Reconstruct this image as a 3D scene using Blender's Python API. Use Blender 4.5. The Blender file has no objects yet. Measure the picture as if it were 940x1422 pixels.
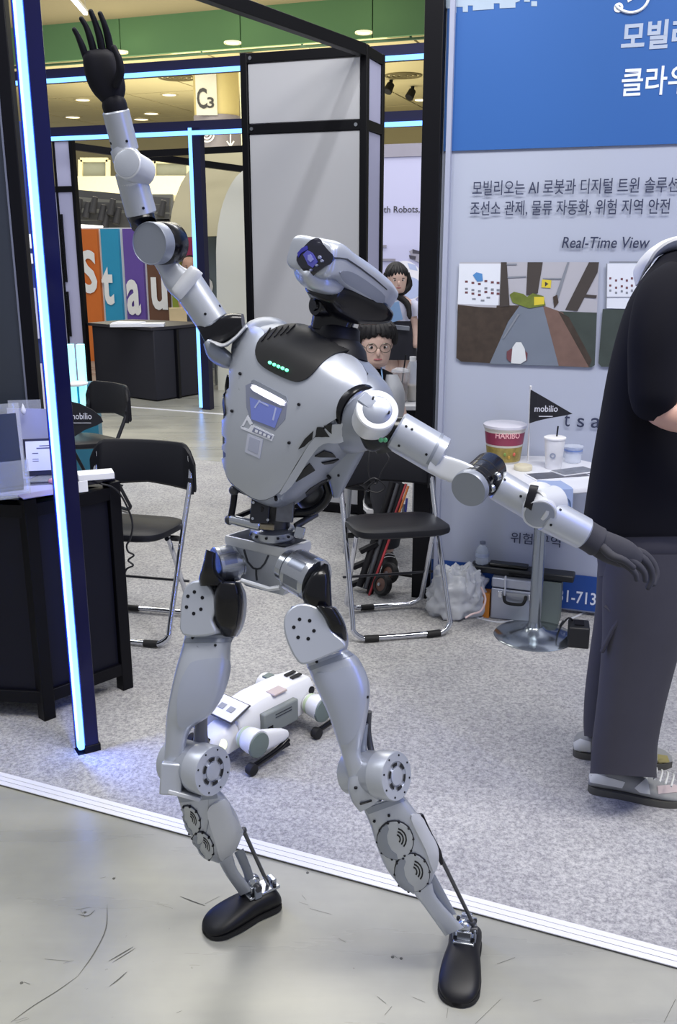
import bpy, bmesh, math, random
from math import sin, cos, tan, pi, radians, sqrt, atan2
from mathutils import Vector, Matrix, Quaternion
from mathutils.bvhtree import BVHTree
from mathutils.geometry import delaunay_2d_cdt
random.seed(7)
SC = bpy.context.scene
COL = SC.collection
# ------------------------------------------------------------------ camera
F_PX, PITCH, CAM_H = 1300.0, radians(16.0), 1.6
cam_data = bpy.data.cameras.new('camera')
cam_data.sensor_fit = 'VERTICAL'; cam_data.sensor_height = 24.0
cam_data.lens = 24.0 * F_PX / 1422.0
cam_data.clip_end = 200
cam = bpy.data.objects.new('camera', cam_data); COL.objects.link(cam)
cam.location = (0, 0, CAM_H); cam.rotation_euler = (radians(90) - PITCH, 0, 0)
SC.camera = cam
# ------------------------------------------------------------------ exposure, world, lights
SC.view_settings.view_transform = 'Standard'; SC.view_settings.look = 'None'
SC.view_settings.exposure = 0.0; SC.view_settings.gamma = 1.0
SC.view_settings.use_curve_mapping = False
w = bpy.data.worlds.new('hall_air'); SC.world = w; w.use_nodes = True
w.node_tree.nodes['Background'].inputs[0].default_value = (0.9, 0.93, 1.0, 1)
w.node_tree.nodes['Background'].inputs[1].default_value = 0.40
def area(name, loc, target, size, energy, color=(1, 1, 1), sy=None):
    d = bpy.data.lights.new(name, 'AREA'); d.energy = energy; d.color = color
    d.shape = 'RECTANGLE'; d.size = size; d.size_y = sy or size
    o = bpy.data.objects.new(name, d); COL.objects.link(o); o.location = loc
    o.rotation_euler = (Vector(target) - Vector(loc)).to_track_quat('-Z', 'Y').to_euler()
    return o
area('hall_lamp_bank_front', (0.5, 0.7, 5.5), (0.2, 2.0, 0.3), 1.8, 175, (1.0, 0.97, 0.93))
area('hall_lamp_bank_left', (-3.2, 2.6, 5.6), (-0.3, 2.4, 0.5), 2.2, 90, (0.93, 0.96, 1.0))
area('hall_lamp_bank_right', (2.3, 1.0, 4.8), (0.3, 2.0, 1.0), 1.0, 120, (1.0, 0.97, 0.92))
area('hall_lamp_bank_far', (-1.5, 8.0, 5.8), (-1.5, 8.5, 0), 4.0, 260, (1.0, 0.96, 0.86))
area('hall_lamp_bank_distant', (-3.0, 19.0, 5.7), (-3, 19, 0), 8.0, 900, (1.0, 0.93, 0.72))
area('added_ceiling_fill_distant', (-3.0, 24.0, 2.6), (-3.0, 24.2, 6), 9.0, 700, (1.0, 0.94, 0.74))  # unseen fill light added to brighten the distant ceiling
area('added_blue_tint_light', (1.7, 0.7, 1.7), (0.2, 1.9, 1.0), .05, 11, (.12, .22, 1.0), sy=2.4)  # unseen blue light added to tint the robot's front faces
area('hall_lamp_bank_right_far', (1.2, 6.6, 5.0), (0.8, 6.8, 0.6), 1.6, 70, (0.97, 0.97, 1.0))
# ------------------------------------------------------------------ pixel <-> world
FWD = Vector((0, cos(PITCH), -sin(PITCH))); UPC = Vector((0, sin(PITCH), cos(PITCH)))
RT = Vector((1, 0, 0)); CAMP = Vector((0, 0, CAM_H))
def ray(px, py):
    return FWD + RT * ((px - 470) / F_PX) + UPC * ((711 - py) / F_PX)
def P(px, py, Y):                                   # point at world depth Y
    r = ray(px, py); return CAMP + r * (Y / r.y)
def GR(px, py, z=0.0):                              # point at height z
    r = ray(px, py); return CAMP + r * ((z - CAM_H) / r.z)
def MPP(p): return (p - CAMP).dot(FWD) / F_PX       # metres per pixel at p
def V(r, u, t): return (RT * r + UPC * u - FWD * t).normalized()
YAW = radians(19.5)                                 # the hall's grid is turned by this much
HU = Vector((cos(YAW), -sin(YAW), 0)); HV = Vector((sin(YAW), cos(YAW), 0))
def on_plane(px, py, A, n=HV):
    r = ray(px, py); return CAMP + r * ((A - CAMP).dot(n) / r.dot(n))
# ------------------------------------------------------------------ materials
def lin(c):
    if isinstance(c, str):
        c = [int(c[i:i + 2], 16) / 255 for i in (0, 2, 4)]
    return tuple(x / 12.92 if x <= .04045 else ((x + .055) / 1.055) ** 2.4 for x in c)
_M = {}
def mat(name, hexc, rough=.5, metal=0.0, var=.06, vscale=14, bump=0.0, bscale=60, emit=None, es=0.0, alpha=None, trans=0.0, coat=0.0, spec=.5):
    if name in _M: return _M[name]
    m = bpy.data.materials.new(name); m.use_nodes = True
    nt = m.node_tree; b = nt.nodes['Principled BSDF']
    c = lin(hexc)
    tc = nt.nodes.new('ShaderNodeTexCoord'); no = nt.nodes.new('ShaderNodeTexNoise')
    no.inputs['Scale'].default_value = vscale; no.inputs['Detail'].default_value = 4
    nt.links.new(tc.outputs['Object'], no.inputs['Vector'])
    mx = nt.nodes.new('ShaderNodeMix'); mx.data_type = 'RGBA'
    mx.inputs[6].default_value = (*[x * (1 - var) for x in c], 1)
    mx.inputs[7].default_value = (*[min(1, x * (1 + var)) for x in c], 1)
    nt.links.new(no.outputs['Fac'], mx.inputs[0]); nt.links.new(mx.outputs[2], b.inputs['Base Color'])
    b.inputs['Roughness'].default_value = rough; b.inputs['Metallic'].default_value = metal
    b.inputs['Specular IOR Level'].default_value = spec
    if coat: b.inputs['Coat Weight'].default_value = coat; b.inputs['Coat Roughness'].default_value = .12
    if trans: b.inputs['Transmission Weight'].default_value = trans; b.inputs['IOR'].default_value = 1.2
    if alpha is not None: b.inputs['Alpha'].default_value = alpha
    if emit:
        b.inputs['Emission Color'].default_value = (*(lin(emit) if isinstance(emit, str) else emit), 1)
        b.inputs['Emission Strength'].default_value = es
    if bump:
        n2 = nt.nodes.new('ShaderNodeTexNoise'); n2.inputs['Scale'].default_value = bscale
        nt.links.new(tc.outputs['Object'], n2.inputs['Vector'])
        bp = nt.nodes.new('ShaderNodeBump'); bp.inputs['Strength'].default_value = bump
        nt.links.new(n2.outputs['Fac'], bp.inputs['Height']); nt.links.new(bp.outputs['Normal'], b.inputs['Normal'])
    _M[name] = m; return m
# ------------------------------------------------------------------ mesh builder
class MB:
    def __init__(s, M=None): s.v = []; s.f = []; s.mi = []; s.k = 0; s.M = M or Matrix()
    def add(s, vs, fs):
        o = len(s.v); s.v += [s.M @ Vector(v) for v in vs]
        s.f += [[i + o for i in f] for f in fs]; s.mi += [s.k] * len(fs); return s
    def frame_box(s, c, ex, ey, ez, sx, sy, sz):
        c = Vector(c); ex, ey, ez = Vector(ex) * sx / 2, Vector(ey) * sy / 2, Vector(ez) * sz / 2
        vs = [c + ex * a + ey * b + ez * d for a in (-1, 1) for b in (-1, 1) for d in (-1, 1)]
        return s.add(vs, [(0, 1, 3, 2), (4, 6, 7, 5), (0, 4, 5, 1), (2, 3, 7, 6), (0, 2, 6, 4), (1, 5, 7, 3)])
    def box(s, c, sz, rz=0):
        R = Matrix.Rotation(rz, 3, 'Z')
        return s.frame_box(c, R @ Vector((1, 0, 0)), R @ Vector((0, 1, 0)), (0, 0, 1), *sz)
    def bar(s, a, b, wd, ht, up=(0, 0, 1)):
        a, b = Vector(a), Vector(b); t = (b - a).normalized(); up = Vector(up)
        sd = t.cross(up)
        if sd.length < 1e-4: sd = t.cross(Vector((0, 1, 0)))
        sd.normalize(); u2 = sd.cross(t)
        return s.frame_box((a + b) / 2, t, sd, u2, (b - a).length, wd, ht)
    def loft(s, rings, caps=(True, True), closed=True):
        n = len(rings[0]); vs = [p for r in rings for p in r]; fs = []
        m = n if closed else n - 1
        for i in range(len(rings) - 1):
            for j in range(m):
                a = i * n + j; b = i * n + (j + 1) % n
                fs.append((a, b, b + n, a + n))
        if caps[0]: fs.append(tuple(range(n - 1, -1, -1)))
        if caps[1]: fs.append(tuple(range((len(rings) - 1) * n, len(rings) * n)))
        return s.add(vs, fs)
    def lathe(s, prof, o, ax, n=28, caps=(True, True), squash=None):
        # prof: (radius, distance along the axis)
        ax = Vector(ax).normalized(); o = Vector(o)
        e1 = ax.cross(Vector((0, 0, 1)))
        if e1.length < 1e-3: e1 = Vector((1, 0, 0))
        e1.normalize(); e2 = ax.cross(e1)
        rings = [[o + ax * t + (e1 * cos(2 * pi * j / n) + e2 * sin(2 * pi * j / n)) * max(r, 1e-5) for j in range(n)] for r, t in prof]
        return s.loft(rings, caps)
    def cyl(s, a, b, r0, r1=None, n=24, bev=0.0):
        a, b = Vector(a), Vector(b); L = (b - a).length; r1 = r0 if r1 is None else r1
        if bev: pr = [(r0 - bev, 0), (r0, bev), (r1, L - bev), (r1 - bev, L)]
        else: pr = [(r0, 0), (r1, L)]
        return s.lathe(pr, a, b - a, n)
    def tube(s, pts, r, n=10, closed=False, smooth=0):
        pts = [Vector(p) for p in pts]
        if smooth: pts = crv(pts, smooth, closed)
        rings = []; nv = None
        for i, p in enumerate(pts):
            a = pts[i - 1] if (i or closed) else p; b = pts[(i + 1) % len(pts)] if (i < len(pts) - 1 or closed) else p
            t = (b - a).normalized()
            if nv is None:
                nv = t.cross(Vector((0.13, 0.21, 1)))
                if nv.length < 1e-3: nv = Vector((1, 0, 0))
            nv = (nv - t * nv.dot(t)).normalized(); bv = t.cross(nv)
            rr = r[i * (len(r) - 1) // max(1, len(pts) - 1)] if isinstance(r, (list, tuple)) else r
            rings.append([p + (nv * cos(2 * pi * j / n) + bv * sin(2 * pi * j / n)) * rr for j in range(n)])
        if closed: rings.append(rings[0]); return s.loft(rings, (False, False))
        return s.loft(rings)
    def ell(s, c, r, R=None, n=20, m=12, sub=None):
        c = Vector(c); R = R or Matrix.Identity(3); r = (r, r, r) if isinstance(r, (int, float)) else r
        rings = []
        for i in range(1, m):
            a = pi * i / m - pi / 2
            rings.append([c + R @ Vector((r[0] * cos(a) * cos(2 * pi * j / n), r[1] * cos(a) * sin(2 * pi * j / n), r[2] * sin(a))) for j in range(n)])
        return s.loft(rings)
    def prism(s, poly, o, ex, ey, ez, d):
        # polygon (x, y) in the frame ex, ey, pushed d along ez
        o, ex, ey, ez = Vector(o), Vector(ex), Vector(ey), Vector(ez); n = len(poly)
        lo = [o + ex * x + ey * y for x, y in poly]; hi = [p + ez * d for p in lo]
        return s.add(lo + hi, [tuple(range(n))[::-1], tuple(range(n, 2 * n))] + [(i, (i + 1) % n, n + (i + 1) % n, n + i) for i in range(n)])
    def mesh(s, me, M):
        return s.add([M @ v.co for v in me.vertices], [list(p.vertices) for p in me.polygons])
    def build(s, name, m, parent=None, bev=0.0, ang=38, label=None, kind=None, flat=False):
        me = bpy.data.meshes.new(name); off = wloc(parent)
        base = Vector((0, 0, 0))
        if parent is None and s.v:
            xs = [v.x for v in s.v]; ys = [v.y for v in s.v]; zs = [v.z for v in s.v]
            base = Vector(((min(xs) + max(xs)) / 2, (min(ys) + max(ys)) / 2, min(zs)))
        me.from_pydata([tuple(v - off - base) for v in s.v], [], s.f)
        ms = m if isinstance(m, (list, tuple)) else [m]
        for x in ms: me.materials.append(x)
        me.polygons.foreach_set('material_index', [min(i, len(ms) - 1) for i in s.mi])
        b = bmesh.new(); b.from_mesh(me); bmesh.ops.recalc_face_normals(b, faces=b.faces); b.to_mesh(me); b.free()
        if not flat:
            me.polygons.foreach_set('use_smooth', [True] * len(me.polygons)); me.set_sharp_from_angle(angle=radians(ang))
        me.update()
        o = bpy.data.objects.new(name, me); COL.objects.link(o)
        o.location = base
        if parent is not None: o.parent = parent
        if bev:
            md = o.modifiers.new('bevel', 'BEVEL'); md.width = bev; md.segments = 2; md.limit_method = 'ANGLE'; md.angle_limit = radians(40)
        if label: o['label'] = label
        if kind: o['kind'] = kind
        return o
    def bvh(s): return BVHTree.FromPolygons([tuple(v) for v in s.v], [list(f) for f in s.f])
def wloc(p):
    v = Vector((0, 0, 0))
    while p is not None: v = v + p.location; p = p.parent
    return v
def thing(name, label, cat, loc, group=None):
    o = bpy.data.objects.new(name, None); COL.objects.link(o); o.location = loc; o.empty_display_size = .05
    o['label'] = label; o['category'] = cat
    if group: o['group'] = group
    return o
def tag(o, label, cat, group=None):
    o['label'] = label; o['category'] = cat
    if group: o['group'] = group
    return o
def crv(pts, sub=6, closed=False):
    # Catmull-Rom through tuples or vectors
    pts = [Vector(p) for p in pts]; n = len(pts); out = []
    for i in range(n if closed else n - 1):
        p1, p2 = pts[i], pts[(i + 1) % n]
        p0 = pts[i - 1] if (i or closed) else p1 * 2 - p2
        p3 = pts[(i + 2) % n] if (i + 2 < n or closed) else p2 * 2 - p1
        for k in range(sub):
            t = k / sub
            out.append(.5 * ((2 * p1) + (p2 - p0) * t + (2 * p0 - 5 * p1 + 4 * p2 - p3) * t * t + (3 * p1 - p0 - 3 * p2 + p3) * t ** 3))
    if not closed: out.append(pts[-1])
    return out
def sup(a, n): return math.copysign(abs(cos(a)) ** (2 / n), cos(a)), math.copysign(abs(sin(a)) ** (2 / n), sin(a))
def limb(mb, pts, n=2.2, N=32, sub=5, dome=(0, 0)):
    # pts: (px, py, Y, half width in px across the picture, half depth in px)
    q = []
    for px, py, Y, r, d in pts:
        c = P(px, py, Y); k = MPP(c); q.append((*c, r * k, d * k))
    class T(tuple): pass
    vs = [Vector(x[:3]) for x in q]; rr = [Vector((x[3], x[4], 0)) for x in q]
    cs = crv(vs, sub) if sub > 1 else vs; rs = crv(rr, sub) if sub > 1 else rr
    rings = []
    for i, c in enumerate(cs):
        t = (cs[min(i + 1, len(cs) - 1)] - cs[max(i - 1, 0)]).normalized()
        to = (CAMP - c).normalized(); sd = to.cross(t).normalized(); dp = t.cross(sd)
        rings.append((c, t, sd, dp, max(rs[i].x, 1e-4), max(rs[i].y, 1e-4)))
    def mk(c, sd, dp, a, b): return [c + sd * a * sup(2 * pi * j / N, n)[0] + dp * b * sup(2 * pi * j / N, n)[1] for j in range(N)]
    out = []
    c, t, sd, dp, a, b = rings[0]
    if dome[0]:
        for k in (.05, .4, .75, .93): out.append(mk(c - t * dome[0] * min(a, b) * sqrt(1 - k * k), sd, dp, a * k, b * k))
    for c, t, sd, dp, a, b in rings: out.append(mk(c, sd, dp, a, b))
    if dome[1]:
        for k in (.93, .75, .4, .05): out.append(mk(c + t * dome[1] * min(a, b) * sqrt(1 - k * k), sd, dp, a * k, b * k))
    mb.loft(out); return mb
def patch(mb, poly, bvh, off=.002, thick=.002, res=4.0, smooth=0):
    # a thin raised piece following a real surface; poly = its outline on that surface, seen from the camera side
    if smooth: poly = [tuple(p[:2]) for p in crv([(x, y, 0) for x, y in poly], smooth, True)]
    n = len(poly); pts = [Vector((x, y)) for x, y in poly]
    # densify the border
    b2 = []
    for i in range(n):
        a, b = pts[i], pts[(i + 1) % n]; k = max(1, int((b - a).length / res))
        b2 += [a.lerp(b, j / k) for j in range(k)]
    def inside(p):
        c = False; j = len(b2) - 1
        for i in range(len(b2)):
            if (b2[i].y > p.y) != (b2[j].y > p.y) and p.x < (b2[j].x - b2[i].x) * (p.y - b2[i].y) / (b2[j].y - b2[i].y) + b2[i].x: c = not c
            j = i
        return c
    xs = [p.x for p in b2]; ys = [p.y for p in b2]; extra = []
    y = min(ys) + res * .5
    while y < max(ys):
        x = min(xs) + res * .5
        while x < max(xs):
            p = Vector((x, y))
            if inside(p) and min((p - q).length for q in b2) > res * .5: extra.append(p)
            x += res
        y += res
    vs, es, fs, *_ = delaunay_2d_cdt(b2 + extra, [], [list(range(len(b2)))], 1, 1e-4)
    top = []; bot = []; last = None
    for v in vs:
        r = ray(v.x, v.y).normalized(); loc, nor, _, _ = bvh.ray_cast(CAMP, r)
        if loc is None:
            loc, nor, _, d = bvh.find_nearest(CAMP + r * ((last - CAMP).length if last else 1.95))
        if nor.dot(r) > 0: nor = -nor
        last = loc; top.append(loc + nor * off); bot.append(loc + nor * (off - thick))
    k = len(vs); faces = [list(f) for f in fs] + [[i + k for i in reversed(f)] for f in fs]
    cnt = {}
    for f in fs:
        for i in range(len(f)):
            e = (f[i], f[(i + 1) % len(f)]); cnt[e] = cnt.get(e, 0) + 1
    for (a, b) in cnt:
        if (b, a) not in cnt: faces.append([b, a, a + k, b + k])
    mb.add(top + bot, faces); return mb
def dot(mb, px, py, bvh, r_px, h=.0015, n=12, sink=.001):
    r = ray(px, py).normalized(); loc, nor, _, _ = bvh.ray_cast(CAMP, r)
    if loc is None: return mb
    if nor.dot(r) > 0: nor = -nor
    k = MPP(loc); mb.lathe([(r_px * k, -sink), (r_px * k, h), (r_px * k * .8, h * 1.15)], loc, nor, n); return mb
# ------------------------------------------------------------------ flat lettering
_TX = {}
def text_mesh(t, offset=0.0, shear=0.0):
    k = (t, offset, shear)
    if k in _TX: return _TX[k]
    c = bpy.data.curves.new('lettering', 'FONT'); c.body = t; c.size = 1; c.offset = offset; c.shear = shear
    c.resolution_u = 3
    o = bpy.data.objects.new('lettering', c); COL.objects.link(o)
    dg = bpy.context.evaluated_depsgraph_get(); dg.update()
    me = bpy.data.meshes.new_from_object(o.evaluated_get(dg))
    bpy.data.objects.remove(o); bpy.data.curves.remove(c)
    _TX[k] = me; return me
def lettering(mb, t, o, ex, ey, wid, hei, nrm, lift=.001, offset=0.0, shear=0.0):
    # the words t, their ink stretched to wid x hei with the lower left corner at o
    me = text_mesh(t, offset, shear); o, ex, ey, nrm = map(Vector, (o, ex, ey, nrm))
    xs = [v.co.x for v in me.vertices]; ys = [v.co.y for v in me.vertices]
    if not xs: return mb
    x0, x1, y0, y1 = min(xs), max(xs), min(ys), max(ys)
    return mb.add([o + ex * ((v.co.x - x0) / (x1 - x0) * wid) + ey * ((v.co.y - y0) / (y1 - y0) * hei) + nrm * lift for v in me.vertices],
                  [list(p.vertices) for p in me.polygons])
# ------------------------------------------------------------------ shared materials
black = mat('black_frame_metal', '06060d', .45, 0, spec=.2)
black_matt = mat('black_matt', '0d0d13', .6, spec=.25)
white_panel = mat('white_panel', 'b9bac0', .5, var=.02, vscale=2)
lilac_panel = mat('pale_lilac_panel', 'c3c4e6', .5, var=.02, vscale=2)
led = mat('led_diffuser', '0c1c28', .5, emit=(.22, .68, 2.6), es=2.6)
led_far = mat('led_diffuser_far', '0c1c28', .5, emit=(.3, .8, 2.2), es=1.5)
chrome = mat('chrome_tube', 'd5d8e2', .14, 1.0, var=.02)
steel = mat('brushed_steel', 'a9adb5', .3, .9, var=.05)
white_plain = mat('white_plain', 'e4e4e8', .5, var=.02)
paper = mat('white_paper', 'e6e8f0', .6, var=.02)
screwm = mat('dark_screw', '15161c', .4, .5)
# ------------------------------------------------------------------ floor
def floor_mat():
    m = bpy.data.materials.new('polished_concrete'); m.use_nodes = True; nt = m.node_tree; b = nt.nodes['Principled BSDF']
    tc = nt.nodes.new('ShaderNodeTexCoord')
    def noise(sc, det, vec=None, rough=.55):
        n = nt.nodes.new('ShaderNodeTexNoise'); n.inputs['Scale'].default_value = sc; n.inputs['Detail'].default_value = det; n.inputs['Roughness'].default_value = rough
        nt.links.new(vec or tc.outputs['Object'], n.inputs['Vector']); return n
    mp = nt.nodes.new('ShaderNodeMapping'); mp.inputs['Rotation'].default_value = (0, 0, YAW); mp.inputs['Scale'].default_value = (.5, 3.5, 1)
    nt.links.new(tc.outputs['Object'], mp.inputs['Vector'])
    a = noise(1.7, 5); s = noise(1.6, 6, mp.outputs[0]); d = noise(38, 3, None, .7)
    r1 = nt.nodes.new('ShaderNodeValToRGB'); e = r1.color_ramp.elements
    e[0].position = .33; e[0].color = (*lin('8f8f87'), 1); e[1].position = .66; e[1].color = (*lin('a9a89d'), 1)
    nt.links.new(a.outputs['Fac'], r1.inputs[0])
    r2 = nt.nodes.new('ShaderNodeValToRGB'); e = r2.color_ramp.elements
    e[0].position = .36; e[0].color = (.86, .865, .89, 1); e[1].position = .58; e[1].color = (1, 1, 1, 1)
    nt.links.new(s.outputs['Fac'], r2.inputs[0])
    r3 = nt.nodes.new('ShaderNodeValToRGB'); e = r3.color_ramp.elements
    e[0].position = .23; e[0].color = (.55, .54, .52, 1); e[1].position = .3; e[1].color = (1, 1, 1, 1)
    nt.links.new(d.outputs['Fac'], r3.inputs[0])
    def mul(x, y):
        k = nt.nodes.new('ShaderNodeMix'); k.data_type = 'RGBA'; k.blend_type = 'MULTIPLY'; k.inputs[0].default_value = 1
        nt.links.new(x, k.inputs[6]); nt.links.new(y, k.inputs[7]); return k.outputs[2]
    nt.links.new(mul(mul(r1.outputs[0], r2.outputs[0]), r3.outputs[0]), b.inputs['Base Color'])
    rr = nt.nodes.new('ShaderNodeMapRange'); rr.inputs['To Min'].default_value = .2; rr.inputs['To Max'].default_value = .38
    nt.links.new(s.outputs['Fac'], rr.inputs[0]); nt.links.new(rr.outputs[0], b.inputs['Roughness'])
    return m
def carpet_mat():
    m = bpy.data.materials.new('grey_needle_carpet'); m.use_nodes = True; nt = m.node_tree; b = nt.nodes['Principled BSDF']
    tc = nt.nodes.new('ShaderNodeTexCoord')
    def noise(sc, det, ro=.6):
        n = nt.nodes.new('ShaderNodeTexNoise'); n.inputs['Scale'].default_value = sc; n.inputs['Detail'].default_value = det; n.inputs['Roughness'].default_value = ro
        nt.links.new(tc.outputs['Object'], n.inputs['Vector']); return n
    f = noise(95, 5, .75); g = noise(3.2, 4)
    r1 = nt.nodes.new('ShaderNodeValToRGB'); e = r1.color_ramp.elements
    e[0].position = .34; e[0].color = (*lin('818185'), 1); e[1].position = .64; e[1].color = (*lin('c3c2c1'), 1)
    nt.links.new(f.outputs['Fac'], r1.inputs[0])
    r2 = nt.nodes.new('ShaderNodeValToRGB'); e = r2.color_ramp.elements
    e[0].position = .35; e[0].color = (.86, .86, .88, 1); e[1].position = .65; e[1].color = (1, 1, 1, 1)
    nt.links.new(g.outputs['Fac'], r2.inputs[0])
    k = nt.nodes.new('ShaderNodeMix'); k.data_type = 'RGBA'; k.blend_type = 'MULTIPLY'; k.inputs[0].default_value = 1
    nt.links.new(r1.outputs[0], k.inputs[6]); nt.links.new(r2.outputs[0], k.inputs[7]); nt.links.new(k.outputs[2], b.inputs['Base Color'])
    b.inputs['Roughness'].default_value = .95; b.inputs['Specular IOR Level'].default_value = .15
    bp = nt.nodes.new('ShaderNodeBump'); bp.inputs['Strength'].default_value = .35; bp.inputs['Distance'].default_value = .01
    nt.links.new(f.outputs['Fac'], bp.inputs['Height']); nt.links.new(bp.outputs['Normal'], b.inputs['Normal'])
    return m
fm = MB(); fm.add([(-14, -2, 0), (10, -2, 0), (10, 36, 0), (-14, 36, 0)], [(0, 1, 2, 3)])
floor = fm.build('floor', floor_mat(), kind='structure')
La, Lb = GR(0, 1083), GR(940, 1335); LD = (Lb - La).normalized(); LN = Vector((-LD.y, LD.x, 0))
FarA = GR(280, 640)
def line_pt(t): return La + LD * t
# carpet: from the tape line back to the aisle
ca, cb = La - LD * 6, Lb + LD * 5
cm = MB(); cfar = [FarA + HU * 9, FarA - HU * 6]
cm.prism([(p.x, p.y) for p in (ca, cb, cfar[0], cfar[1])], (0, 0, 0.0005), (1, 0, 0), (0, 1, 0), (0, 0, 1), .0045)
cm.build('floor_carpet', carpet_mat(), kind='structure')
tp = MB()
for k in range(3): tp.frame_box((La + Lb) / 2 + LN * (-.019 + .019 * k) + Vector((0, 0, .0062)), LD, LN, (0, 0, 1), 9, .0172, .0022)
tape = tp.build('tape_line', mat('white_floor_tape', 'dcdce0', .45, var=.02))
tag(tape, 'long white tape line stuck along the front edge of the grey carpet', 'tape')
tp = MB(); fa, fb = GR(150, 563), GR(330, 577); fd = (fb - fa).normalized()
tp.frame_box((fa + fb) / 2 + Vector((0, 0, .002)), fd, Vector((-fd.y, fd.x, 0)), (0, 0, 1), 9, .05, .003)
tag(tp.build('tape_line', _M.get('white_floor_tape')), 'distant thin white tape line on the aisle before the black counter', 'tape')
# scuffs on the concrete
sm = MB(); scuff = mat('dark_scuff', '55544e', .7)
def mark(pts, wd=.0016):
    ps = [GR(*p) for p in pts]; ps = crv(ps, 5) if len(ps) > 2 else ps
    L = []; R_ = []
    for i, p in enumerate(ps):
        t = (ps[min(i + 1, len(ps) - 1)] - ps[max(0, i - 1)]).normalized(); n = Vector((-t.y, t.x, 0)); f = min(1, .25 + 3 * min(i, len(ps) - 1 - i) / len(ps))
        L.append(p + n * wd * f + Vector((0, 0, .0008))); R_.append(p - n * wd * f + Vector((0, 0, .0008)))
    for i in range(len(ps) - 1): sm.add([L[i], R_[i], R_[i + 1], L[i + 1]], [(0, 1, 2, 3)])
for m in ([(149, 1256), (147, 1290), (130, 1325), (108, 1356)], [(108, 1356), (80, 1376), (45, 1398), (15, 1420)],
          [(151, 1335), (170, 1324), (185, 1315)], [(156, 1337), (172, 1327), (188, 1317)], [(152, 1370), (165, 1360), (176, 1350)],
          [(250, 1245), (268, 1252), (285, 1258)], [(218, 1255), (240, 1262)], [(285, 1255), (305, 1245)], [(88, 1338), (102, 1334)],
          [(62, 1332), (95, 1335)], [(20, 1418), (38, 1413)], [(22, 1421), (40, 1415)], [(33, 1364), (42, 1367)], [(105, 1264), (125, 1260)],
          [(108, 1270), (122, 1272), (132, 1264)], [(112, 1264), (118, 1274)], [(545, 1326), (552, 1331)], [(524, 1384), (536, 1394)],
          [(534, 1410), (544, 1398)], [(660, 1422), (695, 1388)], [(922, 1420), (938, 1388)], [(740, 1391), (752, 1388)],
          [(470, 1303), (480, 1309)], [(573, 1385), (590, 1392)], [(419, 1243), (425, 1250)], [(415, 1253), (428, 1257)], [(430, 1262), (460, 1270)],
          [(690, 1339), (715, 1330)], [(620, 1414), (622, 1400)], [(245, 1407), (252, 1404)], [(139, 1220), (147, 1218)], [(158, 1222), (161, 1218)]):
    mark(m, .0011 + .0009 * random.random())
for px, py in ((545, 1329), (557, 1331), (158, 1220), (118, 1267), (30, 1365), (427, 1212)):
    c = GR(px, py); sm.lathe([(.004, 0), (.0035, .0012)], c, (0, 0, 1), 8)
sm.build('scuff_marks', scuff, floor, kind='stuff')
# ------------------------------------------------------------------ hall: ceiling, fascia, back wall
ceil_m = mat('ceiling_tile', 'd2c598', .8, var=.1, vscale=.4)
ceil_hi = mat('upper_ceiling', '8b8167', .8, var=.04, vscale=.5)
HZ = 5.7
# lower ceiling begins where the green fascia stands
FA = GR(180, 78, HZ); FB = GR(600, 60, HZ)
fas_d = HU
back_d = 33.0
tile = MB(); c0 = FA - HU * 14
cp = MB(); cp.frame_box(FA + HV * 11 + Vector((0, 0, .12)), HU, HV, (0, 0, 1), 44, 22, .1); ceiling = cp.build('ceiling', mat('ceiling_void', '6f664a', .9), kind='structure')
tmesh = None
for i in range(-5, 6):
    for j in range(0, 9):
        c = FA + HU * (2.4 * i + .6) + HV * (2.4 * j + 1.2)
        if tmesh is None:
            t = MB(); t.frame_box(c, HU, HV, (0, 0, 1), 2.34, 2.34, .04)
            o = t.build('ceiling_tile', ceil_m, ceiling); tmesh = o; t0 = c
        else:
            o = tmesh.copy(); COL.objects.link(o); o.parent = ceiling; o.location = tmesh.location + (c - t0)
cp = MB(); topz = HZ + .78
cp.frame_box(Vector((FA.x, FA.y, topz)) - HV * 2.9 + Vector((0, 0, .05)), HU, HV, (0, 0, 1), 40, 6, .1)
cp.build('ceiling', ceil_hi, kind='structure')
fw = MB(); fw.frame_box(Vector((FA.x, FA.y, HZ + .39)) + HV * .12, HU, HV, (0, 0, 1), 40, .1, .9)
fascia = fw.build('wall_fascia', mat('fascia_backing', '3d5a48', .8), kind='structure')
gp = None
for i in range(-4, 5):
    c = Vector((FA.x, FA.y, HZ + .39)) + HU * (3.0 * i + 1.3)
    if gp is None:
        t = MB(); t.frame_box(c, HU, HV, (0, 0, 1), 2.975, .08, .78); gp = t.build('fascia_panel', mat('green_fascia_panel', '64916a', .6, var=.05, vscale=1), fascia); g0 = c
    else:
        o = gp.copy(); COL.objects.link(o); o.parent = fascia; o.location = gp.location + (c - g0)
BW = FA + HV * 14.0
bw = MB(); bw.frame_box(Vector((BW.x, BW.y, HZ / 2)), HU, HV, (0, 0, 1), 44, .2, HZ)
bw.build('wall_back', mat('cream_back_wall', 'c9bf98', .8, var=.05, vscale=.5), kind='structure')
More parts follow.
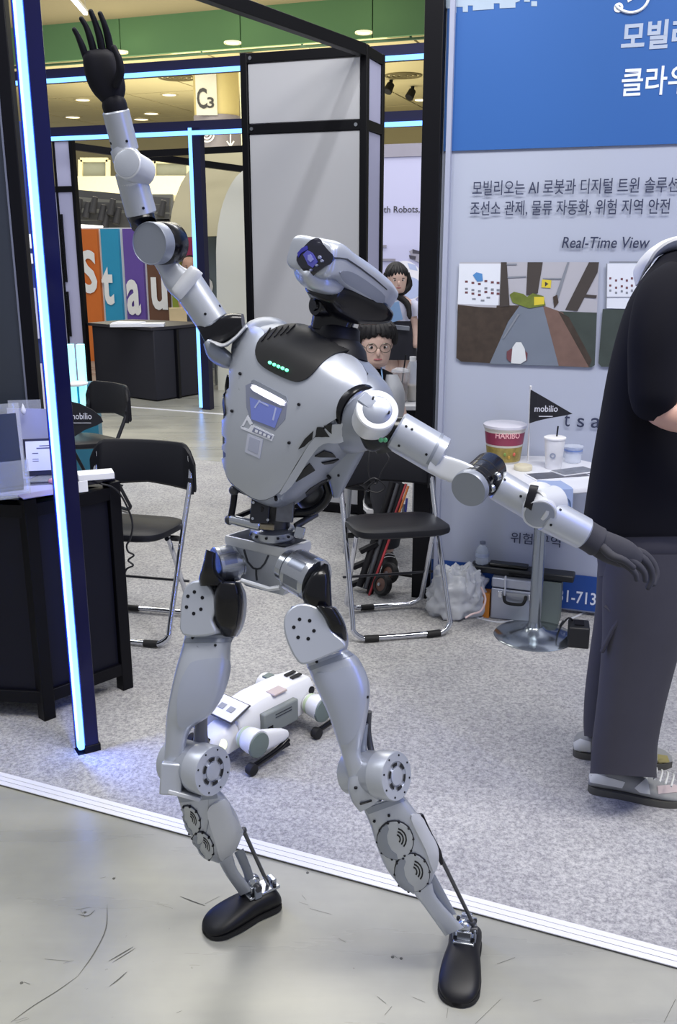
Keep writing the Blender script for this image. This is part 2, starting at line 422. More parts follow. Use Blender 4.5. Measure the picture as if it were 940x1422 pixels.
# recessed lamps in the lower ceiling
lampm = mat('ceiling_lamp_glow', 'fff6dd', .5, emit='fff3d0', es=3.5)
names = {0: 'topmost right of the raised robot hand', }
lamp_px = [(115, 139, 'left of the dark robot wrist, upper of two'), (101, 163, 'left of the dark robot wrist, lower of two'), (235, 132, 'just left of the C3 sign'),
           (210, 158, 'close above the lower blue beam, right of the forearm'), (196, 166, 'half hidden by the silver forearm edge'), (585, 139, 'seen between tall box and blue banner'),
           (323, 60, 'above the left blue light beam'), (505, 46, 'above the tall white box corner'), (166, 73, 'just right of the black palm')]
for px, py, wh in lamp_px:
    c = GR(px, py, HZ - .045); k = MPP(c)
    m = MB(); m.lathe([(.0, 0), (9 * k, 0), (9.6 * k, .02), (10.2 * k, .03)], c, (0, 0, 1), 16)
    rt = thing('ceiling_lamp', 'small round warm ceiling lamp ' + wh, 'lamp', tuple(c))
    m.build('lamp_diffuser', lampm, rt)
    m = MB(); m.lathe([(10.3 * k, -.01), (12 * k, -.01), (12 * k, .025), (10.3 * k, .025)], c, (0, 0, 1), 16, caps=(False, False)); m.build('lamp_rim', mat('lamp_rim', 'cfc6a4', .5), rt)
for px, py, wh in ((246, 109, 'over the striped wall'), (560, 106, 'between tall box and banner')):   # round air vents
    c = GR(px, py, HZ - .05); k = MPP(c)
    m = MB()
    for q in (26, 19, 12, 5): m.lathe([(q * k, .03), (q * k, 0), ((q - 3) * k, 0), ((q - 3) * k, .03)], c, (0, 0, 1), 24)
    tag(m.build('air_vent', mat('vent_metal', '6f6647', .7)), 'round ringed air vent in the ceiling ' + wh, 'vent')
c = GR(262, 97, HZ - .05); m = MB(); m.frame_box(c, HU, HV, (0, 0, 1), .34, .34, .03)
tag(m.build('panel_lamp', lampm), 'small square lit ceiling panel beside the C3 column', 'lamp')
for px, py in ((543, 111), (573, 120)):
    c = GR(px, py, HZ - .03); m = MB(); m.cyl(c, c - Vector((0, 0, .12)), .05, .04, 12); m.cyl(c - Vector((0, 0, .1)), c - Vector((.1, .1, .3)), .1, .12, 12, bev=.01)
    tag(m.build('spotlight', black_matt), 'small black spotlight under the ceiling, ' + ('nearer the tall box' if px < 550 else 'nearer the blue banner'), 'spotlight')
# linear lamp near the raised hand
a, b = GR(96, -8, 4.2), GR(119, 19, 4.2)
lr = thing('linear_lamp', 'slim white linear lamp hanging by the raised robot fingertips', 'lamp', tuple((a + b) / 2))
m = MB(); m.bar(a, b, .045, .03); m.build('lamp_diffuser', mat('linear_lamp_glow', 'ffffff', .5, emit='ffffff', es=3.0), lr)
m = MB(); m.bar(a + Vector((0, 0, .03)), b + Vector((0, 0, .03)), .055, .03)
for e in (a, b): m.cyl(e + Vector((0, 0, .03)), e + Vector((0, 0, topz - 4.2)), .004, n=6)
m.build('lamp_housing', mat('lamp_housing', 'b9b09a', .5), lr)
# ------------------------------------------------------------------ banner wall on the right
BA = GR(585, 828); UZ = Vector((0, 0, 1))
def wp(px, py, lift=0.0): return on_plane(px, py, BA) - HV * lift
def bu(p): return (p - BA).dot(HU)
WH = 3.1
bl = BA + HU * .075
bn = thing('banner_wall', 'tall printed display wall, blue above and pale grey below with text', 'banner', tuple(BA + HU * .9))
def wrect(mb, u0, u1, z0, z1, lift=0.0, d=.004):
    p0 = BA + HU * u0 - HV * (lift + d) ; mb.prism([(0, 0), (u1 - u0, 0), (u1 - u0, z1 - z0), (0, z1 - z0)], p0 + UZ * z0, HU, UZ, HV, d)
m = MB(); wrect(m, .04, 2.4, .02, WH, -.06, .055); m.build('panel_board', mat('banner_board_grey', 'a9b0c4', .45, var=.02, vscale=1.5), bn)
zb = wp(775, 205).z; zl = wp(700, 787).z
m = MB(); wrect(m, .045, 2.39, zb, WH - .02, .0, .004); m.build('blue_field', mat('banner_blue', '2a5da4', .45, var=.04, vscale=1.2), bn)
m = MB(); wrect(m, .045, 2.39, .03, zl, .0, .004); m.build('blue_band', mat('banner_band_blue', '1f4894', .45, var=.03), bn)
navy = mat('banner_text_navy', '2c3350', .6); wtx = mat('banner_text_white', 'dfe6f6', .5); stx = mat('banner_text_silver', 'aab6cc', .5)
def wtext(mb, t, x0, yb0, x1, yb1, hpx, off=0.0, shear=0.0, lift=.006):
    a = wp(x0, yb0); b = wp(x1, yb1); wd = (b - a).dot(HU); h = hpx * MPP((a + b) / 2) * 1.0
    return lettering(mb, t, (a.x, a.y, (a.z + b.z) / 2), HU, UZ, wd, h, -HV, lift, off, shear)
m = MB(); wtext(m, '모빌리오는 AI 로봇과 디지털 트윈 솔루션', 656, 271, 941, 268, 20, .006)
wtext(m, '조선소 관제, 물류 자동화, 위험 지역 안전', 653, 300, 929, 299, 21, .006)
wtext(m, 'Real-Time View', 780, 345, 902, 344, 15, .008, .18)
wtext(m, 't', 783, 592, 791, 592, 17, .004); wtext(m, 's', 801, 593, 811, 593, 13, .004); wtext(m, 'a', 820, 594, 834, 594, 14, .004)
wtext(m, '위험 구역', 709, 753, 778, 760, 16, .006); m.build('printed_text', navy, bn, flat=True)
m = MB(); wtext(m, '모빌리오', 862, 69, 998, 66, 37, .03); m.build('printed_heading', stx, bn, flat=True)
m = MB(); wtext(m, '클라우드', 862, 133, 990, 130, 37, .012); m.build('printed_heading', wtx, bn, flat=True)
m = MB(); wtext(m, '031-713-', 764, 834, 834, 840, 18, .012); m.build('printed_number', wtx, bn, flat=True)
# skyline print, logo
m = MB()
def wpoly(mb, pts, lift): 
    ps = [wp(x, y) for x, y in pts]; p0 = BA - HV * lift
    mb.add([p0 + HU * bu(p) + UZ * p.z for p in ps], [tuple(range(len(ps)))])
z0 = [(620, -60), (620, 12), (627, 12), (627, 18), (634, 18), (634, 10), (643, 10), (643, 17), (650, 17), (650, 8), (657, 8), (657, 15), (686, 13), (686, 5), (694, 5), (694, 12), (716, 11), (716, 4), (722, 2), (722, -8), (733, -10), (733, -60)]
wpoly(m, z0, .0055)
wpoly(m, [(738, 2), (746, 2), (746, 9), (738, 9)], .0055); wpoly(m, [(728, -4), (736, -4), (736, 3), (728, 3)], .0055)
m.build('printed_skyline', mat('skyline_silver', 'a3b4c8', .5), bn, flat=True)
m = MB()
arc = [wp(876 + 25 * cos(a), -6 + 24 * sin(a)) - HV * .007 for a in [radians(x) for x in range(-30, 150, 8)]]
m.tube(arc, .0055, 6); 
for px, py, r0, r1 in ((859, 11, 3.0, 6.2),):
    c = wp(px, py) - HV * .0065; k = MPP(c); n = 20
    vs = [c + (HU * cos(2 * pi * j / n) + UZ * sin(2 * pi * j / n)) * r * k for r in (r0, r1) for j in range(n)]
    m.add(vs, [(j, (j + 1) % n, n + (j + 1) % n, n + j) for j in range(n)])
wpoly(m, [(869, -12), (882, -2), (872, 4)], .0065)
m.build('printed_logo', mat('logo_white', 'f4f8ff', .5), bn, flat=True)
# the two printed photographs
PM = [mat('print_' + k, c, .5, var=v, vscale=s) for k, c, v, s in (
    ('sky', 'a9a9b4', .04, 6), ('map', 'd6dbe8', .03, 6), ('earth', '3c322c', .55, 30), ('track', '6d7686', .1, 9), ('pillar', '403a38', .1, 12), ('deck', '6e5750', .35, 18),
    ('bush', '64702e', .5, 30), ('yellow', 'cdbb3a', .1, 10), ('robot', 'cfd3d8', .1, 10), ('ink', '6a4048', .1, 10), ('line', '7d828e', .1, 10), ('green', '39423f', .3, 15), ('blue', '4d84c0', .1, 10))]
K = dict(sky=0, map=1, earth=2, track=3, pillar=4, deck=5, bush=6, yellow=7, robot=8, ink=9, line=10, green=11, blue=12)
m = MB(); LV = [0]
def pp(k, pts): m.k = K[k]; LV[0] += 1; wpoly(m, pts, .0052 + LV[0] * .00007)
pp('sky', [(639, 364), (832, 364), (829, 436), (635, 430)])
pp('earth', [(636, 423), (664, 426), (705, 428), (700, 505), (641, 502), (634, 497)])
pp('green', [(775, 432), (829, 434), (826, 507), (821, 510), (770, 508)])
pp('track', [(716, 424), (754, 424), (776, 508), (680, 505), (700, 460)])
pp('deck', [(754, 424), (782, 434), (818, 510), (776, 508)]); pp('earth', [(775, 432), (790, 440), (822, 500), (818, 510)])
pp('earth', [(690, 424), (722, 424), (702, 452), (688, 440)])
pp('map', [(638, 366), (697, 366), (692, 424), (636, 422)])
for x in (646, 655, 664, 673, 682, 690):
    for y in (388, 398, 403): 
        yy = y + (x % 7) * .8; pp('ink' if y != 398 else 'line', [(x, yy), (x + 4, yy), (x + 4, yy + 3), (x, yy + 3)])
for x, y in ((656, 414), (668, 416), (676, 412)): pp('line', [(x, y), (x + 5, y), (x + 5, y + 2), (x, y + 2)])
pp('blue', [(657, 382), (662, 378), (670, 380), (671, 390), (663, 391)])
pp('pillar', [(696, 364), (704, 364), (708, 425), (694, 426)]); pp('pillar', [(733, 364), (754, 364), (747, 407), (731, 410)])
pp('pillar', [(818, 364), (832, 364), (830, 378), (802, 432), (785, 430)]); pp('line', [(788, 364), (791, 364), (774, 420), (768, 420)])
pp('line', [(704, 366), (718, 366), (718, 368), (704, 368)]); pp('line', [(705, 384), (731, 383), (731, 385), (705, 386)]); pp('line', [(754, 386), (780, 386), (780, 388), (754, 388)])
pp('pillar', [(804, 408), (829, 410), (828, 414), (803, 412)])
pp('bush', [(708, 409), (714, 405), (727, 408), (732, 412), (740, 407), (755, 411), (758, 424), (735, 428), (712, 420)]); pp('earth', [(768, 412), (774, 409), (776, 420), (770, 428)])
pp('yellow', [(753, 388), (766, 389), (765, 400), (752, 399)]); pp('yellow', [(742, 412), (756, 412), (756, 422), (742, 424)])
pp('pillar', [(757, 391), (762, 394), (757, 398)])
pp('line', [(719, 436), (722, 436), (700, 470), (698, 470)])
pp('ink', [(704, 488), (710, 484), (726, 484), (733, 490), (732, 500), (726, 503), (708, 502), (704, 498)])
pp('robot', [(712, 482), (717, 475), (724, 475), (729, 484), (731, 500), (723, 505), (710, 504)])
m.build('photo_print', PM, bn, flat=True)
m = MB(); LV[0] = 0
pp('map', [(842, 366), (1010, 364), (1006, 432), (841, 428)])
pp('green', [(837, 429), (1006, 433), (1004, 512), (835, 509), (831, 504)])
for x in (846, 854, 862, 869, 876, 884, 892):
    for y in (384, 394, 401):
        yy = y + (x % 5); pp('ink' if y != 401 else 'line', [(x, yy), (x + 3, yy), (x + 3, yy + 3), (x, yy + 3)])
pp('line', [(846, 363), (905, 363), (905, 365), (846, 365)]); pp('line', [(842, 366), (843.5, 366), (842.5, 428), (841, 428)]); pp('line', [(842, 412), (880, 412), (880, 413), (842, 413)])
pp('track', [(900, 436), (960, 436), (1000, 512), (880, 510)])
m.build('photo_print', PM, bn, flat=True)
m = MB(); m.bar(BA + UZ * .0, BA + UZ * WH, .078, .078, up=HU); 
m.build('edge_post', black, bn, bev=.003)
m = MB(); m.frame_box(BA + HU * .07 - HV * .0 + UZ * (WH / 2), HU, HV, UZ, .02, .05, WH); m.build('edge_trim', mat('trim_pale', '9fa5bd', .5), bn)
# ------------------------------------------------------------------ tall white box behind the robot
TH = P(503, 62, 5.5).z
A0 = GR(503, 706)
A0 = P(506, 178, 5.5); A0 = Vector((A0.x, A0.y, 0))
A1 = Vector((on_plane(342, 178, A0).x, on_plane(342, 178, A0).y, 0))
wbox = (A1 - A0).length; sdx = P(530, 190, 5.75); DB = (Vector((sdx.x, sdx.y, 0)) - A0); DBn = HV
sdx = on_plane(530, 190, A0, HU * 0 + Vector((0, 1, 0))); 
# the box side runs back along HV until its far post shows at x = 530
def side_len():
    for i in range(1, 400):
        q = A0 + HV * (i * .01) + UZ * 2.2; d = (q - CAMP); c = d.dot(FWD)
        if 470 + F_PX * d.x / c > 530 - 3: return i * .01
    return .6
SL = side_len()
tb = thing('exhibition_tower', 'tall square white panelled box in a black frame behind the robot head', 'display box', tuple((A0 + A1) / 2 + HV * SL / 2))
A2, A3 = A0 + HV * SL, A1 + HV * SL
for p in (A0, A1, A2, A3):
    m = MB(); m.bar(p, p + UZ * TH, .042, .042, up=HU); m.build('post', black, tb, bev=.004)
ZM = P(503, 173, 5.5).z
for a, b in ((A0, A1), (A0, A2), (A1, A3), (A2, A3)):
    for z in (TH - .03, ZM, .04):
        m = MB(); m.bar(a + UZ * z, b + UZ * z, .04, .052); r = m.build('rail', black, tb, bev=.003)
        if a == A0 and b == A1 and z > .1:
            for t in (.06, .94):
                q = MB(); q.cyl(a.lerp(b, t) + UZ * z - HV * .019, a.lerp(b, t) + UZ * z - HV * .025, .01, n=10); q.build('bolt', steel, r)
    d = (b - a).normalized(); nn = d.cross(UZ)
    for z0, z1 in ((.07, ZM - .03), (ZM + .03, TH - .06)):
        m = MB(); m.frame_box((a + b) / 2 + UZ * (z0 + z1) / 2, d, nn, UZ, (b - a).length - .05, .018, z1 - z0)
        m.build('panel', white_panel if abs(d.dot(HU)) > .5 else lilac_panel, tb)
# overhead beam running from the box towards the camera
hb = GR(310, 0, TH - .03); A0t = P(520, 56, 5.55); tgt = A0 + HV * .0 + UZ * (TH - .03)
dirb = (hb - tgt); dirb.z = 0; dirb.normalize()
m = MB(); m.bar(tgt + dirb * .03, tgt + dirb * 4.2, .05, .06)
tag(m.build('overhead_beam', black, bev=.003), 'black overhead booth beam running forward from the white box corner', 'beam')
# spot lamp that throws the beam's shadow on the tower
sl = bpy.data.lights.new('booth_spot', 'SPOT'); sl.energy = 120; sl.spot_size = radians(60); sl.shadow_soft_size = .05; sl.spot_blend = .6
so = bpy.data.objects.new('booth_spot', sl); COL.objects.link(so)
so.location = tgt + dirb * 3.2 + Vector((HU.x * .42, HU.y * .42, .9)) * 1.7
so.rotation_euler = (tgt - UZ * 1.0 - so.location).to_track_quat('-Z', 'Y').to_euler()
# ------------------------------------------------------------------ far light gate frame along the aisle
GP = GR(289, 568)
def gp_(px, py): return on_plane(px, py, GP)
def gu(px, py): return (gp_(px, py) - GP).dot(HU)
gz1, gz2 = 3.15, 2.63
u_l, u_r = gu(58, 185), gu(640, 165)
gate = thing('light_gate', 'far black booth frame with two stacked glowing blue light beams', 'booth frame', tuple(GP))
def far_beam(z, u0, u1):
    a, b = GP + HU * u0 + UZ * z, GP + HU * u1 + UZ * z
    m = MB(); m.bar(a, b, .09, .12); r = m.build('beam', mat('far_frame_navy', '14163a', .4, .3), gate)
    m = MB(); m.bar(a - HV * .05 - UZ * .045, b - HV * .05 - UZ * .045, .03, .036); m.build('led_strip', led_far, r)
far_beam(gz1, u_l - 1.5, u_r); far_beam(gz2, u_l, u_r)
for u, lit in ((gu(66, 300), 0), (0.0, 1)):
    a = GP + HU * u
    m = MB(); m.bar(a, a + UZ * gz2, .09, .09, up=HU); r = m.build('post', _M['far_frame_navy'], gate)
    if lit:
        m = MB(); m.bar(a - HU * .055 - HV * .03 + UZ * .02, a - HU * .055 - HV * .03 + UZ * gz2, .036, .036, up=HU); m.build('led_strip', led_far, r)
# two lit lilac panels beside its left post
LPX = GP + HV * .5
def q_(px, py): return on_plane(px, py, LPX)
lp = thing('panel_screen', 'narrow pale lilac booth panel in black frames beside the foreground light pole', 'panel', tuple(Vector((q_(95, 400).x, q_(95, 400).y, 0))))
def colu(px): return (q_(px, 330) - LPX).dot(HU)
def slab(parent, name, m_, A, u0, u1, z0, z1, d=.03, lift=0.0):
    mb = MB(); mb.frame_box(A + HU * (u0 + u1) / 2 + UZ * (z0 + z1) / 2 - HV * lift, HU, HV, UZ, u1 - u0, d, z1 - z0); return mb.build(name, m_, parent)
slab(lp, 'panel', lilac_panel, LPX, colu(86), colu(107), 2.18, 2.62); slab(lp, 'panel', lilac_panel, LPX, colu(86), colu(109), .02, 2.12)
slab(lp, 'panel', lilac_panel, LPX, colu(70), colu(84.5), .02, 2.12)
slab(lp, 'rail', black, LPX, colu(70), colu(109), 2.12, 2.18, .05); slab(lp, 'rail', black, LPX, colu(70), colu(109), 2.62, 2.68, .05)
slab(lp, 'post', black, LPX, colu(107), colu(111.5), 0, 2.68, .06); slab(lp, 'post', black, LPX, colu(84.5), colu(87), 0, 2.66, .05)
for z0, z1 in ((1.2, 1.9), (.62, 1.1)): slab(lp, 'hinge_strip', black, LPX, colu(89), colu(91), z0, z1, .02, .03)
# dark trusses behind
for k, (a, b) in enumerate((((98, 203), (345, 236)), ((195, 214), (350, 206)))):
    pa, pb = P(*a, 10.5), P(*b, 11.5); m = MB(); m.bar(pa, pb, .07, .07)
    tag(m.build('roof_truss', black), ('lower sloping' if k == 0 else 'upper level') + ' thin black truss bar crossing behind the blue light gate', 'truss')
# ------------------------------------------------------------------ startup wall of coloured strips
SP = P(200, 400, 13.0); SP.z = 0
sn = Matrix.Rotation(radians(-4), 3, 'Z') @ HV; su = Matrix.Rotation(radians(-4), 3, 'Z') @ HU
def s_(px, py): return on_plane(px, py, SP, sn)
sw = thing('striped_wall', 'low wall of coloured vertical strips with big white letters behind the black counter', 'wall panel', tuple(SP))
strips = [(113, 141, 'd9722a', 'orange'), (146, 170, '2c9cc8', 'blue'), (176, 202, '6a50a8', 'purple'), (207, 236, '6d4a38', 'brown'), (240, 253, '9aa83c', 'green'), (257, 276, 'd0487c', 'pink'), (281, 304, '6d7a80', 'grey')]
ztop = 1.79
m = MB(); a, b = s_(108, 400), s_(306, 400); a.z = b.z = ztop / 2; m.frame_box((a + b) / 2 + sn * .05, su, sn, UZ, (b - a).length, .06, ztop + .03)
m.build('backing_board', white_plain, sw)
for x0, x1, c, nm in strips:
    a, b = s_(x0, 400), s_(x1, 400); a.z = b.z = ztop / 2
    m = MB(); m.frame_box((a + b) / 2, su, sn, UZ, (b - a).length, .05, ztop); o = m.build('strip', mat('strip_' + nm, c, .4, var=.03), sw); o['label'] = nm + ' strip'
def s_text(t, x0, x1, yb, yt, off=.03):
    a = s_(x0, yb); b = s_(x1, yb); z1 = s_((x0 + x1) / 2, yt).z
    m = MB(); lettering(m, t, a, su, UZ, (b - a).dot(su), z1 - a.z, -sn, .045, off); m.build('letter', mat('letter_white', 'f6f6f6', .5), sw, flat=True)
s_text('S', 117, 139, 407, 347); s_text('t', 146, 162, 423, 370); s_text('a', 180, 199, 437, 388); s_text('u', 214, 236, 430, 385); s_text('p', 281, 299, 420, 385)
# cream arches above and to the right
am = mat('cream_arch', 'cfc7a6', .6, var=.03, vscale=1); am2 = mat('pale_arch', 'c9c9bf', .6, var=.03, vscale=1)
def arch(name, label, pts, Y, m_, d):
    ps = [P(x, y, Y) for x, y in pts]; mb = MB(); n = len(ps)
    lo = ps; hi = [p + Vector((0, d, 0)) for p in ps]
    mb.add(lo + hi, [tuple(range(n)), tuple(range(2 * n - 1, n - 1, -1))] + [(i, (i + 1) % n, n + (i + 1) % n, n + i) for i in range(n)])
    return tag(mb.build(name, m_), label, 'arch')
def qarc(cx, cy, rx, ry, a0, a1, n=10): return [(cx + rx * cos(radians(a0 + (a1 - a0) * i / n)), cy - ry * sin(radians(a0 + (a1 - a0) * i / n))) for i in range(n + 1)]
arch('booth_arch', 'large cream rounded booth header above the green and pink strips', qarc(318, 330, 83, 126, 180, 90) + [(348, 200), (348, 326)], 12.0, am, .5)
arch('booth_arch', 'tall pale rounded booth wall just left of the white tower', qarc(352, 350, 52, 118, 180, 90) + [(352, 552), (303, 548)], 10.6, am2, .4)
# hall column with its sign
c0 = P(302, 180, 24.0); k = MPP(c0); cr = 31 * k
col = thing('hall_column', 'round cream hall column carrying the black C3 sign and grey band', 'column', (c0.x, c0.y, 0))
m = MB(); m.cyl((c0.x, c0.y, 0), (c0.x, c0.y, HZ), cr, n=36); m.build('shaft', mat('column_cream', 'b8ab7a', .6, var=.03), col)
zb0, zb1 = P(302, 207, 24).z, P(302, 162, 24).z
m = MB(); m.cyl((c0.x, c0.y, zb0), (c0.x, c0.y, zb1), cr + .02, n=36); m.build('band', mat('column_band', '77737e', .5), col)
fr = c0 - Vector((0, cr + .05, 0))
pa, pb = P(273, 160, 24 - cr - .05), P(300, 97, 24 - cr - .05)
m = MB(); m.box(((pa.x + pb.x) / 2, fr.y, (pa.z + pb.z) / 2), (pb.x - pa.x, .03, pb.z - pa.z)); sg = m.build('sign_board', mat('sign_grey', 'b4b3ab', .5), col)
ink = mat('sign_ink', '26262b', .6)
def col_text(t, x0, x1, yb, yt, off=.0, mt=None, nm='sign_text'):
    a = P(x0, yb, fr.y - .02); b = P(x1, yt, fr.y - .02); m = MB(); lettering(m, t, a, RT, UZ, b.x - a.x, b.z - a.z, Vector((0, -1, 0)), .01, off); m.build(nm, mt or ink, col, flat=True)
col_text('C', 274, 287, 151, 122, .02); col_text('3', 288, 297, 150, 135, .02)
pale = mat('pictogram_pale', 'd9d9e0', .5)
cc = P(287, 186, fr.y - .03)
for r0, r1 in ((0, 3), (5, 7), (9, 11)):
    m = MB(); kk = MPP(cc); n = 20
    vs = [cc + Vector((cos(2 * pi * j / n), 0, sin(2 * pi * j / n))) * r * kk for r in (r0 + .01, r1) for j in range(n)]
    m.add(vs, [(j, (j + 1) % n, n + (j + 1) % n, n + j) for j in range(n)]); m.build('pictogram_ring', pale, col, flat=True)
m = MB()
a, b = P(320, 185, fr.y + .1), P(320, 203, fr.y + .1); m.bar(a, b, .03, .03); m.bar(b, P(315, 196, fr.y + .1), .03, .03); m.bar(b, P(325, 196, fr.y + .1), .03, .03); m.build('pictogram_arrow', pale, col)
# balcony band, openings, dark rigging and far booths under the back wall
bal = thing('balcony', 'long cream balcony with dark framed openings across the hall behind the raised forearm', 'balcony', tuple(GR(200, 470)))
m = MB(); a, b = P(96, 262, 24), P(420, 262, 22); m.bar(a, b, .3, .55); m.build('edge', mat('balcony_cream', 'd6cfae', .7), bal)
for px in (50, 345, 415):
    a = P(px, 262, 24 if px < 60 else 22.5); m = MB(); m.bar((a.x, a.y + .3, 0), (a.x, a.y + .3, HZ - .06), .3, .3, up=(1, 0, 0)); m.build('support_post', _M['balcony_cream'], bal)
for x0, x1, y0, y1 in ((112, 150, 222, 248), (214, 262, 224, 247)):
    m = MB()
    for (p, q) in (((x0, y0), (x1, y0)), ((x0, y1), (x1, y1)), ((x0, y0), (x0, y1)), ((x1, y0), (x1, y1))): m.bar(P(*p, 24.9), P(*q, 24.9), .1, .1)
    fr_ = m.build('window_frame', mat('window_frame_cream', 'e3dcb8', .6), bal)
    a, b = P(x0, y1, 25), P(x1, y0, 25)
    m = MB(); m.box(((a.x + b.x) / 2, 25, (a.z + b.z) / 2), (b.x - a.x, .1, b.z - a.z)); m.build('pane', mat('dim_grey_glass', '8b8f86', .25), fr_)
rg = thing('lighting_rig', 'dark grey lighting rig with small lamps above the coloured strips', 'rig', tuple(P(160, 300, 15)))
m = MB()
for y0, y1 in ((268, 280), (284, 290), (300, 302), (312, 309)): m.bar(P(104, y0, 15), P(236, y1 , 15), .08, .1)
m.build('bar', mat('rig_grey', '5c5c5e', .6), rg)
for px in (104, 238):
    a = P(px, 300, 15.2); m = MB(); m.bar((a.x, a.y, .002), (a.x, a.y, a.z), .08, .08, up=(1, 0, 0)); m.build('stand', _M['rig_grey'], rg)
m = MB(); a, b = P(104, 316, 15.6), P(240, 270, 15.6); m.box(((a.x + b.x) / 2, 15.6, (a.z + b.z) / 2), (b.x - a.x, .1, b.z - a.z)); m.build('backdrop', mat('rig_backdrop', '8a8a86', .7), rg)
for x, y in ((112, 287), (124, 292), (133, 285), (145, 296), (158, 288), (166, 300), (150, 306), (228, 290)):
    m = MB(); c = P(x, y, 14.8); m.cyl(c + Vector((0, 0, .12)), c - Vector((.05, .05, .12)), .045, .06, 10, bev=.01); m.build('lamp', mat('rig_lamp_grey', '3c3c40', .6), rg)
m = MB(); a, b = P(112, 314, 14.5), P(142, 316, 14.5); m.bar(a, b, .1, .05); m.build('tube_light', mat('tube_glow', 'ffffff', emit='fff8e8', es=2.2), rg)
# black counter beyond the aisle
ct = thing('counter', 'far black cloth-covered counter standing across the aisle before the coloured strips', 'counter', tuple(GR(185, 555)))
CB0, CB1 = GR(134, 546), GR(218, 558); CB2 = GR(248, 553); ch = .73
nn_ = (CB1 - CB0).normalized(); bk = Vector((-nn_.y, nn_.x, 0)) * .6
m = MB(); m.prism([(p.x, p.y) for p in (CB0, CB1, CB2, CB2 + bk * .8, CB0 + bk)], (0, 0, 0.01), (1, 0, 0), (0, 1, 0), (0, 0, 1), ch); m.build('cloth_body', mat('counter_black_cloth', '22222c', .75, var=.15, vscale=3), ct, bev=.01)
m = MB(); m.prism([(p.x, p.y) for p in (CB0 - nn_ * .05 - bk * .04, CB1 - bk * .04, CB2 + nn_ * .02, CB2 + bk * .82, CB0 + bk * 1.03 - nn_ * .05)], (0, 0, ch + .01), (1, 0, 0), (0, 1, 0), (0, 0, 1), .03); m.build('top', mat('counter_top_dark', '2d2b33', .5), ct)
m = MB(); m.bar(CB2 + UZ * .0, CB2 + UZ * ch, .05, .05, up=HU); m.build('corner_post', black, ct)
pz = P(185, 461, 9.7); m = MB()
m.box((pz.x, pz.y + .25, ch + .055), (.55, .2, .03), .1); m.box((pz.x - .1, pz.y + .28, ch + .075), (.3, .18, .012), -.2)
tag(m.build('paper_stack', paper), 'flat stack of white papers lying on the black counter', 'papers')
# white tables and a standing visitor right of the counter
tb2 = thing('side_table', 'small white-topped table with thin legs right of the black counter', 'table', tuple(GR(262, 540)))
tc_ = P(262, 462, 11.0)
m = MB(); m.box((tc_.x + .05, tc_.y + .2, .66), (.6, .5, .03), -.1); m.build('tabletop', white_plain, tb2)
for dx, dy in ((-.2, 0), (.25, 0), (-.2, .4), (.25, .4)):
    m = MB(); m.cyl((tc_.x + .05 + dx, tc_.y + dy, .003), (tc_.x + .05 + dx, tc_.y + dy, .65), .016, n=8); m.build('leg', steel, tb2)
for i, (px, pw, hz) in enumerate(((231, .2, .2), (247, .12, .26))):
    c = P(px + 14, 458, 11.05); m = MB(); m.box((c.x + (i * .1), c.y + .15, .6755 + hz / 2), (pw, .16, hz), .2)
    tag(m.build('box', mat('carton_' + str(i), ('c8b48c', 'd8d6d0')[i], .6)), ('tan' if i == 0 else 'white') + ' small box on the white-topped table by the counter', 'box')
# ------------------------------------------------------------------ white booth wall with lettering behind the standing woman
WB = P(565, 330, 8.2); WB.z = 0
def wb_(px, py): return on_plane(px, py, WB)
bw2 = thing('booth_wall', 'pale lilac booth wall with dark robot lettering between tower and banner', 'booth wall', tuple(WB))
zt = wb_(565, 203).z; u0 = (wb_(500, 300) - WB).dot(HU); u1 = (wb_(640, 300) - WB).dot(HU)
slab(bw2, 'wall_board', lilac_panel, WB + HV * .02, u0, u1, 0.003, zt, .03); slab(bw2, 'top_trim', mat('trim_lilac', '9b98a8', .5), WB + HV * .02, u0, u1, zt - .08, zt + .02, .05)
def wbt(t, x0, x1, yb, h, off=.01):
    a = wb_(x0, yb); b = wb_(x1, yb); m = MB(); lettering(m, t, a, HU, UZ, (b - a).dot(HU), h * MPP(a), -HV, .008, off); m.build('printed_text', mat('booth_text', '33323c', .6), bw2, flat=True)
wbt('ith Robots, Des', 531, 606, 297, 10); m = MB(); a, b = wb_(528, 342), wb_(537, 342); m.bar(a - HV * .006, b - HV * .006, .006, .02); m.build('printed_rule', mat('booth_rule', '8d8a99', .6), bw2)
m = MB(); a = wb_(524, 361); b = wb_(549, 361); m.bar(a - HV * .006, b - HV * .006, .01, .02); m.build('printed_rule', mat('booth_rule', '8d8a99', .6), bw2)
m = MB()   # a pale printed figure with a raised dark hand
def wbp(pts, l): m.add([wb_(*p) - HV * (.004 + l * .0005) for p in pts], [tuple(range(len(pts)))])
wbp(qarc(562, 392, 25, 30, 0, 360, 26)[:-1], 1); m.build('printed_figure', mat('print_white', 'e9e9f4', .5), bw2, flat=True)
m = MB(); wbp(qarc(571, 400, 14, 15, 0, 360, 20)[:-1], 2); wbp([(566, 365), (577, 368), (580, 376), (569, 374)], 2); m.build('printed_shade', mat('print_blue_white', 'b3c0e6', .5), bw2, flat=True)
m = MB(); wbp([(568, 349), (574, 346), (585, 350), (592, 350), (592, 364), (584, 366), (575, 361)], 2); m.build('printed_arm', mat('print_grey', '9a98a8', .5), bw2, flat=True)
m = MB(); wbp([(573, 346), (584, 349), (583, 353), (573, 352)], 3); wbp([(568, 354), (578, 356), (577, 361), (569, 359)], 3); m.build('printed_fingers', mat('print_dark', '474552', .5), bw2, flat=True)
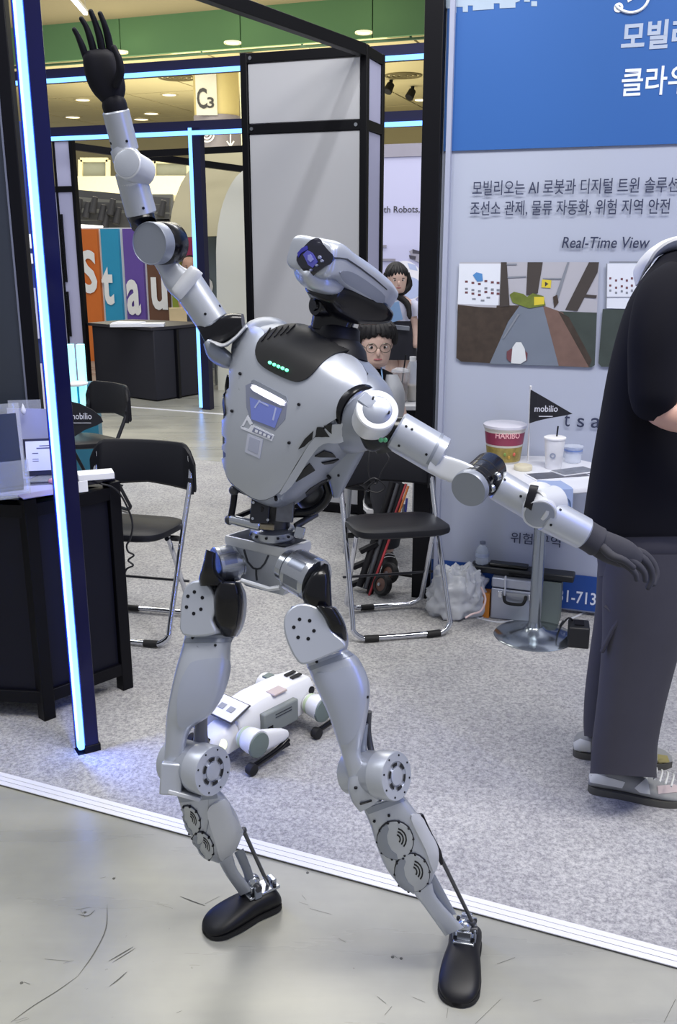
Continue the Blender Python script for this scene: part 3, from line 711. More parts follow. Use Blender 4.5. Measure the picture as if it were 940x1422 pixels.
# low bright counter front behind the table
m = MB(); a, b = wb_(520, 520), wb_(600, 520); c = (a + b) / 2 - HV * .9; m.frame_box(Vector((c.x, c.y, .45)), HU, HV, UZ, .9, .4, .9)
tag(m.build('display_plinth', mat('plinth_white', 'cfd0ea', .5)), 'pale lilac plinth behind the standing woman, under the wall lettering', 'plinth')
# lit display unit and blue stuff glimpsed left of the light pole
lk = thing('lit_display', 'cyan lit acrylic display unit seen just right of the light pole', 'display', tuple(GR(112, 640)))
D0 = P(103, 560, 6.3)
for dx in (-.08, .0, .07):
    m = MB(); m.box((D0.x + dx, 6.3, .68), (.045, .05, .55)); m.build('light_bar', mat('cyan_glow', 'c8fbff', .4, emit=(.25, .85, 1.0), es=1.1), lk)
m = MB(); m.box((D0.x, 6.36, .35), (.3, .1, .69)); m.build('body', mat('display_teal', '2a6f8a', .3), lk)
m = MB(); c = P(104, 533, 6.22); m.lathe([(.07, 0), (.085, .006), (.085, .016), (.07, .022)], (c.x, c.y, c.z - .01), UZ, 32); m.build('round_shelf', white_plain, lk)
blw = thing('lit_booth', 'distant white and blue lit booth seen through the gap beside the dark panel', 'booth', tuple(GR(40, 560)))
B0 = P(50, 440, 8.4)
m = MB(); m.box((B0.x - .45, 8.6, 1.3), (1.15, .08, 2.6)); m.build('board', mat('booth_blue', '3c4f9c', .4), blw)
for y0, y1, c in ((325, 345, 'eef2ff'), (352, 366, 'eef2ff'), (400, 470, 'b8bce0'), (505, 570, 'd2cfe0')):
    a, b = P(38, y1, 8.5), P(68, y0, 8.5); m = MB(); m.box(((a.x + b.x) / 2, 8.5, (a.z + b.z) / 2), (b.x - a.x, .04, b.z - a.z)); m.build('sign_strip', mat('lit_strip_' + c, c, .4, emit=c, es=.25), blw)
# ------------------------------------------------------------------ foreground light pole
PB = GR(126, 1041); 
lpole = thing('light_pole', 'tall black pole with a glowing blue-white light strip in the left foreground', 'light pole', tuple(PB))
PYAW = radians(30); pe = Vector((cos(PYAW), sin(PYAW), 0)); pn = Vector((-sin(PYAW), cos(PYAW), 0))
m = MB(); m.frame_box(PB + UZ * 1.6, pe, pn, UZ, .045, .05, 3.2); post_o = m.build('post', mat('pole_black_blue_sheen', '08083a', .3, .4, coat=.3, spec=.3), lpole, bev=.003)  # navy base colour stands in for the strip's reflection on the black post
m = MB(); m.frame_box(PB - pe * .034 - pn * .012 + UZ * 1.61, pe, pn, UZ, .02, .03, 3.18); m.build('led_strip', led, lpole, bev=.006)
gl = bpy.data.lights.new('led_strip_light', 'AREA'); gl.shape = 'RECTANGLE'; gl.size = .03; gl.size_y = 2.9; gl.energy = 42; gl.color = (.10, .20, 1.0)
go = bpy.data.objects.new('led_strip_light', gl); COL.objects.link(go); go.location = PB - pe * .052 - pn * .014 + UZ * 1.5
go.rotation_euler = Matrix((pn.cross(-pe) * 0 + Vector((-pn.x, -pn.y, 0)), UZ, pe)).transposed().to_euler()
m = MB(); m.frame_box(PB - pe * .0335 + pn * .0165 + UZ * 1.6, pe, pn, UZ, .02, .016, 3.2); m.build('strip_channel', mat('channel_blue_lit', '161a4a', .3, .6), lpole)  # the strip's blue light is put into the channel's colour
m = MB(); m.frame_box(PB - pe * .01 + UZ * .003, pe, pn, UZ, .075, .055, .006); m.frame_box(PB + UZ * .015 + pe * .001, pe, pn, UZ, .052, .057, .03); m.build('foot_cap', black, lpole, bev=.002)
m = MB(); q = PB + pe * .024 + UZ * .055; m.cyl(q, q + pe * .004, .006, n=10); m.build('bolt', steel, lpole)
# ------------------------------------------------------------------ black desk
DK = GR(66, 998); DR = GR(174, 956); DH = P(66, 692, DK.y).z
ddir = (DR - DK).normalized(); dl = (DR - DK).length; din = Vector((-ddir.y, ddir.x, 0)); dleft = -Vector((ddir.y, -ddir.x, 0))
left_dir = Vector((-.98, .1, 0)).normalized()
desk = thing('desk', 'black panelled counter desk at left, lit blue by the light pole', 'desk', tuple(DK))
dpm = mat('desk_panel', '0a0b1a', .45, spec=.25); DL = DK + left_dir * .9; DBk = DR + left_dir * .95
for p in (DK, DR, DL, DBk):
    m = MB(); m.bar(p + UZ * .0, p + UZ * DH, .045, .045, up=ddir); m.build('post', black, desk, bev=.003)
for a, b in ((DK, DR), (DK, DL), (DR, DBk), (DL, DBk)):
    d = (b - a).normalized(); nn = d.cross(UZ)
    for z in (.09, DH - .04): m = MB(); m.bar(a + UZ * z, b + UZ * z, .04, .045); m.build('rail', black, desk, bev=.002)
    m = MB(); m.frame_box((a + b) / 2 + UZ * (DH / 2 + .02), d, nn, UZ, (b - a).length - .05, .012, DH - .15); m.build('panel', dpm, desk)
m = MB(); m.prism([(p.x, p.y) for p in (DK - ddir * .03 + dleft * -.0, DR + ddir * .02, DBk, DL - ddir * .03)], (0, 0, DH), (1, 0, 0), (0, 1, 0), (0, 0, 1), .02); m.build('top', mat('desk_top_gloss', '1b1c30', .12, coat=.4), desk, bev=.002)
TZ = DH + .0205
def dt(px, py, z=TZ): return GR(px, py, z)
glass = mat('clear_acrylic', 'e6ecff', .06, alpha=.22, spec=.8); glass2 = mat('frosted_acrylic', 'b4b8dc', .25, alpha=.75)
# leaflet holders
def holder(px, py, wd, hg, yaw, lab, fill=None, tilt=.12):
    c = dt(px, py); Rz = Matrix.Rotation(yaw, 3, 'Z'); ex = Rz @ Vector((1, 0, 0)); ey = Rz @ Vector((0, 1, 0)); up = (UZ + ey * tilt).normalized(); n_ = ex.cross(up)
    rt = thing('leaflet_holder', lab, 'leaflet holder', tuple(c))
    m = MB(); m.frame_box(c + up * (hg / 2 + .004), ex, n_, up, wd, .003, hg); m.build('back_plate', glass if fill is None else glass2, rt)
    m = MB(); m.frame_box(c - ey * .035 + UZ * (hg * .2 + .004), ex, ey, UZ, wd, .003, hg * .4); m.build('front_lip', glass, rt)
    m = MB(); m.frame_box(c - ey * .017 + UZ * .003, ex, ey, UZ, wd, .05, .005); m.build('base', glass, rt)
    for sgn in (-1, 1): m = MB(); m.frame_box(c + ex * sgn * wd / 2 - ey * .017 + UZ * (hg * .2 + .003), ex, ey, UZ, .003, .035, hg * .4); m.build('side', glass, rt)
    return rt, c, ex, ey, up, n_
rt, c, ex, ey, up, n_ = holder(2, 690, .17, .29, .5, 'tall clear acrylic leaflet holder at the far left of the desk')
for k in range(4):
    m = MB(); m.frame_box(c - n_ * (.006 + .005 * k) * -1 + up * (.13 + .006 * k), ex, n_, up, .14, .0016, .23); tag(m.build('leaflet', mat('leaflet_dark' + str(k % 2), ('1f2634', '343c54')[k % 2], .5)), ('rearmost dark', 'third from the front grey-blue', 'second from the front dark', 'frontmost grey-blue')[k] + ' leaflet standing in the left acrylic holder', 'leaflet')
holder(52, 652, .2, .215, -.15, 'frosted upright acrylic leaflet stand behind the framed card', fill=1, tilt=.05)
holder(40, 628, .12, .2, .2, 'small clear acrylic stand with a white droplet at back of the desk', tilt=.02)
m = MB(); c = P(33, 576, 3.26); m.lathe([(.001, 0), (.007, .006), (.009, .016), (.004, .03), (.0005, .04)], c, UZ, 12); tag(m.build('card_clip', paper), 'tiny white droplet clip on the back acrylic stand', 'clip')
# framed card with two code blocks left blank
c = dt(70, 662); fx = Vector((.97, .2, 0)).normalized(); fy = Vector((-fx.y, fx.x, 0)); fu = (UZ + fy * .25).normalized(); fn = fx.cross(fu)
fc = thing('framed_card', 'small white information card in a dark frame on the desk', 'card', tuple(c))
m = MB(); m.frame_box(c + fu * .07, fx, fn, fu, .17, .008, .128); m.build('frame', mat('card_frame', '23233a', .4), fc, bev=.002)
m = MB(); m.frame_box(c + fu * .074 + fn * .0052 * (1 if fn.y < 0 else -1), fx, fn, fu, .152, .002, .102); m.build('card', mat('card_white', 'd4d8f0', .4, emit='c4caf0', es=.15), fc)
sgn = 1 if fn.y < 0 else -1; m = MB()
for (a, b, wd, hg) in ((0, .108, .06, .003), (0, .1, .08, .004), (-.045, .083, .02, .003), (-.045, .063, .02, .002), (-.045, .056, .02, .002), (.02, .046, .02, .002), (.055, .046, .02, .002)): m.frame_box(c + fu * b + fx * a + fn * .0066 * sgn, fx, fn, fu, wd, .0006, hg)
m.build('printed_lines', mat('card_ink', '50527a', .6), fc)
m = MB(); m.frame_box(c - fy * .03 + UZ * .003, fx, fy, UZ, .14, .09, .004); m.build('foot', glass, fc)
# papers on the desk
def sheet(px, py, wd, dp, rz, z, mt, lab, cat='paper', th=.0025):
    q = dt(px, py, TZ + z); m = MB(); m.box((q.x, q.y, TZ + z + th / 2), (wd, dp, th), rz); return tag(m.build('paper_sheet', mt), lab, cat)
sheet(40, 681, .2, .1, .3, .001, mat('paper_lilac_lit', '9a9dd0', .5), 'lilac-lit leaflet lying near the desk front corner')  # lilac cast of the pole's light is painted into this paper
sheet(58, 686, .14, .06, .65, .005, mat('paper_photo', '8b86b4', .4), 'printed leaflet overlapping the lilac one by the pole')
sheet(15, 660, .18, .1, -.1, .001, mat('paper_blue_lit', '7f86c8', .4), 'blue-lit leaflet lying before the left acrylic holder')  # paper colour carries the blue light from the pole
m = MB(); q = dt(74, 673); m.ell((q.x, q.y, TZ + .012), (.016, .012, .011)); m.ell((q.x + .02, q.y + .012, TZ + .010), (.012, .012, .009)); tag(m.build('wrapped_sweet', mat('candy_wrap', 'c08a9a', .3)), 'little wrapped sweets lying beside the pole on the desk', 'sweet')
q = dt(133, 664); wb2 = thing('white_box', 'flat white adapter box on the desk right of the pole', 'box', tuple(q))
m = MB(); m.box((q.x, q.y, TZ + .012), (.12, .07, .022), .35); m.build('lid', paper, wb2, bev=.002); 
m = MB(); q2 = dt(116, 683); m.box((q2.x, q2.y, TZ + .018), (.03, .004, .036), .5); m.build('label_tag', paper, wb2); 
# cable down the desk side
ca_ = [P(140, 672, 3.1), P(155, 676, 3.12), P(168, 688, 3.15), P(180, 712, 3.2), P(184, 730, 3.2), P(181, 748, 3.2), P(176, 757, 3.2), P(178, 766, 3.2), P(186, 771, 3.2), P(178, 778, 3.2), P(185, 785, 3.2), P(176, 790, 3.2), P(172, 800, 3.2)]
m = MB(); m.tube(ca_, .0035, 8, smooth=5); tag(m.build('cable', mat('cable_black', '15151b', .5)), 'thin black cable hanging in loops off the desk corner', 'cable')
# ------------------------------------------------------------------ pennant on a stick (built twice)
flagm = mat('pennant_black', '11121c', .6); flagt = mat('pennant_text', 'c9cbd8', .6)
def pennant(base, top, z0w, tri, lab, txt, stick=True):
    rt = thing('pennant', lab, 'pennant', tuple(base)); n_ = Vector((0, -1, 0))
    m = MB(); m.tube([base, top], .004, 8); m.build('stick', white_plain if stick else black_matt, rt)
    a, b, c = tri; ctr = (a + b + c) / 3
    m = MB(); seg = 6; L = []; 
    for i in range(seg + 1):
        t = i / seg; w_ = Vector((0, .012 * sin(t * 5), 0)); L.append((a.lerp(c, t) + w_, b.lerp(c, t) + w_))
    for dy in (0, .002):
        for i in range(seg): 
            vs = [L[i][0], L[i][1], L[i + 1][1], L[i + 1][0]]; m.add([v + Vector((0, dy, 0)) for v in vs], [(0, 1, 2, 3)])
    m.build('cloth', flagm, rt)
    o, ex, ey, wd, hg = txt; m = MB(); lettering(m, 'mobilio', o, ex, ey, wd, hg, n_, .016, .01); m.frame_box(o - ey * hg * .7 + ex * wd * .5 + n_ * .016, ex, n_, ey, wd * .6, .0006, hg * .12); m.build('lettering', flagt, rt, flat=True)
    return rt
Yp = 3.05
t = [P(94, 556, Yp), P(96, 606, Yp), P(147, 584, Yp)]
m = MB(); rt = thing('pennant', 'black rounded pennant with pale lettering sticking out right of the light pole', 'pennant', tuple(P(98, 660, Yp)))
pts = [(92, 556), (112, 561), (128, 569), (140, 579), (143, 586), (134, 591), (118, 597), (104, 606), (92, 604)]
n = len(pts); a_ = [P(x, y, Yp) for x, y in pts]; m.add(a_ + [p + Vector((0, .003, 0)) for p in a_], [tuple(range(n)), tuple(range(n, 2 * n))[::-1]] + [(i, (i + 1) % n, n + (i + 1) % n, n + i) for i in range(n)]); m.build('cloth', flagm, rt)
m = MB(); a, b = P(98, 582, Yp), P(128, 583, Yp); lettering(m, 'mobilio', a, RT, UZ, b.x - a.x, 9 * MPP(a), Vector((0, -1, 0)), .004, .01); m.frame_box((a + b) / 2 - UZ * .011 - Vector((0, .0035, 0)), RT, Vector((0, 1, 0)), UZ, (b.x - a.x) * .9, .0006, .002); m.build('lettering', flagt, rt, flat=True)
m = MB(); m.tube([P(93, 550, Yp + .004), P(95, 662, Yp + .004)], .003, 8); m.build('stick', white_plain, rt)
# ------------------------------------------------------------------ dark wall panel at the far left
LP = P(20, 300, 4.1); LPe = P(49, 500, 4.1)
dp = thing('dark_partition', 'tall dark grey glossy partition panel at the far left edge', 'partition', (LPe.x - .4, 4.1, 0))
m = MB(); m.box((LPe.x - .62, 4.12, 1.7), (1.15, .03, 3.36)); m.build('panel', mat('partition_dark', '2b313c', .25, var=.1, vscale=1.5, coat=.3), dp)
m = MB(); m.box((LPe.x - .02, 4.12, 1.7), (.05, .06, 3.4)); m.build('post', black, dp, bev=.003)
m = MB(); m.box((LPe.x - .05, 4.095, 1.7), (.008, .01, 3.36)); m.build('edge_trim', mat('trim_silver', '8c90a4', .3, .7), dp)
# ------------------------------------------------------------------ folding chairs
vinyl = mat('black_vinyl', '16171e', .5, spec=.3, var=.08, vscale=8, bump=.04, bscale=240); rubber = mat('black_rubber', '131316', .7)
def folding_chair(loc, rz, lab, tm=chrome, s=1.0, wd=.42):
    M = Matrix.Translation(loc) @ Matrix.Rotation(rz, 4, 'Z') @ Matrix.Scale(s, 4)
    rt = thing('folding_chair', lab, 'chair', tuple(loc)); W = wd / 2; G_ = 'folding chairs in the booth'
    rt['group'] = G_
    def B(): return MB(M)
    # long frame: back top -> front feet, joined by a floor bar; short frame: seat -> rear feet
    for sx in (-1, 1):
        m = B(); m.tube([(sx * (W - .005), .18, .735), (sx * W, .168, .64), (sx * W, .05, .42), (sx * (W + .005), -.13, .1), (sx * (W + .004), -.155, .05), (sx * (W - .03), -.165, .022), (sx * (W - .06), -.166, .0185)], .0115, 12, smooth=5); m.build('front_leg', tm, rt)
        m = B(); m.tube([(sx * (W - .035), -.03, .43), (sx * (W - .035), .0, .40), (sx * (W - .03), .15, .09), (sx * (W - .035), .17, .045), (sx * (W - .07), .18, .022), (sx * (W - .09), .181, .0185)], .0105, 12, smooth=5); m.build('rear_leg', tm, rt)
    m = B(); m.tube([(-(W - .06), -.166, .0185), (W - .06, -.166, .0185)], .0115, 12)
    r = m.build('front_bar', tm, rt)
    for sx in (-1, 1): m = B(); m.tube([(sx * (W - .1), -.166, .0165), (sx * (W - .04), -.165, .0185)], .0145, 10); m.build('rubber_foot', rubber, r)
    m = B(); m.tube([(-(W - .09), .181, .0185), (W - .09, .181, .0185)], .0105, 12); r = m.build('rear_bar', tm, rt)
    m = B(); m.tube([(-(W - .1), .181, .017), (-(W - .16), .181, .017)], .0135, 10); m.build('rubber_foot', rubber, r)
    m = B(); m.tube([(-(W), .10, .20), (W, .10, .20)], .006, 8); m.build('cross_bar', mat('dark_tube', '3a3b42', .4, .6), rt)
    # seat pad: rounded plan, domed top
    def ring(k, z, n=40):
        return [(W * 1.0 * k * sup(2 * pi * j / n, 4.5)[0], -.03 + .19 * k * sup(2 * pi * j / n, 4.5)[1], z - .016 * k * sup(2 * pi * j / n, 4.5)[1]) for j in range(n)]
    m = B(); m.loft([ring(.93, .448), ring(.99, .455), ring(1.0, .466), ring(.985, .478), ring(.93, .485), ring(.6, .489), ring(.2, .49)]); m.build('seat', vinyl, rt)
    # curved back panel
    n = 24; rings = []
    for i in range(n + 1):
        x = -W * 1.085 + 2.17 * W * i / n; u = abs(x) / (W * 1.085); y = .225 - .052 * u * u
        top = .785 - .075 * max(0, (u - .72) / .28) ** 2.4; lo = .598 - .02 * u
        t = .0145 if 0 < i < n else .012
        rings.append([(x, y - t, lo + .01), (x, y - t, top - .012), (x, y - t * .4, top), (x, y + t * .4, top), (x, y + t, top - .012), (x, y + t, lo + .01), (x, y + t * .4, lo), (x, y - t * .4, lo)])
    m = B(); m.loft(rings); m.build('backrest', vinyl, rt)
    for sx in (-1, 1): m = B(); m.tube([(sx * W, .168, .64), (sx * W, .155, .572)], .0165, 10); m.build('tube_sleeve', vinyl, rt)
    for sx in (-1, 1): m = B(); m.cyl((sx * (W - .0), .01, .42), (sx * (W - .045), .01, .42), .012, n=12); m.build('pivot', rubber, rt)
    return rt
cc_ = (GR(500, 893) + GR(620, 888)) / 2
folding_chair(Vector((cc_.x - .035, cc_.y + .165, .005)), radians(11), 'black folding chair with chrome legs behind the robot waist, facing the camera', s=.99, wd=.41)
lc = GR(237, 893); folding_chair(Vector((lc.x - .18, lc.y + .14, .005)), radians(-13), 'black folding chair beside the blue-lit desk, left of the robot hip', wd=.44)
sc_ = P(147, 612, 5.5); folding_chair(Vector((sc_.x - .12, sc_.y, .005)), radians(-42), 'smaller-looking all-dark folding chair further back, facing sideways', tm=mat('dark_legs', '2a2b33', .4, .4), wd=.4)
# black cord hung over the centre chair's back
m = MB(); m.tube([P(514, 620, 3.72), P(512, 640, 3.7), P(513, 662, 3.7), P(522, 672, 3.7), P(530, 655, 3.7), P(540, 638, 3.7), P(536, 628, 3.72)], .003, 8, smooth=5)
m.tube([P(505, 672, 3.7), P(520, 664, 3.69), P(535, 676, 3.7), P(524, 684, 3.7), P(510, 679, 3.7), P(520, 668, 3.69)], .003, 8, smooth=5); tag(m.build('cord', _M['cable_black']), 'black cord bundled over the backrest of the centre folding chair', 'cord')
# ------------------------------------------------------------------ folded hand cart leaning behind the centre chair
hc = thing('hand_cart', 'folded black luggage cart with orange straps leaning behind the centre folding chair', 'cart', tuple(GR(520, 832)))
redm = mat('strap_red', '9c2f38', .6); orm = mat('strap_orange', 'c8743a', .6)
def rodp(name, a, b, r, mt, Y0=4.16, Y1=4.32): m = MB(); m.tube([P(*a, Y0), P(*b, Y1)], r, 10); m.build(name, mt, hc)
rodp('rail', (499, 815), (545, 670), .017, black_matt); rodp('rail', (513, 825), (560, 672), .017, black_matt)
rodp('inner_rail', (507, 818), (552, 672), .012, mat('rail_grey', '4b4d54', .4, .3))
rodp('strap', (510, 834), (548, 728), .006, redm, 4.13, 4.24); rodp('strap', (541, 735), (564, 672), .006, redm, 4.22, 4.3); rodp('strap', (545, 738), (567, 675), .006, orm, 4.22, 4.3); rodp('strap', (518, 738), (531, 716), .01, orm, 4.2, 4.22)
rodp('strut', (560, 740), (565, 692), .006, mat('strut_blue', '3a3f8c', .4), 4.4, 4.44); rodp('strut', (556, 740), (561, 700), .006, steel, 4.4, 4.44)
for py, xa, xb in ((782, 490, 518), (806, 488, 520), (760, 500, 524)):
    m = MB(); m.bar(P(xa, py + 6, 4.2), P(xb, py - 6, 4.22), .03, .02); m.build('cross_plate', black_matt, hc)
def wheel(px, py, Y, r):
    c = P(px, py, Y); ax = V(-.75, .15, .65); m = MB(); m.lathe([(r * .62, -.016), (r * .9, -.018), (r, -.008), (r, .008), (r * .9, .018), (r * .62, .016)], c, ax, 28, caps=(False, False)); w_ = m.build('wheel', rubber, hc)
    m = MB(); m.lathe([(r * .15, -.02), (r * .64, -.012), (r * .64, .012), (r * .15, .02)], c, ax, 24); m.build('wheel_rim', mat('wheel_brown', '5a4038', .5), w_)
    m = MB(); m.cyl(c - ax * .026, c + ax * .026, .008, n=12); m.build('wheel_axle', steel, w_)
wheel(531, 812, 4.12, .052); wheel(541, 796, 4.18, .05)
m = MB(); m.tube([P(542, 795, 4.2), P(572, 800, 4.2)], .008, 8); m.build('axle_bar', black_matt, hc)
# ------------------------------------------------------------------ high round table and what stands on it
tb0 = GR(741, 884); TBH = .72
bt = thing('bar_table', 'round white pedestal table with a steel post and disc base before the banner', 'table', tuple(tb0))
m = MB(); m.lathe([(.165, 0.003), (.168, .006), (.16, .012), (.1, .022), (.05, .035), (.036, .05)], tb0, UZ, 40); m.build('base', mat('base_steel', 'a8b0b8', .18, .95), bt)
m = MB(); m.cyl(tb0 + UZ * .03, tb0 + UZ * .07, .036, .026, 24); m.cyl(tb0 + UZ * .06, tb0 + UZ * (TBH - .03), .0255, n=24); m.build('post', mat('post_steel', '9aa2aa', .25, .85), bt)
m = MB(); m.lathe([(.09, TBH - .04), (.1, TBH - .025), (.275, TBH - .024), (.283, TBH - .018), (.283, TBH - .006), (.28, TBH)], tb0, UZ, 48); m.build('tabletop', mat('table_white', 'd9dbe4', .3), bt)
def tt(px, py, z=0.0): return GR(px, py, TBH + z + .0005)
# candy tub
c = tt(699, 640); k = MPP(c); tub = thing('candy_tub', 'clear candy tub with a red and golden label on the round table', 'tub', tuple(c))
h_ = 50 * k; r0, r1 = 22 * k, 28 * k
def rr(t): return r0 + (r1 - r0) * t
m = MB(); m.lathe([(r0 * .95, 0), (r0, .004), (r1, h_ - .012), (r1 * 1.03, h_ - .01), (r1 * 1.03, h_)], c, UZ, 36); m.build('body', mat('tub_cream', 'c8c4bc', .3), tub)
m = MB(); m.lathe([(rr(.52) + .001, h_ * .52), (rr(.95) + .001, h_ * .93)], c, UZ, 36, caps=(False, False)); m.build('label_red', mat('label_red', '86304c', .4), tub)
m = MB(); m.lathe([(rr(.05) + .001, h_ * .05), (rr(.46) + .001, h_ * .46)], c, UZ, 36, caps=(False, False)); m.build('label_picture', mat('label_candy', '8a7a3c', .4, var=.75, vscale=45), tub)
m = MB(); m.lathe([(r1 * 1.06, h_ - .004), (r1 * 1.06, h_ + .006), (r1 * .98, h_ + .009)], c, UZ, 36); m.build('lid', mat('lid_pale', 'c9c8d6', .25), tub)
def cyl_text(parent, t, c, rad, z, wd, hg, name, mt, phi0=0.0, off=.02):
    me = text_mesh(t, off); xs = [v.co.x for v in me.vertices]; ys = [v.co.y for v in me.vertices]; x0, x1, y0, y1 = min(xs), max(xs), min(ys), max(ys); m = MB(); vs = []
    for v in me.vertices:
        a = phi0 + ((v.co.x - x0) / (x1 - x0) - .5) * wd / rad; vs.append(Vector((c.x + sin(a) * (rad + .0025), c.y - cos(a) * (rad + .0025), c.z + z + (v.co.y - y0) / (y1 - y0) * hg)))
    m.add(vs, [list(p.vertices) for p in me.polygons]); m.build(name, mt, parent, flat=True)
cyl_text(tub, 'HARIBO', c, rr(.8), h_ * .73, 34 * k, 8 * k, 'lettering', mat('label_pink', 'e2a8b0', .5))
for i, (px, py, cl) in enumerate(((690, 634, 'c7b23c'), (702, 630, 'b08a3c'), (710, 626, 'c05a4a'), (696, 626, '6f8a40'))):
    a = (px - 699) / 26; q = c + Vector((sin(a) * (rr(.25) + .002), -cos(a) * (rr(.25) + .002), (640 - py) * k)); m = MB(); m.ell(q, (.006, .004, .008)); m.build('printed_sweet', mat('sweet_' + cl, cl, .4), tub)
# paper cup with straw
c = tt(768, 650); k = MPP(c); cup = thing('paper_cup', 'white paper cup with black straw on the round table', 'cup', tuple(c)); h_ = 42 * k
m = MB(); m.lathe([(10.5 * k, 0), (11 * k, .003), (14 * k, h_ - .004), (14.8 * k, h_ - .003), (14.8 * k, h_)], c, UZ, 32); m.build('body', mat('cup_white', 'dfe0e6', .4), cup)
m = MB(); m.lathe([(15.2 * k, h_), (15.2 * k, h_ + .005), (13 * k, h_ + .008)], c, UZ, 32); m.build('lid', white_plain, cup)
m = MB(); m.tube([c + Vector((.003, 0, h_ * .6)), c + Vector((.009, 0, h_ + .05))], .0032, 8); m.build('straw', black_matt, cup)
cyl_text(cup, 'o', c, 12.5 * k, h_ * .38, 8 * k, 8 * k, 'printed_ring', mat('cup_print', '8c94a8', .5), -.35)
# pennant standing on the table
Yq = c.y + .03
pennant(tt(733, 640) , P(737, 536, Yq), 0, (P(737, 541, Yq), P(735, 588, Yq), P(794, 574, Yq)), 'black triangular pennant with pale lettering above the white paper cup', (P(741, 571, Yq), RT, UZ, 32 * MPP(P(741, 571, Yq)), 9 * MPP(P(741, 571, Yq))))
# clear plastic cup, round tin, magazines
c = tt(795, 642); k = MPP(c); pc = thing('plastic_cup', 'clear plastic cup with a blue wavy band right of the paper cup', 'cup', tuple(c))
m = MB(); m.lathe([(9 * k, 0), (11 * k, .003), (13 * k, 22 * k), (13.6 * k, 23 * k)], c, UZ, 28); m.build('body', mat('clear_cup', 'dfe6f4', .1, alpha=.45), pc)
m = MB(); m.lathe([(12 * k, 14 * k), (12.9 * k, 19 * k)], c, UZ, 28, caps=(False, False)); m.build('band', mat('cup_blue', '6c86c0', .4), pc)
c = tt(726, 652); m = MB(); m.lathe([(.036, 0), (.037, .002), (.037, .016), (.035, .019)], c, UZ, 32); tag(m.build('round_tin', mat('tin_cream', 'cfc8b0', .35)), 'flat round cream tin lying in front of the candy tub', 'tin')
def mag(px, py, wd, dp_, rz, z, mt, lab, th=.004, cover=None):
    q = tt(px, py, z); rt = thing('magazine', lab, 'magazine', tuple(q)); R = Matrix.Rotation(rz, 3, 'Z'); ex, ey = R @ Vector((1, 0, 0)), R @ Vector((0, 1, 0))
    m = MB(); m.frame_box(q + UZ * th / 2, ex, ey, UZ, wd, dp_, th); m.build('pages', paper, rt); m = MB(); m.frame_box(q + UZ * (th + .0006), ex, ey, UZ, wd * .95, dp_ * .94, .001); m.build('cover', mt, rt)
mag(775, 661, .24, .1, .25, 0.0, mat('mag_dark', '4a4c58', .4, var=.6, vscale=30), 'dark photo magazine lying on the round table, lower of two')
mag(797, 655, .17, .09, .45, .0055, mat('mag_grey', '6d717c', .4, var=.6, vscale=40), 'grey photo magazine lying on top of the dark one, tilted')
def tedge(a, r, z): return tb0 + Vector((cos(radians(a)) * r, sin(radians(a)) * r, z))
ll = thing('blue_leaflet', 'pale blue leaflet with ring pattern bent down over the round table edge', 'leaflet', tuple(tedge(-94, .29, .61)))
lm = MB(); R_ = []
for r, z in ((.17, TBH + .0012), (.27, TBH + .0012), (.287, TBH - .002), (.2895, TBH - .02), (.291, TBH - .115)):
    R_.append([tedge(a, r, z) for a in range(-110, -79, 3)] + [tedge(a, r - .0004, z + .0014) for a in range(-80, -111, -3)])
lm.loft(R_); lm.build('sheet', mat('leaflet_blue', '8fa0c8', .5), ll)
for r0, r1 in ((.010, .013), (.019, .023), (.029, .034)):
    m = MB(); n = 28
    def rp(r, t):
        return tedge(-88 + math.degrees(r * cos(t) / .291), .2932, TBH - .062 + r * sin(t))
    m.add([rp(r, 2 * pi * j / n) for r in (r0, r1) for j in range(n)], [(j, (j + 1) % n, n + (j + 1) % n, n + j) for j in range(n)]); m.build('printed_ring', mat('leaflet_ring', '4f6488', .5), ll, flat=True)
# ------------------------------------------------------------------ under the table
a = GR(680, 860); gapw = (BA - a).dot(HV) - .03; ex = HU; ey = HV
L = (on_plane(748, 860, a) - a).dot(HU); ch_ = on_plane(680, 803, a).z; cd = gapw * .8
ac = thing('aluminium_case', 'silver aluminium case with a black handle under the round table', 'case', tuple(a + ex * L / 2 + ey * cd / 2))
cen = a + ex * L / 2 + ey * cd / 2
alum = mat('aluminium', 'b3b8c6', .35, .6)
m = MB(); m.frame_box(cen + UZ * (.006 + ch_ * .37), ex, ey, UZ, L, cd, ch_ * .74); m.build('body', alum, ac, bev=.006)
m = MB(); m.frame_box(cen + UZ * (.006 + ch_ * .88), ex, ey, UZ, L, cd, ch_ * .23); m.build('lid', alum, ac, bev=.006)
hcz = cen - ey * (cd / 2 + .002) + UZ * (ch_ * .62)
m = MB(); m.tube([hcz + ex * -.045 + UZ * .008, hcz - ex * .045 - ey * .018 - UZ * .004, hcz - ex * .03 - ey * .024 - UZ * .022, hcz + ex * .03 - ey * .024 - UZ * .022, hcz + ex * .045 - ey * .018 - UZ * .004, hcz + ex * .045 + UZ * .008], .007, 10, smooth=4); m.build('handle', rubber, ac)
m = MB(); m.frame_box(hcz + UZ * .012, ex, ey, UZ, .1, .008, .014); m.build('handle_plate', steel, ac)
for s_ in (-1, 1): m = MB(); m.frame_box(hcz + ex * s_ * .066 + UZ * .006, ex, ey, UZ, .018, .01, .03); m.build('latch', chrome, ac, bev=.002)
gx = L / 2 + .045; m = MB(); gc_ = cen + ex * gx + ey * .01; m.frame_box(gc_ + UZ * (ch_ / 2 + .003), ex, ey, UZ, .075, cd * .8, ch_ - .0); tag(m.build('grey_carton', mat('carton_greygreen', '66706e', .6)), 'grey-green carton standing right of the aluminium case', 'carton')
bz = ch_ + .0075; bx0 = (on_plane(650, 800, a) - a).dot(HU); bx1 = (on_plane(796, 800, a) - a).dot(HU)
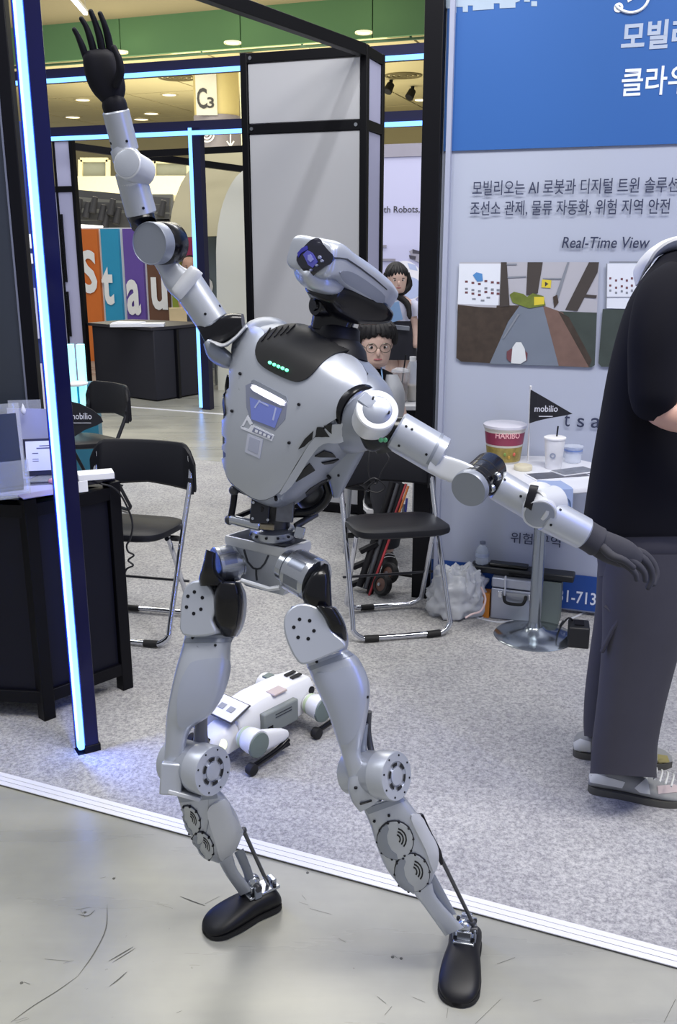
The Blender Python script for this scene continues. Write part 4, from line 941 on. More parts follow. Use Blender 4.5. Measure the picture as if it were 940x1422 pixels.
bc_c = a + ex * (bx0 + bx1) / 2 + ey * (cd * .62) + UZ * bz
bc = thing('black_case', 'long flat black case lying on the aluminium case and carton', 'case', tuple(bc_c))
m = MB(); m.frame_box(bc_c + UZ * .016, ex, ey, UZ, bx1 - bx0, cd * .7, .03); m.build('body', mat('case_black', '16191d', .4), bc, bev=.006)
m = MB(); m.frame_box(bc_c + UZ * .012 - ey * cd * .36, ex, ey, UZ, .1, .006, .01); m.build('clasp', black_matt, bc)
m = MB(); m.frame_box(bc_c + ex * -.06 + UZ * .0395, ex, ey, UZ, .17, .05, .015); tag(m.build('slim_box', mat('case_slim', '0d1013', .3), bev=.005), 'slim dark box lying on top of the long black case', 'box')
m = MB(); ob = a - ex * .02 + ey * .03; m.frame_box(ob + UZ * .062, ex, ey, UZ, .03, .06, .115); tag(m.build('orange_carton', mat('orange_carton', 'c47a24', .5)), 'orange carton edge between plastic bag and aluminium case', 'carton')
# water bottle on the floor behind the bag
c = on_plane(664, 803, a); c = Vector((c.x, c.y, bz + .0325)) + ey * cd * .62; bt_ = thing('water_bottle', 'clear plastic water bottle standing on the left end of the black case', 'bottle', tuple(c)); H_ = P(664, 752, c.y).z - c.z
m = MB(); m.lathe([(.026, 0), (.03, .004), (.03, H_ * .2), (.028, H_ * .26), (.03, H_ * .32), (.03, H_ * .55), (.022, H_ * .74), (.012, H_ * .86), (.012, H_ * .92)], c, UZ, 28); m.build('body', mat('clear_bottle', 'd4deea', .08, alpha=.35), bt_)
m = MB(); m.cyl(c + UZ * H_ * .9, c + UZ * H_, .0135, n=20, bev=.001); m.build('cap', mat('cap_grey', '5c6478', .4), bt_)
m = MB(); m.lathe([(.0305, H_ * .34), (.0305, H_ * .52)], c, UZ, 28, caps=(False, False)); m.build('label', mat('bottle_label', 'a8b4cc', .4, alpha=.7), bt_)
# crumpled white plastic bag
def crumple(mb, c, r, seed, n=80, m_=44, amp=.3):
    rnd = random.Random(seed); ks = [(Vector((rnd.uniform(-1, 1), rnd.uniform(-1, 1), rnd.uniform(-1, 1))).normalized(), rnd.uniform(2.5, 9), rnd.uniform(0, 6), rnd.uniform(.3, 1)) for _ in range(18)]
    rings = []
    for i in range(1, m_):
        a = pi * i / m_ - pi / 2; ring = []
        for j in range(n):
            b = 2 * pi * j / n; d = Vector((cos(a) * cos(b), cos(a) * sin(b), sin(a))); h = sum(w_ * (1 - abs(sin(f * d.dot(v) + p))) ** 1.6 * 5 / (f + 2) for v, f, p, w_ in ks) / 3.2
            f_ = 1 - amp * .9 + amp * h * 1.25; q = Vector((d.x * r[0], d.y * r[1], d.z * r[2])) * f_; q.z = max(q.z, -r[2] * .72); ring.append(c + q)
        rings.append(ring)
    return mb.loft(rings)
bagc = GR(625, 862); bag = thing('plastic_bag', 'crumpled white plastic bag on the carpet left of the aluminium case', 'bag', tuple(bagc))
bm_ = mat('bag_plastic', 'd2d6de', .22, var=.06, vscale=20, alpha=.86, bump=.5, bscale=35)
m = MB(); crumple(m, bagc + Vector((.02, .06, .094)), (.12, .09, .135), 3, amp=.42); m.build('sack', bm_, bag, ang=75)
m = MB(); crumple(m, bagc + Vector((.075, .05, .118)), (.085, .07, .125), 5, amp=.45); m.build('bag_top', bm_, bag, ang=75)
for y in (0, .016): m = MB(); m.tube([P(668, 815, 3.78 + y), P(674, 832, 3.76), P(668, 848, 3.74 + y), P(655, 853, 3.73), P(646, 858, 3.72)], .0045, 8, smooth=5); m.build('bag_handle', mat('bag_pinkish', 'd0b8b8', .4), bag)
# cables and power adapter
m = MB()
for pts in ([(668, 858), (690, 850), (700, 830), (702, 800)], [(655, 856), (690, 864), (720, 862), (745, 872), (790, 860), (812, 850)]):
    m.tube([P(x, y, a.y - .03) if y < 845 else GR(x, y, .006) for x, y in pts], .004, 8, smooth=6)
tag(m.build('white_cable', mat('cable_white', 'cfd2da', .4)), 'white cable looping over the aluminium case and across the carpet', 'cable')
m = MB(); m.tube([GR(782, 862, .006), GR(778, 870, .05), P(790, 858, 3.6), GR(800, 868, .06), GR(808, 872, .03)], .004, 8, smooth=6); m.tube([GR(770, 866, .006), GR(790, 880, .006), P(800, 862, 3.62), GR(815, 866, .03)], .004, 8, smooth=6)
tag(m.build('black_cable', _M['cable_black']), 'tangled black cables between the table base and the power adapter', 'cable')
pa_ = GR(806, 902); m = MB(); adp = thing('power_adapter', 'chunky black power adapter on the carpet behind the trouser leg', 'adapter', tuple(pa_))
m.frame_box(pa_ + Vector((.0, .05, .048)), Vector((.97, -.2, 0)), Vector((.2, .97, 0)), UZ, .085, .1, .092); m.build('housing', mat('adapter_black', '141518', .5), adp, bev=.006)
m = MB(); m.frame_box(pa_ + Vector((.0, .05, .096)), Vector((.97, -.2, 0)), Vector((.2, .97, 0)), UZ, .04, .05, .006); m.build('socket', black_matt, adp)
# ------------------------------------------------------------------ small table with drinks behind the shoulder
dt_ = P(560, 566, 4.95); st = thing('drinks_table', 'pale table with drinks beside the seated man, behind the robot shoulder', 'table', (dt_.x, dt_.y, 0))
m = MB(); m.box((dt_.x - .02, dt_.y + .18, dt_.z), (.34, .4, .025)); m.build('tabletop', white_plain, st, bev=.004)
m = MB(); m.box((dt_.x - .02, dt_.y + .18, dt_.z - .04), (.3, .36, .05)); m.build('apron', black_matt, st)
for dx, dy in ((-.14, .03), (.1, .03), (-.14, .33), (.1, .33)): m = MB(); m.cyl((dt_.x + dx, dt_.y + dy, .006), (dt_.x + dx, dt_.y + dy, dt_.z - .02), .014, n=10); m.build('leg', steel, st)
c = Vector((P(555, 560, 5.05).x, 5.05, dt_.z + .0135)); k = MPP(c); ic = thing('iced_coffee', 'clear cup of iced coffee with dark straw on the drinks table', 'cup', tuple(c)); h_ = 42 * k
m = MB(); m.lathe([(9 * k, .001), (9.5 * k, .003), (12 * k, h_), (12.5 * k, h_ + .003)], c, UZ, 28); m.build('cup', mat('coffee_cup_clear', 'd8dce4', .08, alpha=.35), ic)
m = MB(); m.lathe([(8.4 * k, .004), (10.6 * k, h_ * .66)], c, UZ, 28); m.build('coffee', mat('coffee', '7a5c48', .3), ic)
m = MB(); m.tube([c + Vector((0, 0, .02)), c + Vector((.028, 0, h_ + .09))], .004, 8); m.build('straw', black_matt, ic)
m = MB(); m.lathe([(12.8 * k, h_), (11.5 * k, h_ + .012), (6 * k, h_ + .022)], c, UZ, 24); m.build('lid', mat('clear_lid', 'e6e9f0', .08, alpha=.4), ic)
c = Vector((P(572, 560, 5.1).x, 5.1, dt_.z + .0135)); wg = thing('clear_bottle', 'clear plastic drink bottle right of the iced coffee', 'bottle', tuple(c))
m = MB(); m.lathe([(9 * k, 0), (10 * k, .004), (10 * k, 42 * k), (6 * k, 52 * k), (4 * k, 56 * k)], c, UZ, 24); m.build('body', _M['clear_bottle'], wg); m = MB(); m.cyl(c + UZ * 55 * k, c + UZ * 61 * k, 4.6 * k, n=16); m.build('cap', white_plain, wg)
m = MB(); m.lathe([(8.5 * k, .003), (9.2 * k, 22 * k)], c, UZ, 24); m.build('drink', mat('pale_drink', 'b8a890', .2), wg)
# ================================================================== humanoid robot
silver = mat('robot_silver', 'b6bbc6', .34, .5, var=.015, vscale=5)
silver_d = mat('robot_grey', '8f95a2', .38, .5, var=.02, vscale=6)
silver_l = mat('robot_pale', 'c9ccd2', .38, .3, var=.01)
metal = mat('robot_metal', 'b4b8c0', .22, .9, var=.04, vscale=20)
rblack = mat('robot_black', '08080f', .25, .05, coat=.25, spec=.3)
rmatt = mat('robot_dark', '121219', .5, .05, spec=.3)
ring_m = mat('robot_white_ring', 'e3e5ea', .3, .1, var=.01)
mech = mat('robot_mechanism', '4c4d52', .4, .6, var=.5, vscale=50)
glove = mat('robot_glove', '3d3d43', .75, 0, spec=.2, var=.15, vscale=30)
glove2 = mat('robot_hand_black', '0b0b16', .6, 0, spec=.25)
hole = mat('robot_hole', '0a0b10', .5)
seam = mat('robot_seam', '2e3138', .5)
RB = P(440, 900, 1.9); RB.z = 0
robot = thing('humanoid_robot', 'silver humanoid robot in a wide stance, one arm raised and one stretched aside', 'robot', (RB.x, RB.y, 0))
def part(name, mb, mt, parent=None, **k): return mb.build(name, mt, robot if parent is None else parent, **k)
def shell(mb, rows, n=2.6, N=36, sub=5, dome=(0, 0)):
    q = []
    for xl, yl, xr, yr, Y, d in rows:
        a, b = P(xl, yl, Y), P(xr, yr, Y); c = (a + b) / 2; q.append((c, (b - a) / 2, d * MPP(c)))
    cs = crv([x[0] for x in q], sub); ss = crv([x[1] for x in q], sub); ds = crv([Vector((x[2], 0, 0)) for x in q], sub); R = []
    for c, s_, d in zip(cs, ss, ds):
        to = (CAMP - c).normalized(); R.append([c + s_ * sup(2 * pi * j / N, n)[0] + to * max(d.x, .001) * sup(2 * pi * j / N, n)[1] for j in range(N)])
    def dm(c, R0, t, k, h): return [c + (p - c) * k + t * h for p in R0]
    out = list(R)
    if dome[0]:
        t = (cs[0] - cs[1]).normalized(); h = dome[0] * ds[0].x; out = [dm(cs[0], R[0], t, k, h * sqrt(1 - k * k)) for k in (.05, .5, .8, .95)] + out
    if dome[1]:
        t = (cs[-1] - cs[-2]).normalized(); h = dome[1] * ds[-1].x; out = out + [dm(cs[-1], R[-1], t, k, h * sqrt(1 - k * k)) for k in (.95, .8, .5, .05)]
    mb.loft(out); return mb
# ---------------------------------------------------------------- torso
TC = P(409, 577, 1.92); TK = MPP(TC)
TR = Matrix.Rotation(radians(25), 3, 'Y') @ Matrix.Rotation(radians(-32), 3, 'Z')
TX, TY, TZv = TR @ Vector((1, 0, 0)), TR @ Vector((0, 1, 0)), TR @ Vector((0, 0, 1))
def tl(x, y, z): return TC + TX * x + TY * y + TZv * z
prof = [(-.188, .045, .045, .0, .0), (-.182, .066, .062, 0, 0), (-.165, .08, .074, 0, 0), (-.12, .103, .09, 0, 0), (-.06, .131, .102, 0, 0), (.0, .152, .108, 0, 0), (.05, .168, .108, 0, 0), (.09, .172, .104, 0, 0), (.125, .158, .094, 0, 0), (.15, .125, .08, 0, .01), (.163, .085, .068, 0, .015), (.168, .05, .05, 0, .02)]
def pr(z):
    for a, b in zip(prof, prof[1:]):
        if a[0] <= z <= b[0]:
            t = (z - a[0]) / (b[0] - a[0]); return [a[i] + (b[i] - a[i]) * t for i in range(5)]
    return prof[0] if z < prof[0][0] else prof[-1]
pcs = crv([Vector((p[0], p[1], p[2])) for p in prof], 4); pys = crv([Vector((p[4], 0, 0)) for p in prof], 4)
rings = []
for q, yy in zip(pcs, pys):
    z, a, b = q; rings.append([tl(a * sup(2 * pi * j / 64, 2.7)[0], yy.x + b * sup(2 * pi * j / 64, 2.7)[1], z) for j in range(64)])
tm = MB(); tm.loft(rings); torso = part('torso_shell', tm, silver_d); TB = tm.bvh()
def tp_(name, poly, mt, off=.004, thick=.005, smooth=3, parent=None, res=5.0, bv=None):
    m = MB(); patch(m, poly, bv or TB, off, thick, res, smooth); return part(name, m, mt, parent or torso)
# front plate, collar, side rib
FP_ = [(312, 512), (322, 478), (347, 458), (368, 464), (372, 508), (412, 528), (438, 514), (466, 494), (494, 502), (508, 532), (486, 566), (452, 590), (432, 612), (412, 642), (388, 680), (362, 692), (336, 678), (318, 660), (310, 622), (310, 560)]
fcx = sum(p[0] for p in FP_) / len(FP_); fcy = sum(p[1] for p in FP_) / len(FP_)
tp_('plate_seam', [(fcx + (x - fcx) * 1.02, fcy + (y - fcy) * 1.015) for x, y in FP_], mat('robot_seam_grey', '4a4e57', .5), .0032, .004)
front = tp_('chest_plate', FP_, silver, .006, .008)
tp_('collar_plate', [(359, 484), (370, 468), (398, 456), (432, 458), (470, 466), (498, 484), (486, 491), (466, 495), (450, 505), (438, 518), (426, 528), (412, 531), (392, 524), (370, 512), (360, 500)], mat('robot_collar', '252526', .5, 0, spec=.3), .010, .012)
CB_ = TB
m = MB()
for i in range(5): dot(m, 379 + i * 5.7, 506 + i * 2.6 - abs(i - 2) * .3, TB, 2.3, .0135, sink=-.005)
m2 = [MB() for _ in range(5)]
for i in range(5): dot(m2[i], 379 + i * 5.7, 506 + i * 2.6, TB, 2.3, .0130, sink=-.006); part('status_light', m2[i], mat('status_green', '9dffcf', .4, emit=(.1, 1.0, .45), es=1.6), torso)
for i in range(5):
    m = MB(); patch(m, [(366 + 8 * i, 478 - 2.2 * i), (368 + 8 * i, 477 - 2.2 * i), (378 + 8 * i, 462 - 1.0 * i), (376 + 8 * i, 462 - 1.0 * i)], TB, .0122, .002, 3); part('collar_rib', m, rmatt, torso)
# recessed chest screen with its light bar
tp_('screen_recess', [(344, 536), (352, 532), (394, 553), (401, 562), (398, 582), (384, 598), (352, 586), (345, 566)], mat('recess_silver', '8b90a6', .3, .4), .0066, .002, 0)
tp_('chest_screen', [(350, 552), (394, 568), (384, 594), (352, 582)], mat('chest_screen', '6c78b8', .2, .1, emit='5a68c0', es=.18), .0076, .002, 0)
tp_('light_bar', [(354, 537), (358, 536), (396, 556), (397, 561), (393, 563), (355, 543)], mat('chest_light', 'ffffff', .4, emit='f4f2ff', es=1.6), .0095, .003, 2)
tp_('bar_shadow_gap', [(352, 530), (356, 528), (400, 551), (402, 558), (398, 556), (357, 535)], silver_d, .0085, .003, 0)
for q in ([(356, 566), (363, 556), (365, 556.5), (358, 567)], [(362, 556), (376, 563), (375.5, 565), (362, 558)], [(385, 566), (387, 567), (383, 584), (381, 583)]): tp_('screen_line', q, mat('screen_pale', 'a9b2dc', .3), .0082, .001, 0, res=3)
# maker's badge and label
bdg = mat('badge_white', 'd5d8e4', .4)
tp_('badge_mark', [(338, 592), (347, 577), (354, 588), (350, 590), (346, 583), (342, 591)], bdg, .0072, .002, 0, res=3)
tp_('badge_mark', [(337, 592), (348, 596), (352, 590), (355, 592), (350, 600), (338, 595)], bdg, .0072, .002, 0, res=3)
tp_('badge_plate', [(354, 590), (383, 604), (380, 612), (350, 600)], bdg, .0072, .002, 0, res=3)
tp_('badge_inset', [(356, 593), (381, 605), (379, 609.5), (353, 599)], mat('badge_grey', '7c819a', .4), .0077, .002, 0, res=3)
for k in range(4): tp_('badge_stroke', [(358 + 5.6 * k, 596 + 2.5 * k), (361.5 + 5.6 * k, 597.6 + 2.5 * k), (360.5 + 5.6 * k, 601 + 2.5 * k), (357 + 5.6 * k, 599.6 + 2.5 * k)], bdg, .0082, .002, 0, res=3)
tp_('label_sticker', [(347, 602), (368, 610), (363, 636), (343, 627)], mat('sticker_pale', 'b9bdcf', .4), .0072, .002, 0)
tp_('sticker_print', [(350, 606), (364, 611.5), (361, 630), (347, 624)], mat('sticker_grey', 'a2a7bd', .4), .0077, .002, 0)
# side ribs and openings of the left flank
tp_('flank_rib', [(432, 612), (454, 592), (484, 586), (490, 600), (470, 612), (448, 614), (430, 634), (404, 672), (388, 682), (412, 644)], silver, .008, .009)
for poly in ([(415, 622), (424, 608), (436, 597), (434, 608), (424, 618)], [(441, 592), (449, 592), (457, 604), (438, 605)], [(450, 590), (461, 587), (460, 600), (456, 597)],
             [(437, 633), (450, 625), (462, 629), (466, 634), (444, 634)], [(446, 642), (470, 637), (462, 642), (450, 644)], [(411, 668), (420, 652), (430, 643), (437, 652), (424, 660)]):
    tp_('vent_opening', poly, hole, .0095 if poly[0][1] < 625 else .0032, .004, 0, res=4)
tp_('flank_notch', [(432, 694), (424, 684), (440, 672), (452, 666), (462, 674), (462, 690)], mech, .002, .003, 2)
for poly in ([(311, 522), (314, 520), (318, 545), (315, 552), (312, 540)], [(313, 552), (316, 548), (318, 574), (316, 578)]): tp_('vent_opening', poly, hole, .0085, .004, 0, res=4)
for px, py in ((337, 520), (326, 571), (417, 562), (403, 614), (383, 690), (455, 660)):
    m = MB(); dot(m, px, py, TB, 2.3, .0085); part('screw', m, screwm, torso)
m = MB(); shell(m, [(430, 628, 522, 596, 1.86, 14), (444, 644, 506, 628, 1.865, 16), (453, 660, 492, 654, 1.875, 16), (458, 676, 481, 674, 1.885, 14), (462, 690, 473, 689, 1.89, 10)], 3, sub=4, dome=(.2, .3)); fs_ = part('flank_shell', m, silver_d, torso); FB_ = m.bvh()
m = MB(); dot(m, 470, 660, FB_, 1.8, .002); part('screw', m, screwm, torso)
# right (viewer's) shoulder shell with the arm socket
sh = MB(); SX = TX
def tball(name, x, y, z, rx, ry, rz, mt): m = MB(); m.ell(tl(x, y, z), (rx, ry, rz), TR, 28, 18); return m
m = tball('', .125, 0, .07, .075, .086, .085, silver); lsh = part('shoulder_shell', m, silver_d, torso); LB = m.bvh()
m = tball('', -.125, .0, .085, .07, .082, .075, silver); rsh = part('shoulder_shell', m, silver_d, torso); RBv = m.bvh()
for px, py in ((474, 510), (497, 531)):
    m = MB(); dot(m, px, py, LB, 2.3, .002); part('screw', m, screwm, torso)
m = MB(); patch(m, [(488, 508), (500, 510), (511, 520), (505, 522), (494, 517)], LB, .002, .004, 4, 2); part('vent_opening', m, hole, torso)
# arm socket: dark ring cavity facing the robot's left
SA = (TX * .93 - TY * .25 + TZv * .0).normalized(); S0 = P(501, 572, 1.80)
m = MB(); m.lathe([(.052, -.03), (.054, -.006), (.052, .0), (.047, .0), (.045, -.012), (.03, -.014), (.03, -.03)], S0, SA, 40, caps=(False, False)); part('shoulder_socket', m, rblack, torso)
m = MB(); m.lathe([(.005, -.022), (.0445, -.02), (.0445, -.006), (.041, -.003), (.038, -.008), (.032, -.008), (.03, .0), (.02, .002), (.005, .002)], S0, SA, 40); sr = part('socket_gear', m, mat('robot_gear', '8c8f96', .3, .8, var=.3, vscale=80), torso)
for k in range(14):
    a = 2 * pi * k / 14; e1 = SA.cross(UZ).normalized(); e2 = SA.cross(e1); m = MB(); c = S0 + (e1 * cos(a) + e2 * sin(a)) * .035 - SA * .008; m.cyl(c, c + SA * .004, .003, n=8); part('bolt', m, screwm, sr)
# ---------------------------------------------------------------- generic joint helpers
def disc(name, px, py, Y, ax, r_px, th_px, mt, cap=None, cap_r=.86, parent=None, lip=.06, n=40):
    c = P(px, py, Y); k = MPP(c); r = r_px * k; th = th_px * k; ax = ax.normalized()
    m = MB(); m.lathe([(r * .94, -th), (r, -th + r * .06), (r, -r * lip), (r * (1 - lip), 0), (r * cap_r, 0), (r * cap_r, -r * .02), (.0005, -r * .02)], c, ax, n); o = part(name, m, mt, parent)
    if cap: m = MB(); m.lathe([(r * cap_r * .99, -r * .05), (r * cap_r * .99, r * .01), (r * cap_r * .95, r * .03), (.0005, r * .03)], c, ax, n); part('cap', m, cap, o)
    return o, c, k
def screws(parent, pts, bv, r=1.9):
    for px, py in pts: m = MB(); dot(m, px, py, bv, r, .001); part('screw', m, screwm, parent)
def tubecyl(name, a, b, r_px, mt, Y0, Y1, r2=None, bev=.004, parent=None, n=36):
    pa, pb = P(*a, Y0), P(*b, Y1); k = MPP((pa + pb) / 2); m = MB(); m.cyl(pa, pb, r_px * k, (r2 or r_px) * k, n, bev); o = part(name, m, mt, parent); return o, m.bvh(), pa, pb, k
# ---------------------------------------------------------------- outstretched arm
jx = V(.12, .28, .95)
o, c, k = disc('shoulder_motor', 524, 569, 1.69, jx, 30, 46, ring_m, silver_d, .7)
m = MB(); a, b = P(522, 566, 1.694), P(501, 550, 1.70); m.bar(a, b, 19 * k, 4 * k, up=jx); part('motor_arm', m, silver_d, o, bev=.003)
m = MB(); a, b = P(514, 583, 1.70), P(499, 571, 1.71); m.bar(a, b, 14 * k, 10 * k, up=jx); part('motor_arm', m, ring_m, o, bev=.003)
for px, py in ((518, 553), (540, 573)): m = MB(); q = P(px, py, 1.684); m.cyl(q - jx * .004, q + jx * .004, .002, n=8); part('screw', m, screwm, o)
m = MB(); limb(m, [(504, 590, 1.75, 12, 20), (522, 606, 1.745, 22, 24), (532, 616, 1.745, 17, 20), (534, 626, 1.745, 12, 14)], 3); sbk = part('shoulder_bracket', m, mat('robot_olive_black', '26282a', .4, .3))
for px, py in ((529, 611), (535, 611)): m = MB(); q = P(px, py, 1.685); m.ell(q, .0045); part('indicator_light', m, mat('dim_green', '2d5a40', .3, emit=(.1, .5, .25), es=.25), sbk)
m = MB(); m.cyl(P(535, 600, 1.75), P(560, 600, 1.75), .03, n=24); part('elbow_yaw_ring', m, rblack, sbk)
ua, uab, *_ = tubecyl('upper_arm', (549, 597), (614, 635), 28, silver, 1.74, 1.725)
screws(ua, ((564, 592), (572, 596), (554, 619), (592, 631)), uab)
m = MB(); pa, pb = P(600, 626, 1.728), P(604, 628, 1.727); m.cyl(pa, pb, 28.3 * MPP(pa), n=36); part('arm_seam', m, silver_d, ua)
m = MB(); limb(m, [(607, 645, 1.715, 15, 22), (622, 651, 1.70, 17, 10), (648, 660, 1.675, 16, 7), (664, 668, 1.67, 12, 7)], 5, sub=3); part('elbow_fork', m, silver_l)
ex_ = V(-.52, -.42, .74); c0 = P(651, 679, 1.655)
m = MB(); k = MPP(c0); L_ = 78 * k; r_ = 25.5 * k
m.lathe([(r_ * .9, -L_), (r_ * .97, -L_ + .004), (r_, -L_ + .008), (r_, -.006)], c0, ex_, 44); em = part('elbow_motor', m, rblack)
m = MB(); m.lathe([(r_ * 1.03, -.012), (r_ * 1.04, -.002), (r_ * 1.0, .003), (.0005, .003)], c0, ex_, 44); part('cap', m, silver_d, em)
for t_ in (-.2, -.35, -.6): m = MB(); m.lathe([(r_ * 1.005, L_ * t_ - .0015), (r_ * 1.015, L_ * t_), (r_ * 1.005, L_ * t_ + .0015)], c0, ex_, 44, caps=(False, False)); part('motor_ring', m, rmatt, em)
fa_, fab, *_ = tubecyl('forearm', (689, 672), (741, 703), 22, silver, 1.70, 1.69)
screws(fa_, ((701, 666), (723, 689)), fab)
m = MB(); limb(m, [(682, 668, 1.70, 17, 20), (693, 675, 1.70, 20, 22)], 2.2, sub=2); part('forearm_collar', m, rmatt, fa_)
for px, py in ((693, 660), (685, 676)): m = MB(); m.cyl(P(px, py, 1.665), P(px - 5, py + 3, 1.66), .008, n=12, bev=.002); part('collar_stud', m, metal, fa_)
m = MB(); limb(m, [(732, 689, 1.655, 17, 8), (743, 692, 1.65, 18, 8)], 2.4, sub=3); part('wrist_gap', m, rmatt)
jw = V(-.1, -.25, .96); o, c, k = disc('wrist_motor', 749, 715, 1.645, V(-.15, -.55, .8), 24, 50, silver_l, silver_d, .86)
m = MB(); m.cyl(P(742, 702, 1.66), P(771, 697, 1.70), 24 * k, n=32, bev=.004); part('wrist_housing', m, silver_l, o)
wl, wlb, *_ = tubecyl('wrist_link', (757, 713), (813, 742), 24.5, silver, 1.675, 1.67, 23)
screws(wl, ((778, 708), (765, 729), (748, 712)), wlb)
hd = MB(); limb(hd, [(811, 741, 1.67, 21, 20), (824, 749, 1.67, 21, 20), (829, 752, 1.67, 21.5, 20), (831, 753, 1.67, 19, 18)], 2.2, sub=3); hand = part('hand_left', hd, glove)
hm = MB(); limb(hm, [(828, 752, 1.67, 19, 13), (846, 761, 1.67, 21, 15), (866, 769, 1.672, 20, 15), (882, 777, 1.675, 15, 12)], 2.3, sub=4, dome=(0, .6)); part('palm', hm, glove, hand)
def finger(pts, Y, r, mt, parent, nm='finger'):
    m = MB(); n = len(pts); limb(m, [(x, y, Y[i] if isinstance(Y, (list, tuple)) else Y, r * (1.0 - .35 * i / (n - 1)) * (1.08 if i == 1 else 1), r * (1.0 - .35 * i / (n - 1))) for i, (x, y) in enumerate(pts)], 2, 14, 4, dome=(.6, .9)); part(nm, m, mt, parent)
finger([(872, 763), (892, 769), (906, 782), (911, 797), (907, 811)], (1.70, 1.705, 1.705, 1.70, 1.69), 6.6, glove, hand)
finger([(874, 768), (892, 776), (903, 790), (905, 804), (900, 816)], 1.68, 6.4, glove, hand)
finger([(868, 774), (884, 784), (894, 795), (896, 806)], 1.66, 6.0, glove, hand)
finger([(860, 778), (874, 788), (882, 797), (884, 805)], (1.645, 1.64, 1.64, 1.64), 5.4, glove, hand)
finger([(836, 760), (850, 772), (866, 778), (879, 788)], (1.65, 1.635, 1.625, 1.625), 6.6, glove, hand, 'thumb')
# ---------------------------------------------------------------- raised arm
m = MB(); limb(m, [(282, 470, 1.985, 19, 24), (300, 461, 1.99, 19, 25), (322, 452, 1.99, 17, 25), (338, 450, 1.99, 14, 22)], 3.5, sub=3); rbk = part('shoulder_bracket', m, rblack)
m = MB(); limb(m, [(290, 478, 1.97, 7, 26), (300, 490, 1.965, 13, 28), (314, 500, 1.96, 12, 26), (322, 505, 1.96, 8, 20)], 3, sub=3); part('shoulder_cup', m, silver_d)
m = MB(); limb(m, [(298, 476, 1.955, 2, 27), (312, 479, 1.95, 2.5, 28), (327, 469, 1.95, 2.5, 27), (343, 452, 1.95, 2, 22)], 3, sub=4); part('bracket_edge', m, silver_l, rbk)
ra, rab, *_ = tubecyl('upper_arm', (257, 390), (297, 450), 23, silver, 1.99, 1.985)
screws(ra, ((262, 395), (285, 436), (268, 448), (305, 425)), rab)
m = MB(); limb(m, [(266, 398, 1.955, 24, 3), (258, 391, 1.95, 24, 4), (252, 386, 1.955, 22, 3)], 2.4, sub=2); part('arm_seam', m, silver_l, ra)
m = MB(); limb(m, [(222, 352, 1.985, 15, 8), (234, 372, 1.985, 15, 9), (246, 388, 1.985, 20, 16), (262, 400, 1.985, 23, 22)], 3, sub=4); part('elbow_fork', m, silver)
ex_ = V(-.42, -.25, .87); c0 = P(207, 338, 1.93); k = MPP(c0); r_ = 29.5 * k; L_ = 58 * k
m = MB(); m.lathe([(r_ * .9, -L_), (r_, -L_ + .006), (r_, -L_ * .42), (r_ * .97, -L_ * .4), (r_ * .97, -L_ * .36)], c0, ex_, 44); em = part('elbow_motor', m, rblack)
m = MB(); m.lathe([(r_ * .98, -L_ * .36), (r_ * .99, -.004), (r_ * .96, 0), (r_ * .95, .0), (r_ * .93, -.002), (.0005, -.002)], c0, ex_, 44); part('cap', m, silver_d, em)
m = MB(); limb(m, [(200, 312, 1.97, 18, 18), (196, 300, 1.98, 19, 19)], 2.2, sub=2); part('forearm_collar', m, rblack)
rf, rfb, *_ = tubecyl('forearm', (197, 299), (180, 237), 21.5, silver, 1.98, 1.965, 21)
screws(rf, ((205, 251), (199, 289)), rfb)
m = MB(); q0, q1 = P(184.5, 251, 1.969), P(185.5, 254, 1.97); m.cyl(q0, q1, 22 * MPP(q0), n=36); part('arm_seam', m, silver_l, rf)
disc('wrist_motor', 176, 227, 1.915, V(-.28, -.08, .95), 21, 46, silver_l, silver, .9)
m = MB(); limb(m, [(168, 205, 1.95, 16, 16), (177, 222, 1.95, 20, 18), (188, 238, 1.955, 19, 18)], 2.4, sub=3); part('wrist_housing', m, silver)
rw, rwb, *_ = tubecyl('wrist_link', (175, 211), (160, 152), 18.5, silver, 1.955, 1.935, 18.5)
screws(rw, ((154, 199), (176, 196)), rwb)
hd = MB(); limb(hd, [(161, 154, 1.935, 17, 16), (158, 143, 1.932, 17, 16), (156, 137, 1.932, 14, 13)], 2.2, sub=3); rhand = part('hand_right', hd, glove2)
hm = MB(); limb(hm, [(157, 140, 1.932, 15, 11), (153, 126, 1.93, 22, 13), (145, 105, 1.925, 25.5, 14), (138, 82, 1.92, 23, 12), (136, 73, 1.92, 19, 9)], 2.6, sub=4, dome=(0, .5)); part('palm', hm, glove2, rhand)
finger([(121, 84), (114, 64), (108, 50), (103, 41)], (1.92, 1.91, 1.905, 1.90), 5.0, glove2, rhand)
finger([(132, 78), (126, 55), (120, 38), (113, 26)], (1.92, 1.91, 1.905, 1.90), 5.2, glove2, rhand)
finger([(143, 75), (138, 50), (132, 31), (126, 16)], (1.92, 1.91, 1.905, 1.90), 5.4, glove2, rhand)
finger([(154, 76), (150, 52), (145, 34), (139, 19)], (1.925, 1.915, 1.905, 1.90), 5.3, glove2, rhand)
finger([(161, 118), (167, 100), (165, 82), (158, 66)], (1.91, 1.895, 1.89, 1.89), 6.2, glove2, rhand, 'thumb')
